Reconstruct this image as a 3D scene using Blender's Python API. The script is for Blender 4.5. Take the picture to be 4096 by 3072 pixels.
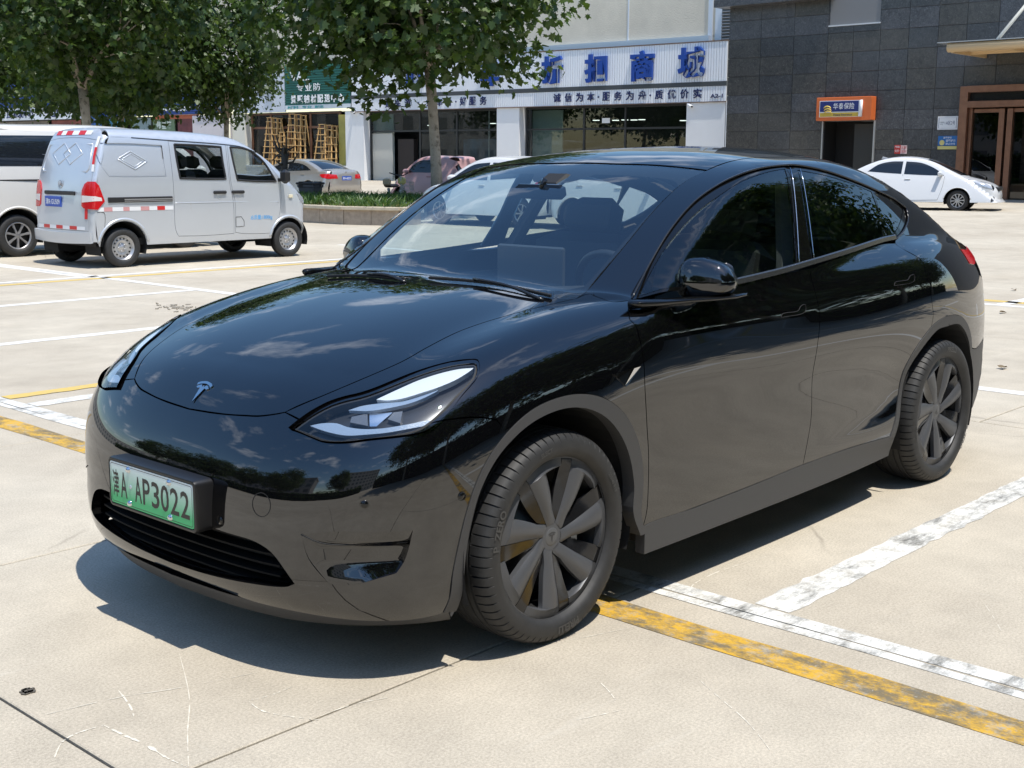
import bpy, bmesh, math, random
import numpy as np
from mathutils import Vector, Matrix
from mathutils.geometry import delaunay_2d_cdt

for _o in list(bpy.data.objects): bpy.data.objects.remove(_o)
SC = bpy.context.scene
COL = SC.collection
PI = math.pi

# ---------------------------------------------------------------- camera
_cd = bpy.data.cameras.new('camera'); CAM = bpy.data.objects.new('camera', _cd); COL.objects.link(CAM)
_cd.sensor_width = 36.0; _cd.lens = 44.3190; _cd.clip_start = 0.05; _cd.clip_end = 1500
CAM.matrix_world = Matrix(((-0.676184, -0.126163, 0.725850, 2.9935), (0.736719, -0.121807, 0.665137, 3.4715),
                           (0.004498, 0.984503, 0.175310, 1.5558), (0, 0, 0, 1)))
SC.camera = CAM
# ---------------------------------------------------------------- sky, sun, exposure
SUN_DIR = Vector((0.07, 0.36, 1.0)).normalized()
W = bpy.data.worlds.new('World'); SC.world = W; W.use_nodes = True
_n = W.node_tree.nodes; _l = W.node_tree.links
_bg = _n['Background']; _bg.inputs[1].default_value = 0.15
_sky = _n.new('ShaderNodeTexSky'); _sky.sky_type = 'NISHITA'; _sky.sun_disc = False
_sky.sun_elevation = math.asin(SUN_DIR.z); _sky.sun_rotation = math.atan2(SUN_DIR.x, SUN_DIR.y)
_sky.altitude = 50; _sky.air_density = 1.25; _sky.dust_density = 0.5; _sky.ozone_density = 1.9
# thin fair-weather cloud mixed into the sky by direction
_tc = _n.new('ShaderNodeTexCoord'); _sep = _n.new('ShaderNodeSeparateXYZ'); _l.new(_tc.outputs['Generated'], _sep.inputs[0])
_add = _n.new('ShaderNodeMath'); _add.operation = 'ADD'; _l.new(_sep.outputs[2], _add.inputs[0]); _add.inputs[1].default_value = 0.12
_mx = _n.new('ShaderNodeMath'); _mx.operation = 'MAXIMUM'; _l.new(_add.outputs[0], _mx.inputs[0]); _mx.inputs[1].default_value = 0.1
_dx = _n.new('ShaderNodeMath'); _dx.operation = 'DIVIDE'; _l.new(_sep.outputs[0], _dx.inputs[0]); _l.new(_mx.outputs[0], _dx.inputs[1])
_dy = _n.new('ShaderNodeMath'); _dy.operation = 'DIVIDE'; _l.new(_sep.outputs[1], _dy.inputs[0]); _l.new(_mx.outputs[0], _dy.inputs[1])
_cmb = _n.new('ShaderNodeCombineXYZ'); _l.new(_dx.outputs[0], _cmb.inputs[0]); _l.new(_dy.outputs[0], _cmb.inputs[1])
_nz = _n.new('ShaderNodeTexNoise'); _nz.inputs['Scale'].default_value = 2.1; _nz.inputs['Detail'].default_value = 8; _nz.inputs['Roughness'].default_value = 0.62; _nz.inputs['Distortion'].default_value = 0.35
_l.new(_cmb.outputs[0], _nz.inputs['Vector'])
_rp = _n.new('ShaderNodeValToRGB'); _rp.color_ramp.elements[0].position = 0.56; _rp.color_ramp.elements[0].color = (0, 0, 0, 1)
_rp.color_ramp.elements[1].position = 0.80; _rp.color_ramp.elements[1].color = (0.75, 0.75, 0.75, 1)
_l.new(_nz.outputs[0], _rp.inputs[0])
_mix = _n.new('ShaderNodeMixRGB'); _l.new(_rp.outputs[0], _mix.inputs[0]); _hs = _n.new('ShaderNodeHueSaturation'); _hs.inputs['Saturation'].default_value = 1.2; _l.new(_sky.outputs[0], _hs.inputs['Color']); _l.new(_hs.outputs[0], _mix.inputs[1]); _mix.inputs[2].default_value = (14, 14.5, 15.5, 1)
_l.new(_mix.outputs[0], _bg.inputs[0])
_sd = bpy.data.lights.new('sun', 'SUN'); SUN = bpy.data.objects.new('sun', _sd); COL.objects.link(SUN)
_sd.energy = 4.2; _sd.angle = math.radians(0.53); _sd.color = (1.0, 0.955, 0.88)
SUN.rotation_euler = SUN_DIR.to_track_quat('Z', 'Y').to_euler(); SUN.location = (0, 0, 30)
SC.view_settings.view_transform = 'Standard'; SC.view_settings.look = 'None'; SC.view_settings.gamma = 1.0
SC.view_settings.exposure = 0.42; SC.view_settings.use_curve_mapping = False
SC.render.engine = 'CYCLES'
SC.cycles.max_bounces = 10; SC.cycles.transparent_max_bounces = 16; SC.cycles.glossy_bounces = 6; SC.cycles.transmission_bounces = 8
# ---------------------------------------------------------------- materials
MATS = {}
def mat(name, col, rough=0.6, metal=0.0, spec=None, ior=None, coat=0.0, noise=None, bump=None, emit=None, col2=None, mask=None, aniso=None):
    """principled material; noise=(scale, amount) varies colour, bump=(scale, strength, distance) adds fine relief,
    col2+mask=(scale, lo, hi) mixes in a second colour (wear, dirt)"""
    if name in MATS: return MATS[name]
    m = bpy.data.materials.new(name); m.use_nodes = True; n = m.node_tree.nodes; l = m.node_tree.links; b = n['Principled BSDF']
    b.inputs['Base Color'].default_value = (*col, 1); b.inputs['Roughness'].default_value = rough; b.inputs['Metallic'].default_value = metal
    if spec is not None: b.inputs['Specular IOR Level'].default_value = spec
    if ior: b.inputs['IOR'].default_value = ior
    if coat: b.inputs['Coat Weight'].default_value = coat; b.inputs['Coat Roughness'].default_value = 0.015
    tc = None
    if noise or bump or mask:
        tc = n.new('ShaderNodeTexCoord')
    cur = None
    if noise:
        nz = n.new('ShaderNodeTexNoise'); nz.inputs['Scale'].default_value = noise[0]; nz.inputs['Detail'].default_value = 6; nz.inputs['Roughness'].default_value = 0.6
        l.new(tc.outputs['Object'], nz.inputs['Vector'])
        mp = n.new('ShaderNodeMapRange'); mp.inputs['From Min'].default_value = 0.25; mp.inputs['From Max'].default_value = 0.75
        mp.inputs['To Min'].default_value = 1 - noise[1]; mp.inputs['To Max'].default_value = 1 + noise[1]; l.new(nz.outputs[0], mp.inputs[0])
        vm = n.new('ShaderNodeMixRGB'); vm.blend_type = 'MULTIPLY'; vm.inputs[0].default_value = 1; vm.inputs[1].default_value = (*col, 1); l.new(mp.outputs[0], vm.inputs[2])
        cur = vm.outputs[0]
    if col2 and mask:
        nz = n.new('ShaderNodeTexNoise'); nz.inputs['Scale'].default_value = mask[0]; nz.inputs['Detail'].default_value = 9; nz.inputs['Roughness'].default_value = 0.68
        l.new(tc.outputs['Object'], nz.inputs['Vector'])
        mp = n.new('ShaderNodeMapRange'); mp.inputs['From Min'].default_value = mask[1]; mp.inputs['From Max'].default_value = mask[2]; l.new(nz.outputs[0], mp.inputs[0])
        mx = n.new('ShaderNodeMixRGB'); l.new(mp.outputs[0], mx.inputs[0])
        if cur: l.new(cur, mx.inputs[1])
        else: mx.inputs[1].default_value = (*col, 1)
        mx.inputs[2].default_value = (*col2, 1); cur = mx.outputs[0]
    if cur: l.new(cur, b.inputs['Base Color'])
    if bump:
        nz = n.new('ShaderNodeTexNoise'); nz.inputs['Scale'].default_value = bump[0]; nz.inputs['Detail'].default_value = 5
        l.new(tc.outputs['Object'], nz.inputs['Vector'])
        bp = n.new('ShaderNodeBump'); bp.inputs['Strength'].default_value = bump[1]; bp.inputs['Distance'].default_value = bump[2] if len(bump) > 2 else 0.01
        l.new(nz.outputs[0], bp.inputs['Height']); l.new(bp.outputs[0], b.inputs['Normal'])
    if emit: b.inputs['Emission Color'].default_value = (*emit[0], 1); b.inputs['Emission Strength'].default_value = emit[1]
    MATS[name] = m
    return m
def glass(name, tint, rough=0.0, ior=1.5, refl=1.0):
    """thin pane: tinted see-through mixed with mirror reflection by Fresnel"""
    if name in MATS: return MATS[name]
    m = bpy.data.materials.new(name); m.use_nodes = True; n = m.node_tree.nodes; l = m.node_tree.links
    for x in list(n):
        if x.type != 'OUTPUT_MATERIAL': n.remove(x)
    out = n['Material Output']; tr = n.new('ShaderNodeBsdfTransparent'); tr.inputs[0].default_value = (*tint, 1)
    gl = n.new('ShaderNodeBsdfGlossy'); gl.inputs['Roughness'].default_value = rough; gl.inputs['Color'].default_value = (refl, refl, refl, 1)
    fr = n.new('ShaderNodeFresnel'); ge = n.new('ShaderNodeNewGeometry'); mr = n.new('ShaderNodeMapRange'); mr.inputs['To Min'].default_value = ior; mr.inputs['To Max'].default_value = 1 / ior; l.new(ge.outputs['Backfacing'], mr.inputs[0]); l.new(mr.outputs[0], fr.inputs[0]); mx = n.new('ShaderNodeMixShader')
    l.new(fr.outputs[0], mx.inputs[0]); l.new(tr.outputs[0], mx.inputs[1]); l.new(gl.outputs[0], mx.inputs[2]); l.new(mx.outputs[0], out.inputs[0])
    MATS[name] = m
    return m
# ---------------------------------------------------------------- objects
def tag(o, label=None, cat=None, group=None, kind=None):
    if label: o['label'] = label
    if cat: o['category'] = cat
    if group: o['group'] = group
    if kind: o['kind'] = kind
    return o
def thing(name, label, cat, loc=(0, 0, 0), rz=0.0, group=None):
    o = bpy.data.objects.new(name, None); COL.objects.link(o); o.location = loc; o.rotation_euler = (0, 0, rz); o.empty_display_size = 0.2
    return tag(o, label, cat, group)
def link(name, me, parent=None, loc=None):
    o = bpy.data.objects.new(name, me); COL.objects.link(o)
    if parent: o.parent = parent
    if loc: o.location = loc
    return o
def mesh(name, V, F, m, parent=None, smooth=False, N=None, mi=None):
    me = bpy.data.meshes.new(name); me.from_pydata([tuple(map(float, v)) for v in V], [], [tuple(int(i) for i in f) for f in F])
    for mm in (m if isinstance(m, (list, tuple)) else [m]): me.materials.append(mm)
    if mi is not None: me.polygons.foreach_set('material_index', mi)
    if smooth: me.polygons.foreach_set('use_smooth', [True] * len(me.polygons))
    if N is not None: me.normals_split_custom_set_from_vertices([tuple(v) for v in N])
    me.update()
    return link(name, me, parent)
class MB:
    """collects simple shapes into one mesh"""
    def __init__(s): s.V = []; s.F = []; s.I = []; s.S = []; s.mi = 0
    def add(s, V, F, smooth=False):
        b = len(s.V); s.V += [tuple(v) for v in V]; s.F += [tuple(b + i for i in f) for f in F]; s.I += [s.mi] * len(F); s.S += [smooth] * len(F)
        return s
    def box(s, c, d, rz=0.0, M=None, bev=0.0):
        x, y, z = d[0] / 2, d[1] / 2, d[2] / 2; P = []
        if bev > 0:
            b = min(bev, x * .9, y * .9, z * .9)
            for zz, in_ in ((-z, b), (-z + b, 0), (z - b, 0), (z, b)):
                for sx, sy in ((-1, -1), (1, -1), (1, 1), (-1, 1)):
                    P.append((sx * (x - in_), sy * (y - in_), zz))
            F = [(3, 2, 1, 0), (12, 13, 14, 15)]
            for k in range(3):
                for j in range(4): F.append((k * 4 + j, k * 4 + (j + 1) % 4, k * 4 + 4 + (j + 1) % 4, k * 4 + 4 + j))
        else:
            P = [(-x, -y, -z), (x, -y, -z), (x, y, -z), (-x, y, -z), (-x, -y, z), (x, -y, z), (x, y, z), (-x, y, z)]
            F = [(3, 2, 1, 0), (4, 5, 6, 7), (0, 1, 5, 4), (1, 2, 6, 5), (2, 3, 7, 6), (3, 0, 4, 7)]
        cs, sn = math.cos(rz), math.sin(rz); out = []
        for p in P:
            if M is not None: v = M @ Vector(p)
            else: v = (p[0] * cs - p[1] * sn, p[0] * sn + p[1] * cs, p[2])
            out.append((c[0] + v[0], c[1] + v[1], c[2] + v[2]))
        return s.add(out, F)
    def bar(s, a, b, w, d=None, up=(0, 0, 1), bev=0.0):
        a = Vector(a); b = Vector(b); ax = b - a; L = ax.length; ax.normalize(); d = d or w; u = Vector(up)
        if abs(ax.dot(u)) > 0.97: u = Vector((0, 1, 0))
        y = u.cross(ax).normalized(); z = ax.cross(y)
        return s.box((a + b) / 2, (L, w, d), M=Matrix((ax, y, z)).transposed(), bev=bev)
    def tube(s, pts, r, n=8, caps=True):
        pts = [Vector(p) for p in pts]; rr = r if isinstance(r, (list, tuple)) else [r] * len(pts); V = []; F = []
        prev = None
        for i, p in enumerate(pts):
            t = (pts[min(i + 1, len(pts) - 1)] - pts[max(i - 1, 0)]).normalized()
            if prev is None:
                u = Vector((0, 0, 1)) if abs(t.z) < 0.9 else Vector((1, 0, 0)); x = u.cross(t).normalized()
            else: x = (prev - t * prev.dot(t)).normalized()
            prev = x; y = t.cross(x)
            for k in range(n):
                a = 2 * PI * k / n; V.append(p + x * (rr[i] * math.cos(a)) + y * (rr[i] * math.sin(a)))
        for i in range(len(pts) - 1):
            for k in range(n): F.append((i * n + k, i * n + (k + 1) % n, (i + 1) * n + (k + 1) % n, (i + 1) * n + k))
        if caps: F.append(tuple(range(n))[::-1]); F.append(tuple((len(pts) - 1) * n + k for k in range(n)))
        return s.add(V, F, True)
    def lathe(s, prof, c=(0, 0, 0), axis='y', n=32, sgn=1, smooth=True, closed=False):
        """prof: list of (radius, along)"""
        V = []; F = []
        for r, y in prof:
            for k in range(n):
                a = 2 * PI * k / n; ca, sa = r * math.cos(a), r * math.sin(a)
                if axis == 'y': V.append((c[0] + ca, c[1] + sgn * y, c[2] + sa))
                elif axis == 'z': V.append((c[0] + ca, c[1] + sa, c[2] + y))
                else: V.append((c[0] + sgn * y, c[1] + ca, c[2] + sa))
        m = len(prof)
        for i in range(m - 1 + (1 if closed else 0)):
            j = (i + 1) % m
            for k in range(n): F.append((i * n + k, i * n + (k + 1) % n, j * n + (k + 1) % n, j * n + k))
        return s.add(V, F, smooth)
    def poly(s, P, th=None, nrm=None, smooth=False):
        """flat polygon, extruded by th along nrm"""
        n = len(P)
        if th is None: return s.add(P, [tuple(range(n))])
        nv = Vector(nrm) * th; V = [Vector(p) for p in P] + [Vector(p) + nv for p in P]
        F = [tuple(range(n))[::-1], tuple(range(n, 2 * n))] + [(i, (i + 1) % n, n + (i + 1) % n, n + i) for i in range(n)]
        return s.add(V, F, smooth)
    def quad(s, a, b, c, d): return s.add([a, b, c, d], [(0, 1, 2, 3)])
    def build(s, name, m, parent=None):
        me = bpy.data.meshes.new(name); me.from_pydata(s.V, [], s.F)
        for mm in (m if isinstance(m, (list, tuple)) else [m]): me.materials.append(mm)
        me.polygons.foreach_set('material_index', s.I); me.polygons.foreach_set('use_smooth', s.S)
        bm = bmesh.new(); bm.from_mesh(me); bmesh.ops.recalc_face_normals(bm, faces=bm.faces); bm.to_mesh(me); bm.free()
        me.update()
        return link(name, me, parent)
def copy_tree(o, parent=None):
    c = o.copy(); COL.objects.link(c); c.parent = parent
    for ch in list(o.children): copy_tree(ch, c)
    return c
_fontcache = {}
def text_mesh(txt, size, bold=0.0, depth=0.0, align='CENTER'):
    """text -> (verts Nx3 array, faces); lies in local XY, centred vertically"""
    key = (txt, size, bold, depth, align)
    if key in _fontcache: return _fontcache[key]
    cu = bpy.data.curves.new('lettering', 'FONT'); cu.body = txt; cu.size = size; cu.align_x = align; cu.align_y = 'CENTER'; cu.extrude = depth; cu.offset = bold; cu.resolution_u = 3
    o = bpy.data.objects.new('lettering', cu); COL.objects.link(o)
    dg = bpy.context.evaluated_depsgraph_get(); me = bpy.data.meshes.new_from_object(o.evaluated_get(dg))
    V = np.array([v.co[:] for v in me.vertices]) if len(me.vertices) else np.zeros((0, 3)); F = [tuple(p.vertices) for p in me.polygons]
    bpy.data.objects.remove(o); bpy.data.curves.remove(cu); bpy.data.meshes.remove(me)
    _fontcache[key] = (V, F)
    return V, F
def text_fit(txt, w, h, bold=0.0, depth=0.0):
    """text scaled to fill a w x h box (centred at origin)"""
    V, F = text_mesh(txt, 1.0, bold, 0.5 if depth else 0.0)
    if len(V) == 0: return V, F
    V = V.copy(); lo = V.min(0); hi = V.max(0); c = (lo + hi) / 2; V -= c
    V[:, 0] *= w / max(hi[0] - lo[0], 1e-6); V[:, 1] *= h / max(hi[1] - lo[1], 1e-6); V[:, 2] *= depth
    return V, F
def place(V, o, ex, ey):
    """map local XY(Z) to world by origin and unit axes; Z = ex x ey"""
    ex = np.array(ex, float); ey = np.array(ey, float); ez = np.cross(ex, ey); V = np.asarray(V)
    return np.array(o, float) + V[:, :1] * ex + V[:, 1:2] * ey + V[:, 2:3] * ez
def ncs_basis(xs):
    """natural cubic spline cardinal second derivatives matrix: M = K y"""
    n=len(xs); h=np.diff(xs); A=np.zeros((n,n)); B=np.zeros((n,n)); A[0,0]=A[-1,-1]=1
    for i in range(1,n-1):
        A[i,i-1]=h[i-1]; A[i,i]=2*(h[i-1]+h[i]); A[i,i+1]=h[i]
        B[i,i-1]=6/h[i-1]; B[i,i]=-6/h[i-1]-6/h[i]; B[i,i+1]=6/h[i]
    return np.linalg.solve(A,B)
class Sp:
    def __init__(s,xs):
        s.x=np.array(xs,float); s.K=ncs_basis(s.x)
    def w(s,t):
        """sparse weights -> returns index,i weights for y and M"""
        x=s.x; t=np.asarray(t,float); tc=np.clip(t,x[0],x[-1]); i=np.clip(np.searchsorted(x,tc,side='right')-1,0,len(x)-2)
        h=x[i+1]-x[i]; b=(tc-x[i])/h; a=1-b
        return i,a,b,(a**3-a)*h*h/6,(b**3-b)*h*h/6,t-tc
class S1:
    def __init__(s,xs,ys): s.s=Sp(xs); s.y=np.array(ys,float); s.M=s.s.K@s.y
    def __call__(s,t):
        i,a,b,c,d,e=s.s.w(t); y=s.y;M=s.M; x=s.s.x
        v=a*y[i]+b*y[i+1]+c*M[i]+d*M[i+1]
        h0=x[1]-x[0];h1=x[-1]-x[-2]
        g0=(y[1]-y[0])/h0-h0*(2*M[0]+M[1])/6; g1=(y[-1]-y[-2])/h1+h1*(M[-2]+2*M[-1])/6
        return v+np.where(e<0,e*g0,e*g1)
class S2:
    """tensor natural spline; C rows: xs, cols: as"""
    def __init__(s,xs,as_,C):
        o=np.argsort(xs); s.sx=Sp(np.array(xs,float)[o]); s.sa=Sp(as_); C=np.array(C,float)[o]
        s.Y=C; s.X=s.sx.K@C; s.A=(s.sa.K@C.T).T; s.XA=s.sx.K@s.A
    def _ext(s,sp,t):
        t=np.asarray(t,float); return t
    def __call__(s,x,a):
        # clamp outside (constant extension with slope via clamp derivative on a only skipped)
        x=np.clip(x,s.sx.x[0],s.sx.x[-1]); a=np.clip(a,s.sa.x[0],s.sa.x[-1])
        i,p,q,r,t,_=s.sx.w(x); j,P,Q,Rr,T,_=s.sa.w(a)
        def row(k,Y,A): return P*Y[k,j]+Q*Y[k,j+1]+Rr*A[k,j]+T*A[k,j+1]
        return p*row(i,s.Y,s.A)+q*row(i+1,s.Y,s.A)+r*row(i,s.X,s.XA)+t*row(i+1,s.X,s.XA)
def smax(a,b,k): return .5*(a+b+np.sqrt((a-b)**2+k*k))
def smin(a,b,k): return .5*(a+b-np.sqrt((a-b)**2+k*k))
def sabs(y,k=.03): return np.sqrt(y*y+k*k)-k

# ---------------- crossover body ----------------
# ---------------- crossover body ----------------
HX=[.95,.80,.72,.55,.3,0,-.3,-.6,-1.2,-2.0,-2.8,-3.3,-3.7,-3.95]
HA=[0,.25,.45,.6,.72,.84,.98]
HC=[ # hood / belt deck height
 [.62,.615,.60,.58,.56,.54,.50],
 [.748,.741,.718,.69,.67,.65,.61],
 [.832,.824,.802,.780,.757,.725,.67],
 [.922,.916,.900,.884,.869,.837,.75],
 [.996,.991,.977,.965,.962,.933,.83],
 [1.062,1.058,1.043,1.031,1.033,1.002,.89],
 [1.108,1.104,1.089,1.078,1.078,1.05,.97],
 [1.135,1.13,1.115,1.105,1.098,1.085,1.05],
 [1.14,1.14,1.13,1.12,1.11,1.10,1.09],
 [1.19,1.19,1.18,1.17,1.16,1.15,1.14],
 [1.23,1.23,1.22,1.21,1.20,1.18,1.16],
 [1.22,1.22,1.21,1.20,1.18,1.16,1.13],
 [1.16,1.16,1.15,1.14,1.12,1.10,1.07],
 [1.12,1.12,1.11,1.10,1.08,1.06,1.03]]
SX=[.9,.45,0,-.45,-1.0,-1.6,-2.2,-2.9,-3.4,-3.9]
SZ=[.15,.22,.30,.40,.52,.66,.80,.92,1.02,1.12,1.25]
SC=[
 [.86,.88,.90,.91,.915,.915,.91,.89,.85,.80,.74],
 [.88,.905,.925,.935,.945,.948,.940,.91,.86,.80,.74],
 [.88,.91,.935,.947,.957,.963,.962,.943,.905,.855,.79],
 [.87,.905,.925,.930,.937,.952,.960,.952,.930,.895,.83],
 [.86,.90,.926,.918,.886,.929,.953,.947,.925,.890,.83],
 [.86,.90,.932,.928,.876,.920,.953,.950,.930,.897,.84],
 [.86,.90,.930,.926,.888,.924,.957,.957,.940,.905,.85],
 [.86,.89,.905,.918,.928,.937,.943,.942,.925,.885,.82],
 [.80,.83,.85,.86,.87,.878,.878,.862,.832,.785,.72],
 [.66,.70,.72,.73,.735,.74,.735,.715,.68,.62,.56]]
FA=[0,.25,.45,.6,.72,.82,.90,.98]
FZ=[.15,.22,.30,.40,.52,.64,.76,.9]
def _fc():
    base=[.868,.860,.835,.79,.725,.63,.50,.30]
    dz=[-.08,-.03,-.005,.0,.0,-.008,-.05,-.16]
    return [[b+d for d in dz] for b in base]
FC=_fc()
RZ=[.2,.35,.5,.7,.9,1.05,1.2]
RA=[0,.4,.65,.8,.9,.98]
RC=[[-3.76,-3.75,-3.71,-3.64,-3.52,-3.3],
    [-3.87,-3.86,-3.81,-3.74,-3.62,-3.4],
    [-3.88,-3.87,-3.83,-3.76,-3.64,-3.4],
    [-3.83,-3.82,-3.79,-3.73,-3.62,-3.4],
    [-3.80,-3.79,-3.76,-3.70,-3.60,-3.38],
    [-3.79,-3.78,-3.75,-3.68,-3.56,-3.36],
    [-3.72,-3.71,-3.67,-3.60,-3.48,-3.3]]
# greenhouse top
GX=[1.2,.4,.05,-.2,-.42,-.7,-.95,-1.15,-1.4,-1.8,-2.2,-2.7,-3.2,-3.6,-4.0,-4.6]
GZ0=[-1.4,-.1,.62,.985,1.122,1.298,1.438,1.524,1.586,1.618,1.618,1.541,1.375,1.185,.98,.6]
GA=[0,.3,.5,.65,.8]
def _gc():
    out=[]
    for x,z in zip(GX,GZ0):
        k=np.interp(x,[-4,-2.2,-1.4,-.9,-.2],[.10,.065,.045,.055,.10])
        out.append([z-k*(a/.6)**2*.9 for a in GA])
    return out
GC=_gc()
# side glass
WX=[-.2,-.7,-1.2,-1.8,-2.4,-3.0,-3.6]
WZ=[.95,1.1,1.25,1.4,1.55,1.7]
def _wc():
    out=[]
    for x in WX:
        wb=float(S1([-3.9,-3.0,-2.0,-1.0,-.2],[.69,.80,.880,.906,.910])(x)); t=np.interp(x,[-3.6,-.2],[.40,.245])
        out.append([wb-t*(z-1.1)-.10*(z-1.1)**2 for z in WZ])
    return out
WC=_wc()
KB=dict(kHS=.05,kF=.10,kFH=.06,kG=.03,kGL=.012,zb=.17)
def make():
    return dict(H=S2(HX,HA,HC),S=S2(SX,SZ,SC),F=S2(FA,FZ,FC),R=S2(RZ,RA,RC),G=S2(GX,GA,GC),Wn=S2(WX,WZ,WC))
class Body:
    def __init__(s): s.__dict__.update(make())
    def low(s,x,y,z):
        a=sabs(y)
        h=(z-s.H(x,a))*.94
        sd=np.abs(y)-s.S(x,z)
        f=smax(h,sd,KB['kHS'])
        fr=x-s.F(a,z)
        f=smax(f,fr*.92,KB['kF'])
        f=smax(f,KB['zb']-z,.03)
        return f
    def gh(s,x,y,z):
        a=sabs(y)
        g=(z-s.G(x,a))*.88
        w=(np.abs(y)-s.Wn(x,z))*.93
        return smax(g,w,KB['kG'])
    def f(s,p):
        x,y,z=p[...,0],p[...,1],p[...,2]
        return smax(smin(s.low(x,y,z),s.gh(x,y,z),KB['kGL']),(s.R(z,sabs(y))-x)*.95,.05)
    def grad(s,p,e=.0015):
        g=np.stack([s.f(p+d)-s.f(p-d) for d in np.eye(3)*e],-1)
        return g/np.linalg.norm(g,axis=-1,keepdims=True)
    def hit(s,o,d,t0=0,t1=3.,n=60,f=None):
        """first sign change outside->inside along d"""
        f=f or s.f
        o=np.asarray(o,float); ts=np.linspace(t0,t1,n)
        V=np.stack([f(o+d*t) for t in ts],0)
        neg=V<0; k=np.argmax(neg,0); ok=neg.any(0)&(k>0)
        lo=ts[np.maximum(k-1,0)];hi=ts[k]
        for _ in range(26):
            m=.5*(lo+hi); v=f(o+d*m[...,None])<0
            hi=np.where(v,m,hi); lo=np.where(v,lo,m)
        return o+d*(.5*(lo+hi))[...,None],ok
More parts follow.
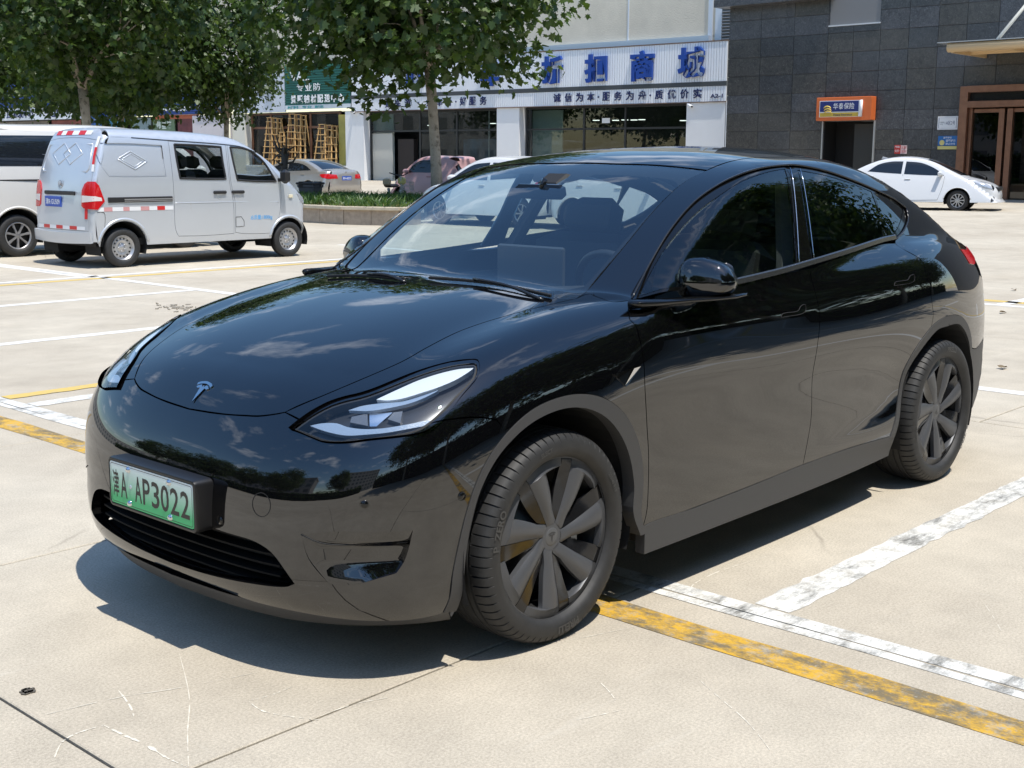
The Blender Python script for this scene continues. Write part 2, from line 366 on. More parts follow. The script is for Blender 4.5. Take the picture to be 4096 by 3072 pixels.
# seams and openings of the car body, metres from the ground under the front axle (x forward, y left, z up)
LN = {
'hood_front': [(0.75,0.039,0.758), (0.746,0.128,0.761), (0.74,0.21,0.766), (0.73,0.286,0.772), (0.722,0.333,0.776), (0.71,0.375,0.784), (0.699,0.405,0.791), (0.689,0.426,0.797)],
'hood_front_far': [(0.75,0.039,0.758), (0.752,-0.055,0.755), (0.749,-0.153,0.756), (0.744,-0.25,0.758), (0.735,-0.336,0.761), (0.721,-0.398,0.769), (0.705,-0.437,0.78), (0.686,-0.459,0.795), (0.646,-0.478,0.824), (0.582,-0.512,0.858), (0.482,-0.565,0.896), (0.383,-0.613,0.928), (0.276,-0.661,0.959), (0.182,-0.685,0.984), (0.102,-0.701,1.003)],
'hood_side': [(0.69,0.426,0.797), (0.598,0.509,0.85), (0.479,0.566,0.897), (0.366,0.599,0.935), (0.255,0.597,0.968), (0.088,0.592,1.008), (-0.11,0.623,1.044), (-0.261,0.663,1.067), (-0.369,0.684,1.08)],
'hood_lamp': [(0.69,0.426,0.797), (0.691,0.516,0.78)],
'apillar_low': [(-0.459,0.671,1.089), (-0.433,0.743,1.083), (-0.428,0.799,1.075), (-0.496,0.821,1.076)],
'fend_door': [(-0.504,0.826,1.075), (-0.445,0.861,1.057), (-0.424,0.876,1.046), (-0.403,0.899,1.024), (-0.416,0.918,0.999), (-0.409,0.935,0.967), (-0.411,0.949,0.912), (-0.416,0.953,0.872), (-0.42,0.957,0.791), (-0.439,0.953,0.678), (-0.461,0.948,0.562), (-0.466,0.947,0.435), (-0.46,0.947,0.346), (-0.441,0.946,0.296)],
'door_door': [(-1.623,0.888,1.123), (-1.612,0.9,1.091), (-1.614,0.944,0.956), (-1.613,0.948,0.922), (-1.596,0.952,0.811), (-1.587,0.945,0.681), (-1.595,0.94,0.503), (-1.539,0.942,0.325)],
'door_qtr': [(-2.525,0.817,1.183), (-2.529,0.859,1.155), (-2.636,0.905,1.094), (-2.624,0.93,1.037), (-2.662,0.952,0.898), (-2.682,0.952,0.847), (-2.675,0.95,0.791)],
'sill_top': [(-0.417,0.946,0.296), (-0.758,0.947,0.303), (-1.132,0.946,0.312), (-1.539,0.942,0.325), (-1.964,0.932,0.325), (-2.349,0.923,0.312)],
'arch_f_out': [(0.448,0.887,0.256), (0.448,0.9,0.33), (0.432,0.909,0.42), (0.408,0.92,0.52), (0.374,0.927,0.605), (0.321,0.933,0.68), (0.248,0.938,0.742), (0.146,0.941,0.794), (0.04,0.945,0.817), (-0.069,0.95,0.819), (-0.164,0.955,0.8), (-0.255,0.958,0.758), (-0.335,0.955,0.693), (-0.4,0.95,0.6), (-0.429,0.947,0.512), (-0.433,0.947,0.428), (-0.425,0.946,0.352), (-0.41,0.946,0.295)],
'arch_f_in': [(0.405,0.894,0.256), (0.407,0.91,0.353), (0.392,0.92,0.474), (0.36,0.93,0.578), (0.299,0.936,0.665), (0.218,0.942,0.725), (0.132,0.946,0.762), (0.026,0.95,0.781), (-0.057,0.953,0.778), (-0.133,0.957,0.759), (-0.214,0.958,0.718), (-0.295,0.954,0.645), (-0.354,0.949,0.553), (-0.381,0.947,0.452), (-0.38,0.947,0.362), (-0.366,0.946,0.288)],
'arch_r_out': [(-2.35,0.923,0.312), (-2.451,0.922,0.49), (-2.481,0.936,0.618), (-2.547,0.946,0.708), (-2.682,0.949,0.791), (-2.82,0.945,0.821), (-2.933,0.938,0.82), (-3.041,0.928,0.8), (-3.146,0.917,0.763), (-3.246,0.903,0.709)],
'arch_r_in': [(-2.401,0.922,0.309), (-2.476,0.923,0.481), (-2.519,0.935,0.613), (-2.603,0.944,0.696), (-2.745,0.946,0.768), (-2.894,0.939,0.778), (-3.014,0.93,0.764), (-3.138,0.917,0.715), (-3.252,0.899,0.634)],
'dlo': [(-0.518,0.818,1.079), (-0.69,0.77,1.195), (-0.838,0.744,1.301), (-1.006,0.728,1.397), (-1.153,0.731,1.458), (-1.291,0.737,1.498), (-1.468,0.732,1.526), (-1.687,0.717,1.538), (-1.779,0.713,1.538), (-2.005,0.718,1.516), (-2.234,0.72,1.478), (-2.482,0.719,1.428), (-2.703,0.719,1.375), (-2.806,0.726,1.333), (-2.791,0.747,1.289), (-2.682,0.781,1.234), (-2.54,0.809,1.196), (-2.387,0.823,1.194), (-1.657,0.882,1.139), (-1.083,0.905,1.101)],
'fglass': [(-0.559,0.824,1.087), (-0.768,0.786,1.245), (-0.959,0.78,1.361), (-1.097,0.78,1.42), (-1.293,0.765,1.478), (-1.509,0.746,1.512), (-1.664,0.732,1.525), (-1.627,0.783,1.419), (-1.588,0.837,1.277), (-1.514,0.889,1.13), (-1.083,0.905,1.101)],
'bpillar2': [(-1.761,0.73,1.521), (-1.702,0.813,1.332), (-1.659,0.88,1.143)],
'rglass': [(-1.768,0.731,1.519), (-1.987,0.729,1.498), (-2.221,0.727,1.464), (-2.448,0.727,1.419), (-2.454,0.772,1.309), (-2.409,0.819,1.198), (-1.668,0.88,1.142)],
'qglass': [(-2.499,0.722,1.418), (-2.652,0.722,1.381), (-2.777,0.729,1.334), (-2.698,0.76,1.282), (-2.569,0.794,1.229), (-2.466,0.814,1.2), (-2.413,0.82,1.196)],
'ws_bot': [(-0.38,-0.639,1.082), (-0.261,-0.226,1.097), (-0.232,0.043,1.095), (-0.277,0.376,1.091), (-0.369,0.684,1.08)],
'ws_right': [(-0.372,0.69,1.08), (-0.502,0.635,1.101), (-0.728,0.631,1.254), (-0.922,0.616,1.375), (-1.129,0.6,1.474), (-1.27,0.611,1.518)],
'lamp': [(0.716,0.498,0.758), (0.691,0.516,0.78), (0.661,0.537,0.803), (0.622,0.567,0.827), (0.592,0.596,0.84), (0.56,0.63,0.851), (0.523,0.657,0.865), (0.467,0.686,0.887), (0.41,0.715,0.908), (0.357,0.748,0.926), (0.305,0.784,0.938), (0.269,0.815,0.942), (0.266,0.822,0.94), (0.278,0.838,0.928), (0.307,0.855,0.906), (0.348,0.861,0.884), (0.393,0.863,0.859), (0.428,0.864,0.836), (0.459,0.862,0.816), (0.492,0.857,0.796), (0.52,0.848,0.781), (0.55,0.831,0.771), (0.591,0.798,0.762), (0.631,0.754,0.754), (0.666,0.705,0.744), (0.688,0.662,0.74), (0.701,0.622,0.74), (0.707,0.583,0.746), (0.712,0.541,0.753)],
'bump_fend': [(0.491,0.856,0.798), (0.458,0.873,0.801), (0.413,0.892,0.803), (0.371,0.905,0.802), (0.331,0.916,0.796), (0.284,0.927,0.784), (0.302,0.923,0.789), (0.23,0.937,0.768)],
'grille': [(0.853,0.194,0.419), (0.848,0.291,0.416), (0.838,0.39,0.422), (0.829,0.447,0.42), (0.824,0.478,0.41), (0.818,0.507,0.394), (0.807,0.548,0.355), (0.798,0.572,0.322), (0.797,0.571,0.312), (0.807,0.536,0.303), (0.834,0.377,0.285), (0.843,0.126,0.26), (0.84,-0.168,0.253)],
'lip': [(0.832,-0.184,0.234), (0.841,0.165,0.256), (0.808,0.488,0.255), (0.78,0.593,0.264)],
'vent': [(0.784,0.611,0.473), (0.73,0.72,0.49), (0.572,0.863,0.489), (0.58,0.858,0.448), (0.594,0.848,0.396), (0.614,0.835,0.362), (0.654,0.803,0.349), (0.746,0.69,0.327), (0.797,0.571,0.309)],
'ventline': [(0.784,0.611,0.471), (0.76,0.668,0.451), (0.73,0.72,0.447), (0.585,0.855,0.449)],
'bump_bot': [(0.825,0.138,0.219), (0.8,0.476,0.231), (0.771,0.58,0.231), (0.66,0.764,0.223), (0.499,0.846,0.191), (0.269,0.677,0.068), (0.255,0.708,0.088)],
'sens': [(0.682,0.777,0.573), (0.846,0.292,0.462), (0.424,0.918,0.573), (0.818,0.467,0.54)],
'repeater': [(-0.249,0.951,0.861), (-0.394,0.953,0.874), (-0.31,0.957,0.813)],
'handle_f': [(-1.312,0.945,0.955), (-1.323,0.943,0.966), (-1.451,0.941,0.97), (-1.473,0.937,0.984), (-1.511,0.936,0.988), (-1.509,0.941,0.969), (-1.488,0.944,0.958)],
'handle_r': [(-2.287,0.939,1.01), (-2.297,0.935,1.022), (-2.429,0.935,1.029), (-2.458,0.93,1.043), (-2.501,0.93,1.043), (-2.489,0.937,1.022), (-2.464,0.939,1.014)],
'tail': [(-3.296,0.834,1.058), (-3.498,0.782,1.05), (-3.417,0.827,1.002), (-3.282,0.853,1.023)],
'chrome_top': [(0.54,0.671,0.854), (0.478,0.698,0.88), (0.418,0.723,0.903), (0.362,0.754,0.922), (0.299,0.801,0.936), (0.274,0.819,0.938), (0.341,0.82,0.912), (0.407,0.8,0.89), (0.448,0.777,0.877), (0.498,0.742,0.861), (0.527,0.706,0.854)],
'blue_top': [(0.607,0.618,0.827), (0.575,0.646,0.84), (0.538,0.696,0.85), (0.503,0.747,0.857), (0.451,0.784,0.874), (0.411,0.804,0.886), (0.46,0.79,0.866), (0.5,0.767,0.852), (0.544,0.725,0.839), (0.581,0.676,0.829)],
'drl': [(0.689,0.54,0.777), (0.672,0.573,0.787), (0.653,0.622,0.791), (0.647,0.66,0.785), (0.629,0.708,0.783), (0.595,0.759,0.787), (0.542,0.811,0.798), (0.489,0.85,0.807), (0.504,0.848,0.796), (0.549,0.818,0.787), (0.593,0.778,0.777), (0.63,0.731,0.77), (0.662,0.677,0.764), (0.677,0.627,0.766), (0.685,0.581,0.771)],
'mod1': [(0.616,0.64,0.816), (0.585,0.676,0.827), (0.612,0.709,0.797), (0.63,0.65,0.802)],
'mod2': [(0.582,0.682,0.827), (0.544,0.743,0.833), (0.599,0.733,0.797), (0.61,0.715,0.796)],
'mod3': [(0.542,0.745,0.833), (0.525,0.766,0.837), (0.553,0.786,0.807), (0.567,0.746,0.816)],
'frit': [(-0.513,0.608,1.112), (-0.651,0.603,1.207), (-0.822,0.602,1.32), (-0.983,0.598,1.41), (-1.09,0.592,1.459), (-1.131,0.534,1.484), (-1.115,0.329,1.499), (-1.103,0.056,1.505), (-1.097,-0.088,1.502)],
'frit_bot': [(-0.513,0.608,1.112), (-0.416,0.245,1.118), (-0.425,-0.182,1.123), (-0.563,-0.769,1.104)],
'badge': [(0.698,-0.035,0.814)],
}
# ---------------------------------------------------------------- ground: concrete lot, joints, painted lines
def gz(x):  # the lot rises very slightly towards the buildings
    return 0.0075 * max(0.0, -18.0 - x)
def concrete_mat():
    m = bpy.data.materials.new('worn_concrete'); m.use_nodes = True; n = m.node_tree.nodes; l = m.node_tree.links; b = n['Principled BSDF']
    g = n.new('ShaderNodeNewGeometry'); P = g.outputs['Position']
    def noise(sc, det=4, rough=.55, off=None, vec=None):
        t = n.new('ShaderNodeTexNoise'); t.inputs['Scale'].default_value = sc; t.inputs['Detail'].default_value = det; t.inputs['Roughness'].default_value = rough
        l.new(vec or P, t.inputs['Vector']); return t.outputs[0]
    def rng(src, a, c, lo, hi):
        r = n.new('ShaderNodeMapRange'); r.inputs['From Min'].default_value = a; r.inputs['From Max'].default_value = c; r.inputs['To Min'].default_value = lo; r.inputs['To Max'].default_value = hi; l.new(src, r.inputs[0]); return r.outputs[0]
    def mul(a, c):
        k = n.new('ShaderNodeMixRGB'); k.blend_type = 'MULTIPLY'; k.inputs[0].default_value = 1; l.new(a, k.inputs[1]); l.new(c, k.inputs[2]); return k.outputs[0]
    def mixc(f, a, col):
        k = n.new('ShaderNodeMixRGB'); l.new(f, k.inputs[0]); l.new(a, k.inputs[1]); k.inputs[2].default_value = (*col, 1); return k.outputs[0]
    base = n.new('ShaderNodeMixRGB'); l.new(rng(noise(.45, 6, .6), .35, .68, 0, 1), base.inputs[0]); base.inputs[1].default_value = (.400, .352, .278, 1); base.inputs[2].default_value = (.485, .437, .352, 1)
    c = base.outputs[0]
    c = mul(c, rng(noise(3.1, 8, .66), .25, .75, .86, 1.12))
    c = mul(c, rng(noise(120, 3, .6), .3, .7, .80, 1.18))       # sand grain
    c = mul(c, rng(noise(420, 2, .5), .3, .7, .82, 1.15))
    # dark stains and warm patches
    c = mixc(rng(noise(1.7, 7, .7), .66, .80, 0, .35), c, (.22, .20, .17))
    c = mixc(rng(noise(.8, 5, .6), .60, .78, 0, .30), c, (.50, .42, .31))
    # pale scuffs stretched along the driving direction
    mp = n.new('ShaderNodeMapping'); mp.inputs['Scale'].default_value = (.35, 3.2, 1); mp.inputs['Rotation'].default_value = (0, 0, .5); l.new(P, mp.inputs[0])
    c = mixc(rng(noise(2.2, 9, .72, vec=mp.outputs[0]), .60, .75, 0, .30), c, (.56, .53, .46))
    mp2 = n.new('ShaderNodeMapping'); mp2.inputs['Scale'].default_value = (3.2, .3, 1); mp2.inputs['Rotation'].default_value = (0, 0, .25); l.new(P, mp2.inputs[0])
    c = mixc(rng(noise(1.9, 9, .74, vec=mp2.outputs[0]), .63, .80, 0, .35), c, (.58, .55, .48))
    # fine cracks
    v = n.new('ShaderNodeTexVoronoi'); v.feature = 'DISTANCE_TO_EDGE'; v.inputs['Scale'].default_value = .32
    wob = n.new('ShaderNodeMixRGB'); wob.inputs[0].default_value = .12; l.new(P, wob.inputs[1]); t = n.new('ShaderNodeTexNoise'); t.inputs['Scale'].default_value = 2.5; t.inputs['Detail'].default_value = 8; l.new(P, t.inputs['Vector']); l.new(t.outputs[1], wob.inputs[2])
    l.new(wob.outputs[0], v.inputs['Vector'])
    ck = rng(v.outputs['Distance'], .0, .0035, 1, 0); gate = rng(noise(.5, 3), .60, .66, 0, .5)
    cm = n.new('ShaderNodeMath'); cm.operation = 'MULTIPLY'; l.new(ck, cm.inputs[0]); l.new(gate, cm.inputs[1]); c = mixc(cm.outputs[0], c, (.10, .085, .07))
    l.new(c, b.inputs['Base Color']); b.inputs['Roughness'].default_value = .82; b.inputs['Specular IOR Level'].default_value = .35
    bp = n.new('ShaderNodeBump'); bp.inputs['Strength'].default_value = .35; bp.inputs['Distance'].default_value = .002; l.new(noise(170, 4, .7), bp.inputs['Height']); l.new(bp.outputs[0], b.inputs['Normal'])
    return m
CONC = concrete_mat()
def paint_mat(name, col, under=(.40, .37, .31), dirt=(.10, .10, .09), wear=(.47, .62), dirtr=(.56, .70), stretch=(1, 1, 1)):
    m = bpy.data.materials.new(name); m.use_nodes = True; n = m.node_tree.nodes; l = m.node_tree.links; b = n['Principled BSDF']; g = n.new('ShaderNodeNewGeometry')
    def noise(sc, det, ro, st=(1, 1, 1)):
        mp = n.new('ShaderNodeMapping'); mp.inputs['Scale'].default_value = st; l.new(g.outputs['Position'], mp.inputs[0])
        t = n.new('ShaderNodeTexNoise'); t.inputs['Scale'].default_value = sc; t.inputs['Detail'].default_value = det; t.inputs['Roughness'].default_value = ro; l.new(mp.outputs[0], t.inputs['Vector']); return t.outputs[0]
    def rng(src, a, c, hi=1):
        r = n.new('ShaderNodeMapRange'); r.inputs['From Min'].default_value = a; r.inputs['From Max'].default_value = c; r.inputs['To Max'].default_value = hi; l.new(src, r.inputs[0]); return r.outputs[0]
    def mix(f, a, col):
        k = n.new('ShaderNodeMixRGB'); l.new(f, k.inputs[0]); (l.new(a, k.inputs[1]) if not isinstance(a, tuple) else setattr(k.inputs[1], 'default_value', (*a, 1))); k.inputs[2].default_value = (*col, 1); return k.outputs[0]
    c = mix(rng(noise(9, 12, .80), wear[0], wear[1], .95), col, under)
    c = mix(rng(noise(4, 12, .80, stretch), dirtr[0], dirtr[1], .85), c, dirt)
    c = mix(rng(noise(60, 6, .7), .60, .66, .8), c, under)
    c = mix(rng(noise(2.2, 12, .82, (stretch[1], stretch[0], 1)), .60, .72, .7), c, tuple(.5 * q for q in under))
    gr = n.new('ShaderNodeMixRGB'); gr.blend_type = 'MULTIPLY'; gr.inputs[0].default_value = .35; l.new(c, gr.inputs[1]); l.new(noise(160, 3, .6), gr.inputs[2])
    l.new(gr.outputs[0], b.inputs['Base Color']); b.inputs['Roughness'].default_value = .75
    bp = n.new('ShaderNodeBump'); bp.inputs['Strength'].default_value = .3; bp.inputs['Distance'].default_value = .002; l.new(noise(150, 4, .7), bp.inputs['Height']); l.new(bp.outputs[0], b.inputs['Normal']); return m
WLINE = paint_mat('white_road_paint', (.76, .75, .70), wear=(.50, .64), dirtr=(.49, .62), stretch=(.7, 2.0, 1))
YLINE = paint_mat('yellow_road_paint', (.66, .385, .030), wear=(.50, .62), dirtr=(.45, .56), dirt=(.13, .12, .09), stretch=(1.6, .8, 1))
WFAR = paint_mat('white_road_paint_far', (.76, .75, .71), wear=(.55, .72), dirtr=(.64, .8)); YFAR = paint_mat('yellow_road_paint_far', (.66, .47, .13), wear=(.54, .70), dirtr=(.62, .8))
# slab field near the camera, sheet beyond
XJ = [9.0, 5.2, 1.445, -.655, -4.45, -8.25, -12.05]; 
Y0, Y1 = -17.2, 11.0
ground = None
xs_ = [420, 60, 9.0]; 
V = []; F = []
def sheet(x0, x1, y0, y1):
    """ground sheet split where it starts to rise"""
    cuts = sorted({x0, x1} | {c for c in (-18.0, -60.0) if min(x0, x1) < c < max(x0, x1)})
    for a, b_ in zip(cuts[:-1], cuts[1:]):
        i = len(V); V.extend([(a, y0, gz(max(a, -60)) - .0), (b_, y0, gz(max(b_, -60)) - .0), (b_, y1, gz(max(b_, -60))), (a, y1, gz(max(a, -60)))]); F.append((i, i + 1, i + 2, i + 3))
sheet(9.0, 600, -600, 600); sheet(-600, -12.05, -600, 600); sheet(-12.05, 9.0, Y1, 600); sheet(-12.05, 9.0, -600, Y0)
ground = mesh('ground', V, F, CONC); tag(ground, kind='structure', label='pale worn concrete of the parking lot')
mesh('joint_bed', [(-12.1, Y0 - .1, -.022), (9.1, Y0 - .1, -.022), (9.1, Y1 + .1, -.022), (-12.1, Y1 + .1, -.022)], [(0, 1, 2, 3)], mat('joint_dirt', (.045, .04, .034), .95), ground)
rnd = random.Random(3)
_slabs = {}
for i in range(len(XJ) - 1):
    x1, x0 = XJ[i], XJ[i + 1]
    ph, st = ((.81, 1.96) if x0 == -.655 else (.50, 3.9) if x1 <= -4 else (1.1, 3.9)); k0 = math.floor((Y0 - ph) / st); ys = [Y0] + [ph + st * k for k in range(k0, 60) if Y0 + .3 < ph + st * k < Y1 - .3] + [Y1]
    if x0 == -4.45: ys = [Y0, -10.6, -6.7, -2.8, 4.3, 8.2, Y1]
    for y0, y1 in zip(ys[:-1], ys[1:]):
        key = (round(x1 - x0, 3), round(y1 - y0, 3)); g = .0045 if x0 > -1 else .004
        if key not in _slabs:
            a, c = key[0] / 2 - g, key[1] / 2 - g; e = .004
            Vv = [(sx * (a - q), sy * (c - q), z) for z, q in ((0, e), (-.003, 0), (-.03, 0)) for sx, sy in ((-1, -1), (1, -1), (1, 1), (-1, 1))]
            Ff = [(0, 1, 2, 3)] + [(4 * r + j, 4 * r + 4 + j, 4 * r + 4 + (j + 1) % 4, 4 * r + (j + 1) % 4) for r in range(2) for j in range(4)]
            me = bpy.data.meshes.new('concrete_slab'); me.from_pydata(Vv, [], Ff); me.materials.append(CONC); _slabs[key] = me
        o = link('concrete_slab', _slabs[key], ground, ((x0 + x1) / 2, (y0 + y1) / 2, 0)); o.rotation_euler = (rnd.uniform(-.0004, .0004), rnd.uniform(-.0004, .0004), 0)
def line(name, x0, x1, y0, y1, m, z=.0022, cut=None):
    """painted line, ragged edge, broken at joints"""
    r = random.Random(int(abs(x0 * 971 + y0 * 337)) + 5); lx = abs(x1 - x0) > abs(y1 - y0); n = max(2, int((abs(x1 - x0) if lx else abs(y1 - y0)) / .06)); V = []; F = []
    if max(abs(x0 - 0), abs(y0)) > 15: n = max(2, n // 8)
    for i in range(n + 1):
        t = i / n; j1, j2 = r.gauss(0, .0045), r.gauss(0, .0045)
        if lx: x = x0 + (x1 - x0) * t; V += [(x, y0 + j1, z + gz(x)), (x, y1 + j2, z + gz(x))]
        else: y = y0 + (y1 - y0) * t; V += [(x0 + j1, y, z + gz(x0)), (x1 + j2, y, z + gz(x1))]
    for i in range(n): F.append((2 * i, 2 * i + 2, 2 * i + 3, 2 * i + 1))
    o = mesh(name, V, F, m); tag(o, kind='structure'); return o
line('white_line', -.745, -.6615, Y0, Y1, WLINE); line('white_line', -.6495, -.600, Y0, Y1, WLINE)
line('yellow_line', -.45, -.295, Y0, Y1, YLINE)
for k in range(-6, 4):
    y = 1.285 + 2.70 * k
    if -12 < y: line('bay_line', -.755, -5.52, y - .072, y + .072, WLINE if k in (0, -1, -2) else WFAR)
line('white_line', -5.66, -5.52, Y0, Y1, WFAR)
line('yellow_line', -11.30, -11.13, -10.5, Y1, YFAR); line('white_line', -10.90, -10.76, -10.5, Y1, WFAR)
for k in range(-3, 4): line('bay_line', -10.90, -15.9, 1.285 + 2.7 * k - .5 - .07, 1.285 + 2.7 * k - .5 + .07, WFAR)
line('yellow_line', -.75, -16.0, -4.53, -4.40, YFAR, .0035)
line('yellow_line', -2.0, -30.0, -11.72, -11.57, YFAR); line('white_line', -2.0, -30.0, -12.02, -11.88, WFAR)
for x in (-5.47, -12.0, 1.0): line('bay_line', x - .07, x + .07, -14.6, -12.05, WFAR)
# dried leaves and a broken joint repair
lf = MB(); r = random.Random(9)
LEAFM = mat('dead_leaf', (.16, .12, .07), .8)
for (x, y, lab) in ((-6.53, -.18, 'nearest dry curled leaf on the concrete right of the rear wheel'), (-10.09, -1.59, 'dry leaf lying near the far yellow line at the right'), (-12.53, -2.41, 'farthest tiny dry leaf at the right, beyond the yellow line')):
    a = r.uniform(0, 6); V = []
    for k in range(9): q = 2 * PI * k / 9; rr = .045 * (1 + .35 * math.cos(3 * q)); V.append((x + rr * math.cos(q + a), y + rr * .7 * math.sin(q + a), .008 + .02 * abs(math.sin(q)) + gz(x)))
    o = mesh('fallen_leaf', V + [(x, y, .012)], [(k, (k + 1) % 9, 9) for k in range(9)], LEAFM); tag(o, lab, 'leaf', 'dry leaves scattered over the lot')
b = MB(); r = random.Random(4)
for k in range(60):
    x, y = -4.4 + r.gauss(0, .10), -8.0 + r.gauss(0, .22); s_ = r.uniform(.012, .05); b.box((x, y, .004), (s_, s_ * r.uniform(.5, 1), r.uniform(.006, .02)), rz=r.uniform(0, 3))
o = b.build('broken_concrete', mat('rubble', (.30, .27, .22), .9, noise=(20, .4))); tag(o, kind='stuff')
b = MB()
for k in range(14): a = 2 * PI * k / 14; b.box((1.37 + .022 * math.cos(a) * r.uniform(.4, 1), .05 + .018 * math.sin(a) * r.uniform(.4, 1), .0015), (r.uniform(.006, .016),) * 2 + (.006,), rz=r.uniform(0, 3))
o = b.build('pothole_chips', mat('dark_chips', (.10, .09, .075), .9)); tag(o, kind='stuff')
# pale tyre scuffs and scratches swept over the slabs
SCUFF = mat('pale_scuff', (.60, .56, .47), .85, noise=(40, .25))
def scuff(pts, w, jit=.0):
    P = np.array(pts, float); Q = []
    for i in range(len(P) - 1):
        p0, p1, p2, p3 = P[max(i - 1, 0)], P[i], P[i + 1], P[min(i + 2, len(P) - 1)]
        for t in np.linspace(0, 1, 9)[:-1]: Q.append(.5 * (2 * p1 + (p2 - p0) * t + (2 * p0 - 5 * p1 + 4 * p2 - p3) * t * t + (3 * p1 - p0 - 3 * p2 + p3) * t ** 3))
    Q.append(P[-1]); Q = np.array(Q); V = []; F = []; r = random.Random(len(pts) * 7 + int(P[0][0] * 100))
    for i, q in enumerate(Q):
        d = Q[min(i + 1, len(Q) - 1)] - Q[max(i - 1, 0)]; d /= np.linalg.norm(d) + 1e-9; ww = w * r.uniform(.15, 1.0) * math.sin(PI * (i + .5) / len(Q)) ** .5
        V += [(q[0] - d[1] * ww, q[1] + d[0] * ww, .0012), (q[0] + d[1] * ww, q[1] - d[0] * ww, .0012)]
    for i in range(len(Q) - 1):
        if r.random() < .8: F.append((2 * i, 2 * i + 2, 2 * i + 3, 2 * i + 1))
    o = mesh('scuff_mark', V, F, SCUFF); tag(o, kind='structure')
SCUFFS = [([(1.524, 0.498), (1.465, 0.429), (1.408, 0.409), (1.335, 0.417)], 0.006), ([(1.335, 0.417), (1.33, 0.505), (1.32, 0.606), (1.323, 0.713), (1.315, 0.796)], 0.007), ([(1.312, 0.798), (1.199, 0.622), (1.061, 0.419), (0.903, 0.124)], 0.003), ([(1.183, 0.234), (1.218, 0.356), (1.247, 0.426)], 0.004), ([(1.43, 0.231), (1.215, 0.281), (1.044, 0.355), (0.815, 0.43)], 0.0025), ([(0.961, 0.578), (0.898, 0.593), (0.811, 0.591)], 0.003), ([(0.967, 0.585), (0.978, 0.663), (0.953, 0.739), (0.904, 0.829)], 0.004), ([(0.888, 0.809), (0.772, 0.819), (0.653, 0.867)], 0.0025), ([(-0.7, 0.983), (-0.779, 0.937), (-0.958, 0.922), (-1.146, 0.94), (-1.337, 0.972)], 0.004), ([(0.159, 1.238), (0.188, 1.293), (0.229, 1.355)], 0.003), ([(-0.056, 0.964), (-0.168, 1.003), (-0.277, 1.039)], 0.003), ([(0.414, 1.355), (0.341, 1.384), (0.271, 1.41)], 0.003), ([(-0.069, 1.436), (0.001, 1.556), (0.093, 1.718), (0.207, 1.865)], 0.0025), ([(-1.311, 1.82), (-1.21, 1.89), (-1.095, 1.964)], 0.0025)]
for pts, w in SCUFFS: scuff(pts, w)
# ---------------------------------------------------------------- white shop building (local x runs left in the photo, y out of the wall)
SHOP = thing('shop_building', 'beige building with white pillars and glass shopfronts under the sign boards', 'building', (-51.3, -31.7, 0), math.atan2(-.99756, .06976))
STUCCO = mat('beige_stucco', (.62, .57, .47), .9, noise=(.7, .12), bump=(14, .5, .03)); WHITE = mat('white_wall_paint', (.78, .79, .80), .6, noise=(.5, .05)); FRAME = mat('dark_window_frame', (.035, .038, .04), .4, metal=.3)
PANE = glass('shop_glass', (.62, .68, .68), ior=1.5); INT = mat('shop_interior_dark', (.045, .046, .05), .9, noise=(1.2, .5)); PALE = mat('pale_partition', (.52, .58, .54), .7)
ALU = mat('pale_aluminium', (.62, .66, .72), .35, metal=.2); SILV = mat('silver_trim', (.55, .60, .66), .4, metal=.6)
b = MB(); b.box((30, -8, 11.4), (130, 6, 7.6)); b.box((29.7, -5.3, 7.46 + .1), (130, .6, .2)); upper = b.build('wall', STUCCO, SHOP)
for s0, s1 in ((.2, 1.27), ): pass
for q_ in (((6.2, -4.985, 9.4), (.07, .03, 3.6)), ((18, -4.985, 9.4), (.07, .03, 3.6)), ((1.32, -4.97, 9.6), (.24, .08, 4.4)), ((.6, -4.98, 9.6), (.9, .05, 4.4))): b = MB(); b.box(*q_); b.build('wall_trim', ALU, SHOP)
b = MB(); b.box((14, -4.9, 7.53), (25.4, .22, .26)); b.build('roof_ledge', SILV, SHOP)
# the upper wall stands close behind the sign
for o in (upper,): pass
for o in list(SHOP.children): o.location = (0, 4.9, 0)
# louvre at the joint with the dark building
lv = MB()
for k in range(11): lv.box((.36, .06, 7.42 + .145 * k), (.5, .10, .05), M=Matrix.Rotation(.5, 3, 'X'))
lv.box((.36, .0, 8.2), (.56, .04, 1.7)); lv.build('louvre', mat('grey_louvre', (.16, .17, .18), .5), SHOP)
def pillar(s0, s1, z0=0, z1=4.45, m=WHITE):
    b = MB(); b.box(((s0 + s1) / 2, .10, (z0 + z1) / 2), (s1 - s0, .7, z1 - z0), bev=.02); return b.build('pillar', m, SHOP)
pillar(.05, 2.24); pillar(12.95, 14.56); pillar(25.13, 26.73)
pillar(36.3, 37.66, m=mat('cream_pillar', (.66, .64, .56), .7)); pillar(37.7, 41.9, m=mat('pinkish_wall', (.60, .56, .57), .8, noise=(1, .06))); pillar(-6, .0)
b = MB(); b.box((30, -3.2, 2.2), (130, .1, 4.5)); b.box((30, -1.6, -.0), (130, 3.3, .1)); b.box((30, -1.6, 4.46), (130, 3.3, .05)); b.build('interior', INT, SHOP)
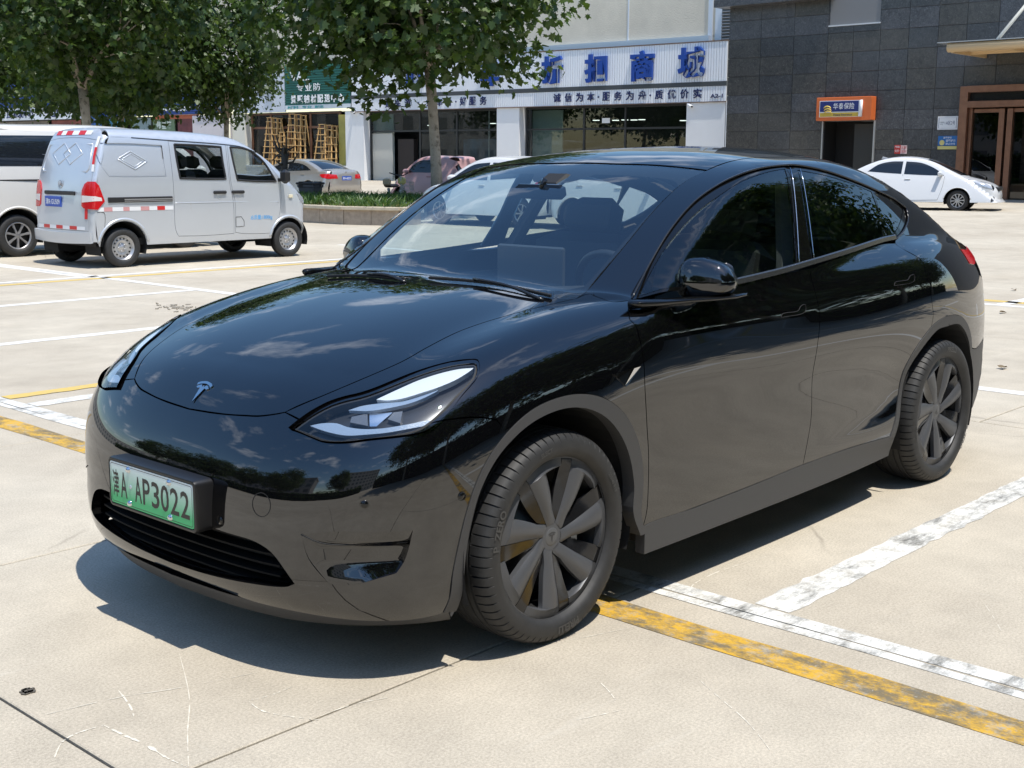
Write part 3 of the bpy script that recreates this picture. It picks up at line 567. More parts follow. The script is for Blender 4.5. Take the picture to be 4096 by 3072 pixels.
def window(s0, s1, z0, z1, verts, hors, parent=SHOP, y=-.12, w=.11, m=FRAME, pane=PANE, skip=()):
    """frame with mullions at verts/hors, one pane per opening"""
    xs = [s0] + list(verts) + [s1]; zs = [z0] + list(hors) + [z1]; b = MB()
    for x in xs: b.box((x, y, (z0 + z1) / 2), (w, .10, z1 - z0 + w))
    for z in zs: b.box(((s0 + s1) / 2, y - .003, z), (s1 - s0, .09, w * .9))
    f = b.build('window_frame', m, parent)
    for i in range(len(xs) - 1):
        for j in range(len(zs) - 1):
            if (i, j) in skip: continue
            q = MB(); q.box(((xs[i] + xs[i + 1]) / 2, y, (zs[j] + zs[j + 1]) / 2), (xs[i + 1] - xs[i] - w, .012, zs[j + 1] - zs[j] - w)); q.build('pane', pane, f)
    return f
w2 = window(2.30, 12.85, .1, 4.34, (6.26, 8.92), (3.20,)); w1 = window(14.62, 25.05, .1, 4.34, (18.0, 20.92), (3.22,), skip=((2, 0),))
b = MB(); b.box((11.75, -.6, 2.2), (2.1, .05, 4.1)); b.box((24.2, -.35, 2.2), (1.75, .05, 4.1)); b.build('pale_partition', PALE, SHOP)
b = MB(); b.box((24.2, -.2, 1.6), (1.8, .05, 3.0)); b.build('door_leaf', mat('beige_door', (.50, .50, .46), .6), SHOP)
LIT = mat('ceiling_lamp_glow', (.9, .9, .9), .5, emit=((1, .97, .9), 2.2))
for s, z in ((9.6, 3.72), (8.3, 3.70), (7.7, 3.71), (7.1, 3.70), (6.6, 3.71), (4.0, 3.62), (3.4, 3.66), (2.9, 3.6), (22, 3.6), (17, 3.65)):
    q = MB(); q.box((s, -2.2, z), (.32, .2, .04)); q.build('ceiling_light', LIT, SHOP)
b = MB(); b.box((17.5, -2.2, 2.0), (3.6, .05, 1.5)); b.build('wall_poster', mat('blue_poster', (.08, .16, .26), .6, noise=(1.5, .6)), SHOP)
b = MB(); b.box((22.4, -.6, 1.5), (1.3, .4, 2.5)); b.build('display_shelf', mat('dark_shelf', (.03, .022, .02), .7), SHOP)
b = MB(); b.box((4.2, -2.0, 1.3), (2.4, .4, 1.6)); b.box((9.0, -2.4, 1.0), (3.0, .5, 1.2), bev=.1); b.build('shop_counter', mat('counter_grey', (.12, .12, .125), .6), SHOP)
b = MB()
for s in (20.0, 15.9): b.box((s, -.5, 2.3), (.05, .05, 4.2))
b.build('bright_post', mat('white_post', (.8, .8, .8), .4), SHOP)
# paper notice
b = MB(); b.box((7.5, -.09, 3.62), (.5, .01, .26)); b.build('notice', WHITE, SHOP)
# --- white corrugated sign board with blue lettering
BLUE = mat('blue_letter', (.010, .055, .30), .35, coat=.2); NAVY = mat('navy_letter', (.012, .02, .10), .5); GREYB = mat('dark_grey_band', (.055, .062, .066), .5); SLAT = mat('white_slat', (.80, .82, .85), .45, noise=(.6, .04))
def local_thing(name, label, cat, parent_like, group=None):
    o = thing(name, label, cat, parent_like.location, parent_like.rotation_euler.z, group); return o
def letters(txt, boxes, m, parent, y, bold=.0, depth=.0, name='letter'):
    for ch, (s0, z1, s1, z0) in zip(txt, boxes):
        V, F = text_fit(ch, abs(s0 - s1), z1 - z0, bold, depth)
        if len(V): mesh(name, place(V, ((s0 + s1) / 2, y + depth / 2, (z0 + z1) / 2), (-1, 0, 0), (0, 0, 1)), F, m, parent)
SIGN = local_thing('sign_board', 'long white ribbed shop sign with big blue characters above the glass shopfronts', 'sign', SHOP)
b = MB()
for k in range(175):
    s = .075 + .15 * k
    if s > 26.15: break
    b.box((s, .47, 6.35), (.128, .06, 1.90)); b.box((s, .47, 4.80), (.128, .06, .74))
sp = b.build('slat_panel', SLAT, SIGN); sp['kind'] = 'stuff'
b = MB(); b.box((13.1, .40, 5.86), (26.2, .06, 2.88)); b.build('backing', mat('sign_backing_grey', (.10, .105, .11), .7), SIGN)
b = MB(); b.box((13.1, .475, 5.285), (26.2, .09, .22)); b.build('dark_band', GREYB, SIGN)
b = MB(); b.box((13.1, .47, 7.33), (26.2, .12, .05)); b.box((13.1, .47, 4.41), (26.2, .12, .04)); b.build('edge_trim', mat('brown_edge', (.16, .10, .07), .5), SIGN)
big = [(11.29, 7.04, 9.90, 5.58), (8.42, 7.02, 7.03, 5.57), (5.55, 7.06, 4.13, 5.53), (2.71, 7.10, 1.20, 5.60)]
letters('折扣商城', big, BLUE, SIGN, .52, .035, .16)
letters('心车', [(21.4, 7.02, 20.0, 5.6), (15.6, 7.04, 14.2, 5.6)], BLUE, SIGN, .52, .035, .16)
sm = [10.30, 9.55, 8.82, 8.08, None, 7.09, 6.36, 5.62, 4.86, None, 3.85, 3.10, 2.35, 1.60]
letters('诚信为本·服务为舟·质优价实', [((c + .24) if c else (7.64 if i == 4 else 4.42), 5.07 if c else 4.87, (c - .24) if c else (7.55 if i == 4 else 4.33), 4.61 if c else 4.77) for i, c in enumerate(sm)], NAVY, SIGN, .505, .02, .03)
cs = [22.95, 22.15, 21.35, None, 19.6, 18.85, 18.1, None, 17.0, 16.3, 15.5]
letters('好车源·好车价·好服务', [((c + .25) if c else (20.55 if i == 3 else 17.60), 5.07 if c else 4.87, (c - .25) if c else (20.45 if i == 3 else 17.50), 4.59 if c else 4.77) for i, c in enumerate(cs)], NAVY, SIGN, .505, .02, .03)
letters(['A2-1'], [(.87, 4.79, .18, 4.60)], NAVY, SIGN, .505, .02, .02)
# cameras under the sign
def cctv(s, z):
    t = thing('security_camera', 'white camera above the left shop pillar' if s > 10 else 'white camera under the right end of the ribbed sign', 'camera', (0, 0, 0)); t.location = SHOP.matrix_basis @ Vector((s, .5, z)); t.rotation_euler = SHOP.rotation_euler
    b = MB(); b.box((0, -.02, .03), (.14, .10, .10), bev=.02); b.build('mount', WHITE, t); b = MB(); b.tube([(.02, .02, 0), (-.18, .16, -.06), (-.34, .26, -.10)], .065, 10); b.build('camera_body', WHITE, t); b = MB(); b.tube([(-.34, .26, -.10), (-.36, .275, -.105)], .05, 10); b.build('camera_lens', DARKP, t)
DARKP = mat('black_plastic', (.012, .012, .013), .5)
SHOP.matrix_basis; bpy.context.view_layer.update(); cctv(2.1, 4.30); cctv(25.95, 4.42)
# --- green sign
GS = local_thing('green_sign', 'dark green corrugated shop sign with white characters beside the ribbed sign', 'sign', SHOP)
GREEN = mat('green_cladding', (.012, .10, .065), .45); WL = mat('white_letter', (.82, .83, .84), .5)
b = MB(); z = 4.92
b.box((29.2, .40, 6.1), (6.0, .06, 2.5))
while z < 7.3: b.box((29.2, .45, z + .07), (6.0, .06, .125), M=Matrix.Rotation(.22, 3, 'X')); z += .155
p_ = b.build('green_panel', GREEN, GS); p_['kind'] = 'stuff'
b = MB(); b.box((29.2, .45, 4.79), (6.0, .08, .27)); b.build('pale_strip', mat('pale_strip', (.62, .68, .72), .5), GS)
letters(['VA', '_'], [(31.63, 7.04, 30.3, 6.44), (30.2, 6.52, 29.85, 6.44)], WL, GS, .52, .03, .03)
letters('专业防', [(31.0 - .78 * i, 6.25, 31.0 - .78 * i - .6, 5.79) for i in range(3)], WL, GS, .52, .0, .03)
letters('景墅辅材配送中心', [(31.60 - .625 * i, 5.54, 31.60 - .625 * i - .50, 5.03) for i in range(8)], WL, GS, .52, .03, .03)
TEAL = mat('teal_letter', (.04, .32, .34), .5)
letters(['材料', '专业', '配送'], [(32.0, 4.88, 30.9, 4.70), (30.6, 4.88, 29.7, 4.70), (29.4, 4.88, 28.6, 4.70)], TEAL, GS, .495, .02, .01)
# --- pale grey sign
PS = local_thing('grey_sign', 'plain pale grey shop sign panel between the green and the blue sign', 'sign', SHOP)
b = MB(); b.box((34.8, .42, 5.85), (5.1, .12, 2.66)); b.build('panel', mat('pale_grey_panel', (.56, .60, .66), .5, noise=(.4, .04)), PS)
letters(['门'], [(33.9, 5.95, 33.3, 5.3)], mat('steel_letter', (.32, .35, .38), .35, metal=.6), PS, .50, .02, .08)
letters('大', [(37.0, 5.0, 36.66, 4.68)], NAVY, PS, .49, 0, .01)
# --- blue corrugated sign
BS = local_thing('blue_sign', 'long blue corrugated shop sign with white characters behind the trees', 'sign', SHOP)
BLUEP = mat('blue_cladding', (.015, .045, .22), .45)
b = MB(); b.box((46, .40, 6.0), (16.2, .06, 2.9)); z = 4.60
while z < 7.4: b.box((46, .45, z + .07), (16.2, .06, .115), M=Matrix.Rotation(.22, 3, 'X')); z += .15
p_ = b.build('blue_panel', BLUEP, BS); p_['kind'] = 'stuff'
letters('伟星管板', [(52.0, 6.7, 50.5, 5.4), (49.3, 6.7, 47.8, 5.4), (46.4, 6.7, 45.0, 5.4), (44.4, 6.7, 42.8, 5.4)], WL, BS, .52, .06, .04)
letters(['水暖配送中心', '电话:13612046067', '13132243470', '红旗路市场A2-D'], [(51.2, 5.22, 48.4, 4.88), (46.9, 5.12, 44.2, 4.80), (43.9, 5.12, 42.0, 4.80), (41.2, 5.2, 38.5, 4.85)], WL, BS, .52, .02, .03)
# --- signs further left
LS = local_thing('white_sign', 'white shop sign with dark characters far left behind the tree row', 'sign', SHOP)
b = MB(); b.box((64, .45, 4.95), (19, .10, .95)); b.build('panel', mat('white_panel', (.72, .74, .77), .5), LS)
letters(['门业批发中心', '一卫', '铜璐'], [(66.2, 5.25, 61.8, 4.65), (60.2, 5.25, 58.3, 4.65), (56.2, 5.05, 55.0, 4.6)], NAVY, LS, .52, .03, .02)
b = MB(); b.box((64, .40, 6.4), (19, .06, 1.9)); z = 5.5
while z < 7.3: b.box((64, .45, z + .07), (19, .06, .115), M=Matrix.Rotation(.22, 3, 'X')); z += .15
p_ = b.build('blue_panel', BLUEP, LS); p_['kind'] = 'stuff'
TS = local_thing('shield_sign', 'narrow blue sign with a white shield outline behind the left tree trunk', 'sign', SHOP)
b = MB(); b.box((53.15, .62, 4.7), (1.1, .14, 1.7)); b.build('panel', mat('mid_blue', (.02, .10, .33), .5), TS)
sh = [(-.24, .34), (0, .42), (.24, .34), (.24, 0), (.14, -.24), (0, -.38), (-.14, -.24), (-.24, 0)]; b = MB()
for i in range(8): p, q = sh[i], sh[(i + 1) % 8]; b.bar((53.15 - p[0], .70, 4.85 + p[1]), (53.15 - q[0], .70, 4.85 + q[1]), .05, .02)
b.bar((52.98, .70, 5.02), (53.32, .70, 5.02), .06, .02); b.bar((53.15, .70, 5.02), (53.15, .70, 4.6), .06, .02); b.bar((52.65, .70, 4.35), (53.65, .70, 4.35), .03, .02); b.build('shield_outline', WL, TS)
letters(['A2-B'], [(52.95, 4.28, 52.65, 4.12)], WL, TS, .70, 0, .01)
# --- small shops below the coloured signs
WOODF = mat('brown_shop_frame', (.17, .075, .04), .5, noise=(3, .3)); DGL = glass('dim_shop_glass', (.40, .44, .46), ior=1.5)
window(27.75, 36.2, 1.12, 4.45, (30.47, 32.5, 34.3), (3.55,), w=.16, m=WOODF, pane=DGL)
b = MB(); b.box((27.25, .02, 2.7), (.98, .06, 3.16), bev=.02); b.build('yellow_panel', mat('mustard_panel', (.33, .30, .07), .5, noise=(2, .15)), SHOP)
b = MB()
for i in range(9): b.box((31.5, .42 + .003 * (i % 2), .12 + .115 * i), (9.6, .05 if i % 2 else .04, .10))
b.box((31.5, -.1, 1.07), (9.6, 1.15, .1)); b.box((31.5, -.2, .5), (9.5, 1.1, 1.0)); b.build('platform', mat('white_slatted_platform', (.70, .72, .73), .6, noise=(2, .06)), SHOP)
for (s0, s1, m_, tx) in ((42.05, 44.05, mat('maroon_poster', (.13, .03, .035), .6, noise=(2, .5)), ''), (44.4, 46.95, mat('olive_poster', (.13, .20, .11), .6), '伟星管'), (47.2, 49.6, mat('grey_green_panel', (.20, .27, .28), .5), ''), (50.4, 52.3, mat('cyan_panel', (.05, .22, .38), .5), ''), (54.5, 60, mat('dim_red_panel', (.20, .06, .05), .7, noise=(1, .4)), ''), (60.5, 72, mat('dim_shop_wall', (.16, .14, .12), .8, noise=(1, .4)), '')):
    b = MB(); b.box(((s0 + s1) / 2, .05, 2.2), (s1 - s0, .06, 4.4)); o = b.build('shop_panel', m_, SHOP)
    if tx: letters(list(tx), [(46.5 - .62 * i, 4.15, 46.5 - .62 * i - .52, 3.6) for i in range(3)], mat('pale_letter', (.62, .68, .62), .5), SHOP, .09, .03, .01)
b = MB(); b.box((44.2, .09, 4.42), (5.2, .05, .28)); b.build('orange_strip', mat('orange_strip', (.45, .12, .06), .6), SHOP)
b = MB(); b.box((38.9, .12, 1.4), (2.6, .05, 2.3)); b.build('cyan_shutter', mat('cyan_shutter', (.06, .42, .60), .5), SHOP)
# --- drain pipe
PIPE = thing('drain_pipe', 'cream drain pipe running down the pillar beside the pale grey sign', 'pipe', SHOP.location, SHOP.rotation_euler.z)
b = MB(); b.tube([(37.75, .62, 0), (37.75, .62, 5.6)], .09, 10); b.build('pipe', mat('cream_pipe', (.68, .64, .50), .6), PIPE)
# --- wooden step ladders on the platform
WOOD = mat('fresh_pine', (.56, .36, .15), .6, noise=(6, .22)); 
def ladder(s, y, h, w, lab, lean=.0):
    t = thing('step_ladder', lab, 'ladder', (0, 0, 0), 0, 'wooden step ladders stacked outside the shop'); t.location = SHOP.matrix_basis @ Vector((s, y, 1.12)); t.rotation_euler = (0, 0, SHOP.rotation_euler.z + lean)
    for sd in (-1, 1):
        b = MB(); b.bar((sd * w / 2, .34, 0), (sd * w * .22, 0, h), .05, .075); b.build('front_rail', WOOD, t)
        b = MB(); b.bar((sd * w * .40, -.34, 0), (sd * w * .20, -.03, h * .97), .045, .05); b.build('rear_rail', WOOD, t)
    n = max(3, int(h / .42))
    for k in range(1, n + 1):
        u = k / (n + .6); ww = w * (1 - u) + w * .44 * u; b = MB(); b.box((0, .34 * (1 - u) + .02, h * u), (ww + .16, .09, .05)); b.build('step', WOOD, t)
    b = MB(); b.box((0, 0, h + .02), (w * .5, .20, .045)); b.build('top_board', WOOD, t)
bpy.context.view_layer.update()
for i, (s, y, h, w, ln) in enumerate(((33.95, .30, 3.05, .85, .1), (33.55, .18, 3.02, .85, .0), (33.25, .08, 2.98, .8, -.05), (32.70, .36, 2.1, .75, .1), (32.35, .25, 1.75, .7, 0), (31.75, .30, 3.25, .95, .08), (31.30, .18, 3.2, .9, 0), (30.95, .06, 3.15, .9, -.05), (28.95, .32, 2.55, 1.0, .1), (28.45, .18, 2.5, .95, 0), (28.1, .06, 2.45, .9, -.05))):
    g = ('left stack', 'tall middle stack', 'right stack')[0 if i < 5 else 1 if i < 8 else 2]; wh = ('first', 'second', 'third', 'fourth and low', 'last and lowest')[i if i < 5 else i - 5 if i < 8 else i - 8]
    ladder(s, y, h, w, '%s pale wooden step ladder from the left in the %s' % (wh, g), ln)
# ---------------------------------------------------------------- dark granite building (local x runs left in the photo)
DK = thing('granite_building', 'dark grey granite-clad building with bronze doors at the right', 'building', (-43.5, 0, 0), -PI / 2)
def granite(name, c, k):
    m = bpy.data.materials.new(name); m.use_nodes = True; n = m.node_tree.nodes; l = m.node_tree.links; b = n['Principled BSDF']; g = n.new('ShaderNodeNewGeometry')
    def noise(sc, det, ro, dist=0):
        t = n.new('ShaderNodeTexNoise'); t.inputs['Scale'].default_value = sc; t.inputs['Detail'].default_value = det; t.inputs['Roughness'].default_value = ro; t.inputs['Distortion'].default_value = dist; l.new(g.outputs['Position'], t.inputs['Vector']); return t.outputs[0]
    def rng(src, a, d, lo, hi):
        r = n.new('ShaderNodeMapRange'); r.inputs['From Min'].default_value = a; r.inputs['From Max'].default_value = d; r.inputs['To Min'].default_value = lo; r.inputs['To Max'].default_value = hi; l.new(src, r.inputs[0]); return r.outputs[0]
    mx = n.new('ShaderNodeMixRGB'); l.new(rng(noise(7, 8, .75, 1.2), .40, .66, 0, 1), mx.inputs[0]); mx.inputs[1].default_value = (c[0] * .55, c[1] * .55, c[2] * .58, 1); mx.inputs[2].default_value = (c[0] * 1.5, c[1] * 1.45, c[2] * 1.35, 1)
    m2 = n.new('ShaderNodeMixRGB'); l.new(rng(noise(26, 4, .6, .6), .58, .70, 0, .8), m2.inputs[0]); l.new(mx.outputs[0], m2.inputs[1]); m2.inputs[2].default_value = (c[0] * 3.2, c[1] * 3.2, c[2] * 3.1, 1)
    m3 = n.new('ShaderNodeMixRGB'); l.new(rng(noise(.35, 5, .6), .45, .7, 0, .35), m3.inputs[0]); l.new(m2.outputs[0], m3.inputs[1]); m3.inputs[2].default_value = (c[0] * 2, c[1] * 2, c[2] * 2, 1)
    l.new(m3.outputs[0], b.inputs['Base Color']); b.inputs['Roughness'].default_value = .28 + .05 * k; return m
GRA = [granite('dark_granite', (.056, .059, .064), 0), granite('dark_granite_warm', (.062, .061, .058), 1), granite('dark_granite_grey', (.070, .073, .080), 2)]
b = MB()
# backing with door openings left out
for s0, s1, z0, z1 in ((22.21, 26.83, 0, 12), (16.6, 20.02, 0, 12), (20.02, 22.21, 3.12, 12), (-8, 16.6, 4.3, 12), (-8, 6, 0, 4.3)):
    b.box(((s0 + s1) / 2, -.25, (z0 + z1) / 2), (s1 - s0, .44, z1 - z0))
b.box((21.7, -6.5, 6), (10.2, 10.1, 12)); b.box((4.3, -8.2, 6), (24.6, 9.9, 12)); b.box((4.3, -1.8, 8.3), (24.6, 2.9, 7.9))
bk = b.build('wall', mat('mortar_dark', (.20, .20, .20), .9), DK)
# keep the block behind the openings
rg_ = random.Random(11)
rowz = [0, .50, 1.25, 2.0, 2.755, 3.50, 4.255, 5.01, 5.765, 6.52, 7.275, 8.03, 8.785, 9.54]
colL = [26.83, 25.28, 23.74, 22.21]; colR = [22.21, 21.11, 19.98, 18.82, 17.66, 16.57, 15.39, 14.25, 13.1, 11.95, 10.8, 9.65, 8.5, 7.3]
_gm = {}
def gpanel(s0, s1, z0, z1):
    w, h = round(abs(s1 - s0) - .016, 3), round(z1 - z0 - .016, 3)
    if w < .05 or h < .05: return
    k = rg_.choice((0, 0, 1, 1, 2)); key = (w, h, k)
    if key not in _gm:
        q = MB(); q.box((0, 0, 0), (w, .03, h), bev=.004); me = bpy.data.meshes.new('granite_panel'); me.from_pydata(q.V, [], q.F); me.materials.append(GRA[k]); _gm[key] = me
    o = link('granite_panel', _gm[key], bk, ((s0 + s1) / 2, .0 + rg_.uniform(-.002, .002), (z0 + z1) / 2)); o.rotation_euler = (rg_.uniform(-.003, .003), 0, rg_.uniform(-.004, .004))
for z0, z1 in zip(rowz[:-1], rowz[1:]):
    for cols in (colL, colR):
        for s1, s0 in zip(cols[:-1], cols[1:]):
            if 20.0 < (s0 + s1) / 2 < 22.2:
                if z1 <= 3.2: continue
                if z0 < 3.2: gpanel(s0, s1, 3.5 if z0 > 3.4 else 3.14, z1); continue
                if 6.8 < z1 and z0 > 6.4 and z0 < 9:   # recess
                    if z0 < 6.6: gpanel(s0, s1, z0, 6.80)
                    continue
            if (s0 + s1) / 2 < 16.57 and (s0 + s1) / 2 > 6:
                if z1 <= 4.35: continue
            gpanel(s0, s1, z0, z1)
# recess with blue glass
b = MB(); b.box((21.1, -1.3, 8.2), (2.2, .06, 2.8)); b.build('recess_glass', mat('teal_glass', (.012, .035, .05), .05, ior=1.6), DK)
b = MB(); b.box((22.2, -.66, 8.2), (.05, 1.3, 2.8)); b.box((20.0, -.66, 8.2), (.05, 1.3, 2.8)); b.build('recess_side', GRA[0], DK)
b = MB(); b.box((21.1, -.62, 6.80), (2.2, 1.34, .05)); b.build('recess_sill', mat('pale_sill', (.55, .57, .58), .5), DK)
b = MB(); b.box((24.6, .30, 7.98), (5.2, .75, .30)); b.build('projecting_band', GRA[2], DK)
# side door with orange sign
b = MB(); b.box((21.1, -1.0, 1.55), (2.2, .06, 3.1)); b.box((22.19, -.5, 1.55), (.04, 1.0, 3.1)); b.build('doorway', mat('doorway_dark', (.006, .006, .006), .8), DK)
b = MB(); b.box((20.52, -.30, 1.5), (.98, .05, 3.0)); dl = b.build('door_leaf', mat('charcoal_door', (.022, .024, .024), .45), DK)
b = MB(); b.box((20.12, -.25, 1.35), (.05, .05, .16)); b.tube([(20.12, -.22, 1.35), (20.30, -.20, 1.35)], .014); b.build('door_handle', mat('steel_handle', (.5, .5, .5), .3, metal=1), dl)
for s_ in (22.24, 20.0): b = MB(); b.box((s_, .03, 1.56), (.06, .10, 3.12)); b.build('door_jamb', mat('door_frame_steel', (.42, .43, .43), .4, metal=.6), DK)
OS = thing('orange_sign', 'orange box sign with a blue and gold insurance panel over the side door', 'sign', DK.location, -PI / 2)
ORANGE = mat('orange_box', (.62, .14, .035), .45)
b = MB(); b.box((21.18, .22, 3.58), (2.36, .38, .90), bev=.015); b.build('sign_box', ORANGE, OS)
b = MB(); b.box((21.33, .42, 3.58), (1.76, .03, .63)); b.build('panel_rim', WHITE, OS)
b = MB(); b.box((21.35, .437, 3.67), (1.66, .02, .40)); b.build('blue_panel', mat('sign_navy', (.012, .025, .15), .4), OS)
b = MB(); b.box((21.35, .437, 3.355), (1.66, .02, .15)); b.build('gold_panel', mat('sign_gold', (.52, .36, .05), .4), OS)
b = MB(); b.tube([(20.40, .45, 3.26), (20.40, .45, 3.90)], .05, 12); b.build('white_roll', WHITE, OS)
letters('华泰保险', [(21.60 - .235 * i, 3.80, 21.60 - .235 * i - .20, 3.56) for i in range(4)], WHITE, OS, .449, .0, .006)
letters(['Huatai Insurance'], [(21.58, 3.40, 20.78, 3.31)], NAVY, OS, .449, 0, .004)
b = MB()
for k in range(3):
    a0 = 2.2 - .1 * k; c_ = (21.86, 3.55 - .09 * k); pts = [(c_[0] - .02 * k - (.17) * math.cos(a), .452 + .004 * k, c_[1] + .13 * math.sin(a)) for a in np.linspace(.3, 2.7, 9)]
    b.tube(pts, [.012 + .020 * math.sin(PI * i / 8) for i in range(9)], 6)
b.build('swoosh_emblem', mat('sign_gold_bright', (.70, .50, .10), .4), OS)
# canopy with tie rod
CN = thing('canopy', 'bronze and cream glass canopy over the entrance at the upper right', 'canopy', DK.location, -PI / 2)
CREAM = mat('cream_canopy', (.64, .46, .26), .45); CREAM2 = mat('cream_canopy_underside', (.74, .60, .38), .6)
cx0, cx1, yo = 15.95, 5.0, 2.9
b = MB(); b.tube([(cx0, yo, 5.45), (cx1, yo, 5.45)], .16, 12); b.build('front_tube', CREAM, CN)
b = MB(); b.box(((cx0 + cx1) / 2, yo / 2 + .1, 5.42), (cx0 - cx1, yo - .1, .04)); b.build('soffit', CREAM2, CN)
b = MB(); b.box(((cx0 + cx1) / 2 + .1, yo / 2, 5.63), (cx0 - cx1 + .5, yo + .3, .03)); b.build('glass_top', mat('canopy_glass', (.45, .47, .47), .15), CN)
for k in range(6):
    s = cx0 - .15 - 2.1 * k; b = MB(); b.box((s, yo / 2, 5.35), (.09, yo, .16)); b.build('rib', CREAM, CN)
b = MB(); b.box(((cx0 + cx1) / 2, yo * .5, 5.35), (cx0 - cx1, .06, .12)); b.build('rib', CREAM, CN)
b = MB(); b.tube([(14.35, yo - .2, 5.62), (13.2, .0, 8.6)], .06, 8); b.box((14.35, yo - .2, 5.62), (.3, .2, .05)); b.build('tie_rod', mat('cream_rod', (.72, .68, .58), .45), CN)
# bronze entrance
BRZ = mat('brushed_bronze', (.30, .155, .10), .36, metal=.65, noise=(4, .18)); EN = thing('entrance_doors', 'brown bronze framed glass entrance doors at the right edge', 'door', DK.location, -PI / 2)
DG = glass('entrance_glass', (.14, .15, .15), ior=1.7)
def post(s, w, z0, z1, y=.12, d=.35): b = MB(); b.box((s, y, (z0 + z1) / 2), (w, d, z1 - z0), bev=.012); b.build('post', BRZ, EN)
post(16.40, .30, 0, 4.28); post(16.17, .12, 0, 3.5, .0, .25)
for s in (15.02, 14.72, 13.62, 13.30): post(s, .20, 0, 3.46, .0, .25)
for z0, z1 in ((4.05, 4.29), (3.50, 3.74)): b = MB(); b.box((11.4, .12, (z0 + z1) / 2), (9.8, .36, z1 - z0), bev=.01); b.build('crossbar', BRZ, EN)
b = MB(); b.box((11.4, .05, 3.89), (9.8, .05, .32)); b.build('transom', GLOSSB if 'GLOSSB' in globals() else mat('black_transom', (.012, .012, .013), .2), EN)
for s0, s1 in ((16.1, 15.12), (14.62, 13.72), (13.2, 12.2), (12.0, 8)):
    b = MB(); b.box(((s0 + s1) / 2, -.02, 3.39), (s0 - s1, .12, .13)); b.build('rail', BRZ, EN)
    b = MB(); b.box(((s0 + s1) / 2, -.03, 1.66), (s0 - s1, .02, 3.3)); b.build('pane', DG, EN)
b = MB(); b.box((11.5, -3.0, 2), (10, .1, 4.4)); b.build('lobby', mat('lobby_dark', (.03, .028, .026), .8), EN)
# plates on the wall
def plate_thing(name, lab, s0, s1, z0, z1, m):
    t = thing(name, lab, 'sign', DK.location, -PI / 2); b = MB(); b.box(((s0 + s1) / 2, .025, (z0 + z1) / 2), (abs(s0 - s1), .02, z1 - z0), bev=.003); b.build('plate', m, t); return t
t = plate_thing('address_plate', 'white address plate with a thin blue border left of the bronze doors', 17.46, 16.68, 2.73, 3.22, WHITE)
b = MB()
for p, q in (((17.41, 2.78), (16.73, 2.78)), ((16.73, 2.78), (16.73, 3.17)), ((16.73, 3.17), (17.41, 3.17)), ((17.41, 3.17), (17.41, 2.78))): b.bar((p[0], .037, p[1]), (q[0], .037, q[1]), .014, .003)
b.bar((17.17, .037, 2.93), (17.17, .037, 3.02), .01, .003); b.build('border', NAVY, t)
letters(['A区2号'], [(17.13, 3.05, 16.78, 2.90)], NAVY, t, .036, .0, .003); letters(['红旗路', '197号'], [(17.38, 3.03, 17.21, 2.97), (17.36, 2.95, 17.24, 2.90)], mat('grey_ink', (.25, .27, .3), .6), t, .036, 0, .003)
t = plate_thing('notice_plate', 'blue and yellow notice with white characters below the address plate', 17.40, 16.66, 2.14, 2.50, mat('notice_blue', (.02, .15, .42), .45))
b = MB(); b.box((17.03, .038, 2.065), (.74, .018, .12)); b.build('yellow_strip', mat('notice_yellow', (.70, .60, .22), .5), t)
letters(['温馨提示', '温馨提示', '禁止停车'], [(17.2, 2.47, 16.87, 2.40), (17.1, 2.37, 16.72, 2.28), (17.1, 2.25, 16.72, 2.17)], WHITE, t, .037, .01, .003)
b = MB(); b.poly([(17.24 - .10 * math.cos(a), .036, 2.25 + .10 * math.sin(a)) for a in np.linspace(0, 2 * PI, 21)[:-1]], .004, (0, 1, 0)); b.build('round_badge', mat('notice_yellow', (.70, .60, .22), .5), t)
t = plate_thing('red_notice', 'small red and white paper notice low on the granite wall', 19.13, 18.88, 1.84, 2.17, mat('notice_red', (.50, .035, .03), .6))
b = MB(); b.box((18.75, .026, 2.0), (.25, .018, .32)); b.build('white_half', mat('notice_white_red', (.70, .52, .50), .6, noise=(14, .5)), t)
letters(['严禁烟火', '安全第一'], [(19.11, 2.14, 18.90, 2.06), (19.11, 2.0, 18.90, 1.9)], WHITE, t, .037, .0, .002); letters(['注意', '消防'], [(18.85, 2.13, 18.66, 2.02), (18.85, 1.98, 18.66, 1.88)], mat('notice_red', (.50, .035, .03), .6), t, .037, 0, .002)
# ---------------------------------------------------------------- buildings out of frame that the paint reflects
def block(name, label, cx, cy, w, d, h, rz, wallc, floors, bays):
    t = thing(name, label, 'building', (cx, cy, 0), rz); b = MB(); b.box((0, 0, h / 2), (w, d, h)); b.box((0, 0, h + .3), (w + .5, d + .5, .6)); b.build('wall', mat('%s_wall' % name, wallc, .85, noise=(.4, .1)), t)
    G_ = mat('far_window', (.14, .15, .16), .15); 
    for f in range(floors):
        b = MB()
        for k in range(bays):
            x = -w / 2 + (k + .5) * w / bays; b.box((x, d / 2 + .02, 1.9 + f * h / floors), (w / bays * .55, .1, h / floors * .5)); b.box((x, -d / 2 - .02, 1.9 + f * h / floors), (w / bays * .55, .1, h / floors * .5))
        o = b.build('window_row', G_, t); o['kind'] = 'stuff'
block('office_block', 'long grey office block across the road', 52, -38, 60, 12, 13, PI / 2, (.30, .29, .28), 4, 18)
block('apartment_block', 'pale apartment block across the road', 55, 26, 34, 12, 17, PI / 2, (.42, .40, .37), 6, 10)
block('added_far_block', 'long pale warehouse at the far end of the lot', 10, -150, 190, 14, 11, 0, (.36, .35, .33), 2, 40)  # added out of frame to hide the yellow horizon in the shop glass
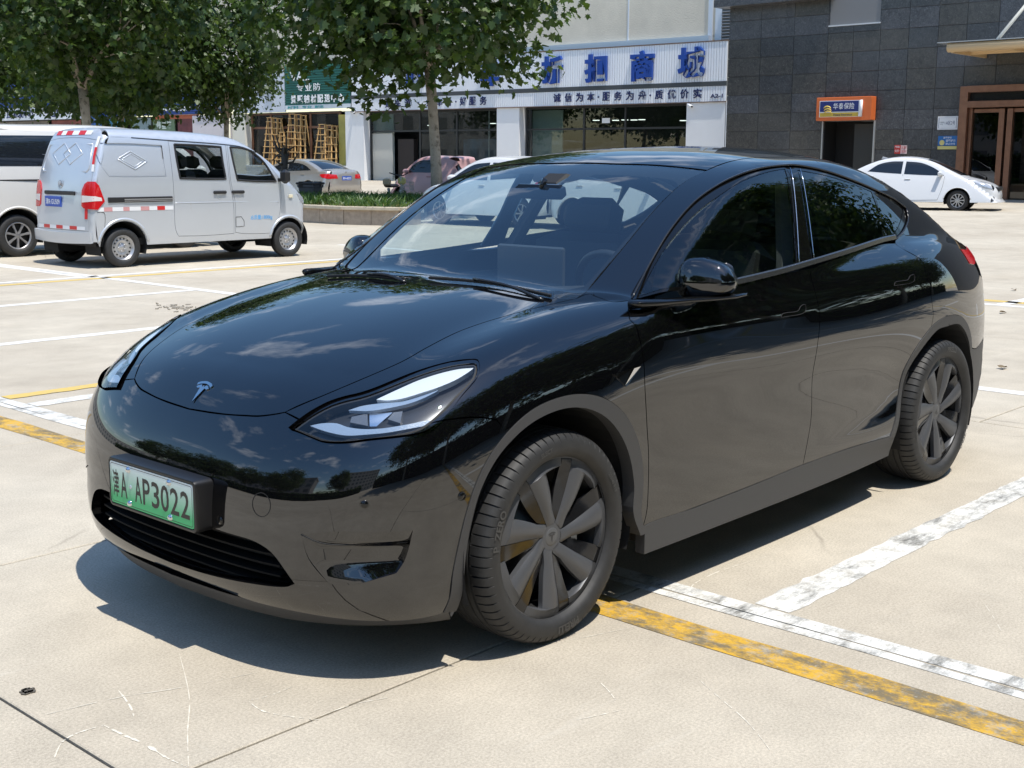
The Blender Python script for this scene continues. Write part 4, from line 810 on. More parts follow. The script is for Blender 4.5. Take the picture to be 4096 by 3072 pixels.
# ---------------------------------------------------------------- plane trees
def leaf_mat(name, c1, c2):
    m = bpy.data.materials.new(name); m.use_nodes = True; n = m.node_tree.nodes; l = m.node_tree.links
    for x in list(n):
        if x.type != 'OUTPUT_MATERIAL': n.remove(x)
    g = n.new('ShaderNodeNewGeometry'); r = n.new('ShaderNodeValToRGB'); l.new(g.outputs['Random Per Island'], r.inputs[0])
    e = r.color_ramp.elements; e[0].color = (*c1, 1); e[1].color = (*c2, 1); x = e.new(.8); x.color = ((c1[0] + c2[0]) / 2, (c1[1] + c2[1]) / 2, (c1[2] + c2[2]) / 2, 1)
    d = n.new('ShaderNodeBsdfDiffuse'); t = n.new('ShaderNodeBsdfTranslucent'); gl = n.new('ShaderNodeBsdfGlossy'); gl.inputs['Roughness'].default_value = .5
    hs = n.new('ShaderNodeHueSaturation'); hs.inputs['Saturation'].default_value = 1.1; hs.inputs['Value'].default_value = 1.35; hs.inputs['Hue'].default_value = .485; l.new(r.outputs[0], hs.inputs['Color'])
    l.new(r.outputs[0], d.inputs[0]); l.new(hs.outputs[0], t.inputs[0])
    a = n.new('ShaderNodeMixShader'); a.inputs[0].default_value = .42; l.new(d.outputs[0], a.inputs[1]); l.new(t.outputs[0], a.inputs[2])
    b = n.new('ShaderNodeMixShader'); b.inputs[0].default_value = .045; l.new(a.outputs[0], b.inputs[1]); l.new(gl.outputs[0], b.inputs[2]); l.new(b.outputs[0], n['Material Output'].inputs[0]); return m
LEAF = leaf_mat('plane_leaf', (.028, .064, .013), (.095, .155, .026))
BARK = mat('plane_bark', (.36, .31, .24), .85, noise=(6, .18), col2=(.17, .14, .10), mask=(5, .52, .62), bump=(20, .5, .01))
LEAFSH = [(0, -.5), (.10, -.30), (.42, -.34), (.30, -.12), (.52, .10), (.26, .12), (.20, .30), (0, .52), (-.20, .30), (-.26, .12), (-.52, .10), (-.30, -.12), (-.42, -.34), (-.10, -.30)]
def make_tree(seed, height, crown_z, rx, rz, trunk_r, fork, nclump, per, leaf, label, group, lean=(0, 0), coff=(0, 0)):
    r = random.Random(seed); rn = np.random.RandomState(seed)
    t = thing('plane_tree', label, 'tree', (0, 0, 0), 0, group)
    b = MB(); top = Vector((lean[0], lean[1], fork)); pts = [Vector((0, 0, -.1)), Vector((lean[0] * .2, lean[1] * .2, fork * .3)), Vector((lean[0] * .55, lean[1] * .6, fork * .7)), top]
    b.tube(pts, [trunk_r * 1.25, trunk_r, trunk_r * .88, trunk_r * 1.02], 12); b.build('trunk', BARK, t)
    cen = np.array([lean[0] + coff[0], lean[1] + coff[1], crown_z]); b = MB(); tips = []
    for k in range(7):
        a = 2 * PI * k / 7 + r.uniform(-.3, .3); el = r.uniform(.35, 1.25); ln = r.uniform(.6, .85)
        d = Vector((math.cos(a) * math.cos(el) * rx * ln, math.sin(a) * math.cos(el) * rx * ln, (.25 + math.sin(el)) * rz * ln * .9))
        m1 = top + d * .4 + Vector((r.uniform(-.15, .15), r.uniform(-.15, .15), .25)); e = top + d
        b.tube([top - Vector((0, 0, .1)), m1, e], [trunk_r * .52, trunk_r * .32, trunk_r * .10], 7); tips.append(e)
        for q in range(3):
            st = top + d * r.uniform(.35, .8); e2 = st + Vector((r.uniform(-1, 1), r.uniform(-1, 1), r.uniform(-.1, .9))) * rx * .38
            b.tube([st, (st + e2) / 2 + Vector((0, 0, .1)), e2], [trunk_r * .20, trunk_r * .12, trunk_r * .05], 5); tips.append(e2)
    b.build('branches', BARK, t)
    # leaf clumps through the crown, denser near its outside, none below an uneven skirt
    C = []
    while len(C) < nclump:
        v = rn.normal(size=3); v /= np.linalg.norm(v); rad = rn.uniform(.25, 1) ** .45; p = v * rad
        wob = 1 + .16 * math.sin(3 * math.atan2(v[1], v[0]) + seed) + .10 * math.sin(5 * v[2] + 2 * seed)
        p = p * np.array([rx, rx, rz]) * wob
        C.append(cen + p)
    C = np.array(C); n = nclump * per
    ci = np.repeat(np.arange(nclump), per); sp = rn.uniform(.30, .62, nclump)[ci]
    pos = C[ci] + rn.normal(size=(n, 3)) * sp[:, None] * np.array([1, 1, .7])
    out = pos - cen; out /= np.linalg.norm(out, axis=1, keepdims=True) + 1e-6
    nz = out * .55 + np.array([0, 0, .75]) + rn.normal(size=(n, 3)) * .55; nz /= np.linalg.norm(nz, axis=1, keepdims=True)
    dn = out * .6 + np.array([0, 0, -.55]) + rn.normal(size=(n, 3)) * .5; dn -= nz * np.sum(dn * nz, 1, keepdims=True); dn /= np.linalg.norm(dn, axis=1, keepdims=True) + 1e-9; xs = np.cross(dn, nz)
    L_ = np.array(LEAFSH); m_ = len(L_); sz = leaf * rn.uniform(.6, 1.25, n)
    fold = -.22 * np.abs(L_[:, 0]) - .10 * L_[:, 1] ** 2
    V = pos[:, None, :] + sz[:, None, None] * (L_[None, :, :1] * xs[:, None, :] + L_[None, :, 1:] * dn[:, None, :] + fold[None, :, None] * nz[:, None, :])
    V = V.reshape(-1, 3); me = bpy.data.meshes.new('crown'); me.vertices.add(len(V)); me.vertices.foreach_set('co', V.ravel())
    half1 = list(range(0, 8)); half2 = [0] + list(range(7, 14)); per_l = len(half1) + len(half2)
    idx = (np.arange(n)[:, None] * m_ + np.array(half1 + half2)[None, :]).ravel(); me.loops.add(len(idx)); me.loops.foreach_set('vertex_index', idx)
    me.polygons.add(2 * n); st = (np.arange(n)[:, None] * per_l + np.array([0, 8])[None, :]).ravel(); me.polygons.foreach_set('loop_start', st); me.polygons.foreach_set('loop_total', np.full(2 * n, 8))
    me.materials.append(LEAF); me.update(calc_edges=True); me.validate(); o = link('crown', me, t); o['kind'] = 'stuff'; return t
T1 = make_tree(5, 9.5, 7.1, 4.45, 4.2, .155, 3.75, 400, 46, .27, 'full plane tree standing in the planter between the sign and the pink car', 'plane trees in the lot', (.14, -.15), (.28, -.29))
T1.location = (-22.0, -22.3, .25)
T2 = make_tree(8, 9.5, 7.9, 4.2, 4.3, .17, 3.9, 330, 46, .27, 'plane tree with a forked pale trunk rising behind the silver van roof', 'plane trees in the lot', (.1, -.1))
T2.location = (-20.0, -37.6, 0)
def tree_copy(src, x, y, rz, sc, label):
    c = copy_tree(src); c.location = (x, y, gz(x)); c.rotation_euler = (0, 0, rz); c.scale = (sc,) * 3; c['label'] = label; return c
q_ = tree_copy(T1, -24.0, -42.3, 2.1, .95, 'plane tree with a short trunk just right of the forked trunk above the silver van'); q_.scale = (.80, .80, .95)
q_ = tree_copy(T2, -28.2, -41.3, 4.0, .90, 'slender plane tree in front of the blue and grey signs, behind the van windscreen'); q_.scale = (.64, .64, .80)
tree_copy(T1, -22.5, -52.5, 1.0, 1.0, 'leafy plane tree at the far left, behind the white van roof'); tree_copy(T2, -15.5, -53.0, 5.2, .98, 'plane tree at the left edge of the row, its trunk cut by the frame')
tree_copy(T1, -31.0, -58.0, 3.3, 1.0, 'farthest plane tree of the row, half hidden by the others at upper left')
# trees beside and behind the camera: they show in the paint and the windows of the black car
k = 0
for x, y, s_ in ((-33, 12.5, 1.1), (-26.5, 13.0, 1.0), (-20, 12.0, 1.15), (-13.5, 13.0, 1.05), (-7, 12.5, 1.1), (-.5, 13.2, 1.0), (6, 12.6, 1.1), (-30, 19.5, 1.2), (-17, 19, 1.2), (-9, 19, 1.25), (2, 19, 1.2), (-40, 17, 1.3)):
    tree_copy((T1, T2)[k % 2], x, y, k * 1.3, s_, 'plane tree in the row along the right side of the lot'); k += 1
for x, y, s_ in ((27, -12, 1.0), (28, -21, .9), (29, -31, 1.1), (27, -42, 1.0), (33, 4, 1.1)):
    tree_copy((T1, T2)[k % 2], x, y, k * 1.7, s_, 'plane tree across the road in front of the black car'); k += 1
def hedge(x0, y0, x1, y1, h, w, label, seed):  # unseen greenery added below the crowns to darken the car's reflections
    rn = np.random.RandomState(seed); L0 = math.hypot(x1 - x0, y1 - y0); n = int(L0 * 150); t = rn.rand(n); d = np.array([x1 - x0, y1 - y0]) / L0; pn = np.array([-d[1], d[0]])
    o_ = rn.uniform(-1, 1, n) * w; z = h * (.08 + .92 * rn.rand(n) ** .8) * (1 + .12 * np.sin(t * 40) + .08 * np.sin(t * 97)); c = np.stack([x0 + (x1 - x0) * t + pn[0] * o_, y0 + (y1 - y0) * t + pn[1] * o_, z], -1)
    u = rn.normal(size=(n, 3)); u /= np.linalg.norm(u, axis=1, keepdims=True); v = np.cross(u, rn.normal(size=(n, 3))); v /= np.linalg.norm(v, axis=1, keepdims=True); s_ = rn.uniform(.10, .22, n)[:, None]
    V = np.stack([c - u * s_, c + v * s_ * .6, c + u * s_, c - v * s_ * .6], 1).reshape(-1, 3); F = [(4 * i, 4 * i + 1, 4 * i + 2, 4 * i + 3) for i in range(n)]
    o = mesh('hedge', V, F, LEAF); tag(o, label, 'hedge'); b = MB(); b.box(((x0 + x1) / 2, (y0 + y1) / 2, h * .42), (L0, w * 1.1, h * .84), rz=math.atan2(d[1], d[0])); k_ = b.build('added_hedge_core', mat('added_core_dark', (.012, .02, .007), .95), o); return o
hedge(-48, 14.2, 16, 14.2, 3.0, .8, 'tall clipped hedge along the right side of the lot', 1); hedge(25.5, -62, 25.5, 14, 2.4, .8, 'clipped hedge along the road in front of the black car', 2)
# ---------------------------------------------------------------- stone planter with grass
PL = thing('planter', 'stone-clad planter with grass in front of the parked cars', 'planter', (0, 0, 0))
poly = [(-16.75, -25.5), (-16.75, -20.1), (-17.30, -18.75), (-18.15, -18.95), (-18.55, -20.95), (-24.6, -21.3), (-24.6, -27.5), (-18.5, -27.5)]
STONE = mat('planter_granite', (.36, .29, .22), .6, noise=(9, .25), bump=(60, .2, .003)); COPE = mat('planter_coping', (.46, .40, .30), .6, noise=(7, .15))
n = len(poly); H = .40
b = MB(); b.poly([(x, y, .0) for x, y in [((p[0] + 21) * .985 - 21, (p[1] + 23) * .985 - 23) for p in poly]], H - .06, (0, 0, 1)); b.build('soil', mat('planter_soil', (.14, .10, .065), .95, noise=(5, .4), bump=(30, .8, .03)), PL)
for i in range(n):
    p, q = Vector((*poly[i], 0)), Vector((*poly[(i + 1) % n], 0)); L0 = (q - p).length; d = (q - p) / L0; k = max(1, round(L0 / .95)); ang = math.atan2(d.y, d.x)
    for j in range(k):
        c = p + d * (L0 * (j + .5) / k); b = MB(); b.box((c.x, c.y, (H - .05) / 2), (L0 / k - .012, .06, H - .05), rz=ang, bev=.004); b.build('stone_slab', STONE, PL)
    m_ = max(1, round(L0 / 1.4))
    for j in range(m_):
        c = p + d * (L0 * (j + .5) / m_); b = MB(); b.box((c.x, c.y, H - .005), (L0 / m_ - .006 + .04 * (m_ == 1), .22, .085), rz=ang, bev=.012); b.build('coping_stone', COPE, PL)
r = random.Random(21)
def inpoly(x, y, m=.15):
    q = np.array(poly); return bool(inside_pts(np.array([[x, y]]), q)[0])
def inside_pts(q, poly_):
    x, y = q[:, 0][:, None], q[:, 1][:, None]; a = poly_; b_ = np.roll(poly_, -1, 0)
    c = ((a[None, :, 1] > y) != (b_[None, :, 1] > y)) & (x < (b_[None, :, 0] - a[None, :, 0]) * (y - a[None, :, 1]) / (b_[None, :, 1] - a[None, :, 1] + 1e-12) + a[None, :, 0]); return c.sum(1) % 2 == 1
GRASS = leaf_mat('grass_blade', (.075, .115, .022), (.22, .24, .07)); WEED = leaf_mat('weed_leaf', (.045, .105, .02), (.13, .22, .05)); DRY = mat('dry_grass', (.36, .27, .15), .9)
def blades(name, cnt, hmin, hmax, w, m, region, seed, spread=.5):
    r = random.Random(seed); V = []; F = []
    while len(F) < cnt * 2:
        x, y = r.uniform(*region[0]), r.uniform(*region[1])
        if not inpoly(x, y): continue
        if math.sin(x * 3.1 + 1) * math.sin(y * 2.3) < -.55 and r.random() < .8: continue
        a = r.uniform(0, 6.3); h = r.uniform(hmin, hmax); dx, dy = math.cos(a), math.sin(a); lx, ly = r.gauss(0, spread) * h, r.gauss(0, spread) * h; z = H - .06; i = len(V)
        V += [(x - dx * w, y - dy * w, z), (x + dx * w, y + dy * w, z), (x + lx * .45 + dx * w * .7, y + ly * .45 + dy * w * .7, z + h * .6), (x + lx * .45 - dx * w * .7, y + ly * .45 - dy * w * .7, z + h * .6), (x + lx, y + ly, z + h * .9)]
        F += [(i, i + 1, i + 2, i + 3), (i + 3, i + 2, i + 4)]
    o = mesh(name, V, F, m); tag(o, kind='stuff'); return o
blades('grass', 9000, .08, .24, .010, GRASS, ((-24.5, -16.8), (-27, -18.8)), 1); blades('weeds', 3500, .15, .42, .022, WEED, ((-21.5, -16.8), (-25.5, -18.8)), 2, .6); blades('dry_grass', 4000, .05, .18, .012, DRY, ((-22, -16.8), (-25, -18.8)), 3, .9)
# dead pruned stump and a small shrub beside it
ST = thing('pruned_stump', 'dark pruned tree stump with short twigs rising from the planter behind the van', 'tree', (-18.6, -24.8, .3))
b = MB(); b.tube([(0, 0, 0), (.02, 0, .8), (.0, .03, 1.55)], [.105, .10, .085], 9); b.build('trunk', mat('dark_bark', (.045, .04, .032), .9, bump=(18, .8, .02)), ST)
b = MB(); r = random.Random(2)
for k in range(11):
    a = r.uniform(0, 6.3); z0 = r.uniform(1.05, 1.5); e = (math.cos(a) * r.uniform(.2, .48), math.sin(a) * r.uniform(.2, .48), z0 + r.uniform(-.1, .5)); b.tube([(0, 0, z0), (e[0] * .6, e[1] * .6, z0 + .05), e], [.035, .028, .016], 6)
b.build('twigs', MATS['dark_bark'], ST)
# ---------------------------------------------------------------- panels cut from the body surface
B = Body()
def crom(pts, step=0.02, closed=False):
    """smooth curve through pts, resampled"""
    P = np.array(pts, float)
    if len(P) < 3:
        n = max(1, int(np.linalg.norm(P[1] - P[0]) / step)); return np.array([P[0] + (P[1] - P[0]) * k / n for k in range(n + 1)])
    Q = np.vstack([2 * P[0] - P[1], P, 2 * P[-1] - P[-2]]); out = []
    for i in range(1, len(Q) - 2):
        n = max(1, int(round(np.linalg.norm(Q[i + 1] - Q[i]) / step)))
        p0, p1, p2, p3 = Q[i - 1:i + 3]
        d0 = max(np.linalg.norm(p1 - p0), 1e-4) ** .5; d1 = max(np.linalg.norm(p2 - p1), 1e-4) ** .5; d2 = max(np.linalg.norm(p3 - p2), 1e-4) ** .5
        m1 = (p1 - p0) / d0 - (p2 - p0) / (d0 + d1) + (p2 - p1) / d1; m2 = (p2 - p1) / d1 - (p3 - p1) / (d1 + d2) + (p3 - p2) / d2
        for k in range(n):
            t = k / n; h = np.array([2 * t**3 - 3 * t**2 + 1, t**3 - 2 * t**2 + t, -2 * t**3 + 3 * t**2, t**3 - t**2])
            out.append(h[0] * p1 + h[1] * m1 * d1 + h[2] * p2 + h[3] * m2 * d1)
    out.append(P[-1]); return np.array(out)
def chain(*segs, step=0.02):
    """closed loop from polylines; joints stay sharp"""
    out = []
    for s in segs:
        c = crom(s, step)
        if out and np.linalg.norm(out[-1] - c[0]) < 1e-4: c = c[1:]
        elif out:
            br = crom([out[-1], c[0]], step); out += list(br[1:-1])
        out += list(c)
    br = crom([out[-1], out[0]], step) if np.linalg.norm(out[-1] - out[0]) > 1e-4 else [0, 0]
    if len(br) > 2: out += list(br[1:-1])
    if np.linalg.norm(out[-1] - out[0]) < 1e-4: out = out[:-1]
    return np.array(out)
def mir(P): P = np.array(P, float).copy(); P[:, 1] *= -1; return P[::-1]
class Ortho:
    def __init__(s, d, up=(0, 0, 1)):
        s.d = np.array(d, float); s.d /= np.linalg.norm(s.d); s.ex = np.cross(s.d, up); s.ex /= np.linalg.norm(s.ex); s.ey = np.cross(s.ex, s.d)
    def to2(s, p): return np.stack([p @ s.ex, p @ s.ey], -1)
    def rays(s, q): return q[:, :1] * s.ex + q[:, 1:] * s.ey - s.d * 7.0, np.tile(s.d, (len(q), 1)), 8.0
class CylZ:
    def __init__(s, cx, sc=0.85): s.cx = cx; s.sc = sc
    def to2(s, p): return np.stack([np.arctan2(p[:, 1], p[:, 0] - s.cx) * s.sc, p[:, 2]], -1)
    def rays(s, q):
        th = q[:, 0] / s.sc; D = np.stack([np.cos(th), np.sin(th), 0 * th], -1); o = np.stack([s.cx + 0 * th, 0 * th, q[:, 1]], -1)
        return o + D * 2.0, -D, 1.9
class Caps:
    """rays towards a horizontal axis, closed by half a ball at the tail"""
    def __init__(s, x0=-2.9, oz=0.55, sc=0.85): s.x0 = x0; s.oz = oz; s.sc = sc
    def to2(s, p):
        x, y, z = p[:, 0], p[:, 1], p[:, 2] - s.oz; th = np.arctan2(np.maximum(s.x0 - x, 0), np.hypot(y, z))
        return np.stack([np.where(x >= s.x0, x, s.x0 - th), np.arctan2(z, y) * s.sc], -1)
    def rays(s, q):
        ph = q[:, 1] / s.sc; th = np.maximum(s.x0 - q[:, 0], 0); x = np.maximum(q[:, 0], s.x0)
        D = np.stack([-np.sin(th), np.cos(th) * np.cos(ph), np.cos(th) * np.sin(ph)], -1); o = np.stack([x, 0 * x, 0 * x + s.oz], -1)
        return o + D * 2.0, -D, 1.9
def inside(q, poly):
    x, y = q[:, 0][:, None], q[:, 1][:, None]; a = poly; b = np.roll(poly, -1, 0)
    c = ((a[None, :, 1] > y) != (b[None, :, 1] > y)) & (x < (b[None, :, 0] - a[None, :, 0]) * (y - a[None, :, 1]) / (b[None, :, 1] - a[None, :, 1] + 1e-12) + a[None, :, 0])
    return c.sum(1) % 2 == 1
def area2(p): return 0.5 * np.sum(p[:, 0] * np.roll(p[:, 1], -1) - np.roll(p[:, 0], -1) * p[:, 1])
def inset(p, g):
    t = np.roll(p, -1, 0) - np.roll(p, 1, 0); t /= np.linalg.norm(t, axis=1, keepdims=True) + 1e-9
    n = np.stack([-t[:, 1], t[:, 0]], -1) * (1 if area2(p) > 0 else -1); return p + n * g
def solve(proj, q, off=0.0):
    o, d, L = proj.rays(q); f = (lambda p: B.f(p) - off) if off else None
    X, ok = B.hit(o, d, 0, L, 70 if L < 3 else 130, f=f); return X, ok
def panel(name, loop, proj, m, parent, gap=0.002, res=0.03, sink=0.014, off=0.0, holes=(), side=0, offfn=None, nrm=None, hgap=None):
    """side: 0 as given, +1/-1 left or right copy of a loop given for the left"""
    out = proj.to2(np.array(loop)); out = inset(out, gap) if gap else out
    hg = gap if hgap is None else hgap
    hs = [inset(proj.to2(np.array(h)), -hg) if gap else proj.to2(np.array(h)) for h in holes]
    lo, hi = out.min(0), out.max(0); gx, gy = np.meshgrid(np.arange(lo[0] + res / 2, hi[0], res), np.arange(lo[1] + res / 2, hi[1], res))
    gx = gx + (np.arange(gx.shape[0]) % 2)[:, None] * res / 2
    g = np.stack([gx.ravel(), gy.ravel()], -1); g = g[inside(g, out)]
    for h in hs: g = g[~inside(g, h)]
    allb = np.vstack([out] + hs); dm = np.array([np.min(np.sum((allb - p) ** 2, 1)) for p in g]) if len(g) else np.zeros(0)
    g = g[dm > (res * 0.45) ** 2] if len(g) else g
    pts = np.vstack([allb, g]); E = []; k = 0
    for lp in [out] + hs:
        n = len(lp); E += [(k + i, k + (i + 1) % n) for i in range(n)]; k += n
    r = delaunay_2d_cdt([Vector(p) for p in pts], E, [], 0, 1e-7)
    q = np.array([v[:] for v in r[0]]); T = np.array([f for f in r[2]]); c = q[T].mean(1); keep = inside(c, out)
    for h in hs: keep &= ~inside(c, h)
    T = T[keep]
    X, ok = solve(proj, q, off); N = B.grad(X)
    if offfn is not None: X = X + N * offfn(X)[:, None]
    if nrm is not None: N = nrm(X, N)
    T = T[ok[T].all(1)]
    fn = np.cross(X[T[:, 1]] - X[T[:, 0]], X[T[:, 2]] - X[T[:, 0]]); fl = np.sum(fn * N[T[:, 0]], 1) < 0; T[fl] = T[fl][:, ::-1]
    V = X; NN = N; F = [tuple(t) for t in T]
    if sink:
        # turned-in edge along every boundary edge
        ec = {}
        for t in F:
            for a, b in ((t[0], t[1]), (t[1], t[2]), (t[2], t[0])): ec[(a, b)] = 1
        be = [(a, b) for a, b in ec if (b, a) not in ec]; base = len(V); VV = []; NV = []; FF = []
        for a, b in be:
            t = X[b] - X[a]; sdir = np.cross(t, N[a]); sdir /= np.linalg.norm(sdir) + 1e-9; i = base + len(VV)
            VV += [X[a], X[b], X[b] - N[b] * sink, X[a] - N[a] * sink]; NV += [sdir] * 4; FF.append((i, i + 3, i + 2, i + 1))
        if VV: V = np.vstack([V, VV]); NN = np.vstack([NN, NV]); F += FF
    if side < 0:
        V = V * np.array([1, -1, 1]); NN = NN * np.array([1, -1, 1]); F = [f[::-1] for f in F]
    return mesh(name, V, F, m, parent, True, NN)
def L(k, a=0, b=None): return [tuple(p) for p in LN[k][a:b]]
def on(pts):  # snap points to the surface along y
    P = np.array(pts, float); X, ok = B.hit(np.stack([P[:, 0], 0 * P[:, 0] + 2, P[:, 2]], -1), np.tile([0, -1., 0], (len(P), 1)), 0, 2, 120); P[ok] = X[ok]; return P
# ---------------------------------------------------------------- the black crossover
PAINT = mat('black_paint', (0.0022, 0.0022, 0.0028), 0.022, ior=1.85, bump=None)
TRIM = mat('satin_black_trim', (0.012, 0.012, 0.013), 0.22)
GLOSS = mat('gloss_black_trim', (0.004, 0.004, 0.004), 0.04)
CLAD = mat('grey_cladding', (0.045, 0.045, 0.046), 0.55, bump=(900, 0.25, 0.001))
DARK = mat('dark_plastic', (0.008, 0.008, 0.008), 0.7)
WELL = mat('wheel_well_liner', (0.012, 0.012, 0.012), 0.9, noise=(30, 0.3))
RUBBER = mat('tyre_rubber', (0.022, 0.022, 0.022), 0.62, noise=(25, 0.25), bump=(300, 0.15, 0.001))
COVER = mat('wheel_cover_grey', (0.085, 0.088, 0.095), 0.42, metal=0.35)
DISC = mat('brake_disc_steel', (0.30, 0.30, 0.31), 0.35, metal=1.0)
WSG = glass('windscreen_glass', (0.86, 0.94, 0.93), ior=2.05)
SIDEG = glass('side_window_glass', (0.78, 0.85, 0.83), ior=1.7)
PRIVG = glass('rear_window_glass', (0.55, 0.62, 0.60), ior=1.7)
LENS = glass('lamp_lens', (0.93, 0.95, 0.96), ior=1.55)
ROOFG = mat('dark_roof_glass', (0.006, 0.007, 0.008), 0.015, ior=1.6)
CHROME = mat('bright_metal', (0.62, 0.64, 0.66), 0.12, metal=1.0)
CABIN = mat('black_upholstery', (0.016, 0.016, 0.017), 0.65, bump=(200, 0.2, 0.002))
CABIN2 = mat('cabin_lining', (0.07, 0.07, 0.072), 0.8)

CAR = thing('parked_car', 'glossy black electric crossover with green licence plate, large in the foreground', 'car', (0, 0, 0))
P_TOP = Ortho((0, 0, -1), (1, 0, 0)); P_SIDE = Ortho((0, -1, 0)); P_FRONT = CylZ(-0.1); P_CAP = Caps(); P_REAR = None
# --- bonnet
hs = L('hood_side'); ks = hs[0]; hf = [(0.7515, 0.0, 0.757)] + L('hood_front', 1, -1) + [ks]
ws_c = [hs[-1], (-0.283, 0.37, 1.09), (-0.233, 0.043, 1.095)]; cowl = [hs[-1], (-0.30, 0.40, 1.085), (-0.245, 0.15, 1.09), (-0.238, 0.0, 1.09)]
half = [hf, hs, cowl]
bon = chain(hf, hs, cowl, mir(cowl), mir(hs), mir(hf))
bonnet = panel('bonnet', bon, P_TOP, PAINT, CAR, res=0.03)
# --- front bumper with grille opening and side ducts
lamp = np.array(L('lamp')); lamp_in = lamp[1]; i_out = 19  # index of the lamp corner where the bumper seam starts
lamp_low = [lamp[1], lamp[0]] + list(lamp[:i_out - 1:-1])
lamp_low = [tuple(p) for p in lamp_low]
aout = L('arch_f_out'); seam = L('bump_fend'); seam_end = min(range(len(aout)), key=lambda i: np.linalg.norm(np.array(aout[i]) - seam[-1]))
bseam = [lamp_low[-1]] + seam[1:6]
arch_dn = [p for p in aout[:8] if p[2] < seam[5][2] - 0.02][::-1]
bot = [(0.452, 0.889, 0.205), (0.53, 0.85, 0.20), (0.66, 0.74, 0.205), (0.775, 0.55, 0.215), (0.83, 0.32, 0.215), (0.852, 0.0, 0.215)]
duct_pts = np.array(L('vent'))
gr_top = [(0.858, 0.0, 0.432), (0.856, 0.2, 0.428)] + L('grille', 1, 7) + [LN['grille'][7]]
gr = LN['grille']
gr_half_top = [(0.86, 0.0, 0.44), (0.853, 0.194, 0.434), (0.845, 0.32, 0.43), (0.830, 0.447, 0.424), (0.815, 0.51, 0.40), (0.80, 0.555, 0.352), (0.792, 0.585, 0.315)]
gr_half_bot = [(0.792, 0.585, 0.315), (0.80, 0.56, 0.302), (0.83, 0.40, 0.284), (0.85, 0.18, 0.268), (0.855, 0.0, 0.263)]
grille_loop = chain(gr_half_top, gr_half_bot, mir(gr_half_bot), mir(gr_half_top))
duct_half = chain([duct_pts[0], duct_pts[1], duct_pts[2]], [duct_pts[2], duct_pts[3], duct_pts[4], duct_pts[5]], [duct_pts[5], duct_pts[6], (0.70, 0.745, 0.330), (0.735, 0.68, 0.327)], [(0.735, 0.68, 0.327), (0.77, 0.628, 0.40), duct_pts[0]])
bhalf = [hf, [ks, lamp[1]], lamp_low, bseam, arch_dn, [arch_dn[-1], bot[0]], bot]
bump_loop = chain(*bhalf, *[mir(s) for s in bhalf[::-1]])
bumper = panel('front_bumper', bump_loop, P_FRONT, PAINT, CAR, res=0.03, sink=0.035, hgap=0.0, holes=[grille_loop, duct_half, mir(duct_half)])
def duct_off(X):  # a scoop that deepens towards the wheel, with an upward facing ledge at its foot
    a = np.abs(X[:, 1]); u = np.clip((a - 0.60) / 0.22, 0, 1); u = u * u * (3 - 2 * u)
    return -u * np.interp(X[:, 2], [.326, .338, .384, .440, .452, .492], [0, .001, .030, .026, .012, .0])
def duct_n(X, N):  # normals of the scooped surface, by differences of its depth
    e = .002; t1 = np.cross(N, (0, 0, 1.)); t1 /= np.linalg.norm(t1, axis=1, keepdims=True) + 1e-9; t2 = np.cross(N, t1)
    d1 = (duct_off(X + t1 * e) - duct_off(X - t1 * e)) / (2 * e); d2 = (duct_off(X + t2 * e) - duct_off(X - t2 * e)) / (2 * e)
    M = N - t1 * d1[:, None] - t2 * d2[:, None]; return M / np.linalg.norm(M, axis=1, keepdims=True)
for sd in (1, -1):
    d = panel('duct_panel', duct_half, P_FRONT, PAINT, CAR, gap=0.0, res=0.016, offfn=duct_off, nrm=duct_n, side=sd)
    lv = LN['ventline']; b = MB(); pl = on(lv) * np.array([1, sd, 1]); N = B.grad(on(lv)) * np.array([1, sd, 1]); off = duct_off(on(lv))
    pl = pl + N * (off + 0.001)[:, None]
    b.tube(crom(pl, 0.02), 0.0022, 6); b.build('duct_groove', DARK, d)
    # black step wall of the duct
# grille cavity and slats
cav = panel('grille_cavity', grille_loop, P_FRONT, DARK, CAR, gap=0, res=0.05, off=-0.07, sink=0)
for k in range(5):
    z = 0.285 + 0.032 * k; yy = np.linspace(-0.5 + 0.0 * k, 0.5, 31) * (0.98 + 0.03 * (k < 4)); o = np.stack([np.full(31, 2.0), yy, np.full(31, z)], -1)
    X, ok = B.hit(o, np.tile([-1., 0, 0], (31, 1)), 0, 2, 90); X = X - np.array([0.045, 0, 0]); V = []
    for p in X: V += [p + np.array([0.012, 0, -0.003]), p + np.array([0.012, 0, 0.003]), p + np.array([-0.03, 0, 0.006]), p + np.array([-0.03, 0, -0.006])]
    b = MB(); F = []
    for i in range(30):
        for j in range(4): F.append((4 * i + j, 4 * i + (j + 1) % 4, 4 * i + 4 + (j + 1) % 4, 4 * i + 4 + j))
    b.add(V, F); b.build('grille_slat', mat('grille_black', (.004, .004, .004), .75, spec=.2), cav)
# underside lip of dark plastic
lipl = np.array(bot)
b = MB(); V = []; F = []
full = np.vstack([mir(lipl)[:-1][:0], crom(lipl, 0.04)]); full = np.vstack([full, mir(full)[1:]])
for p in full: V += [(p[0] - 0.012, p[1] * 0.985, p[2] + 0.004), (p[0] - 0.05, p[1] * 0.95, 0.165), (p[0] - 0.25, p[1] * 0.8, 0.17)]
for i in range(len(full) - 1):
    for j in range(2): F.append((3 * i + j, 3 * i + j + 1, 3 * i + 3 + j + 1, 3 * i + 3 + j))
b.add(V, F, True); b.build('front_undertray', CLAD, CAR)
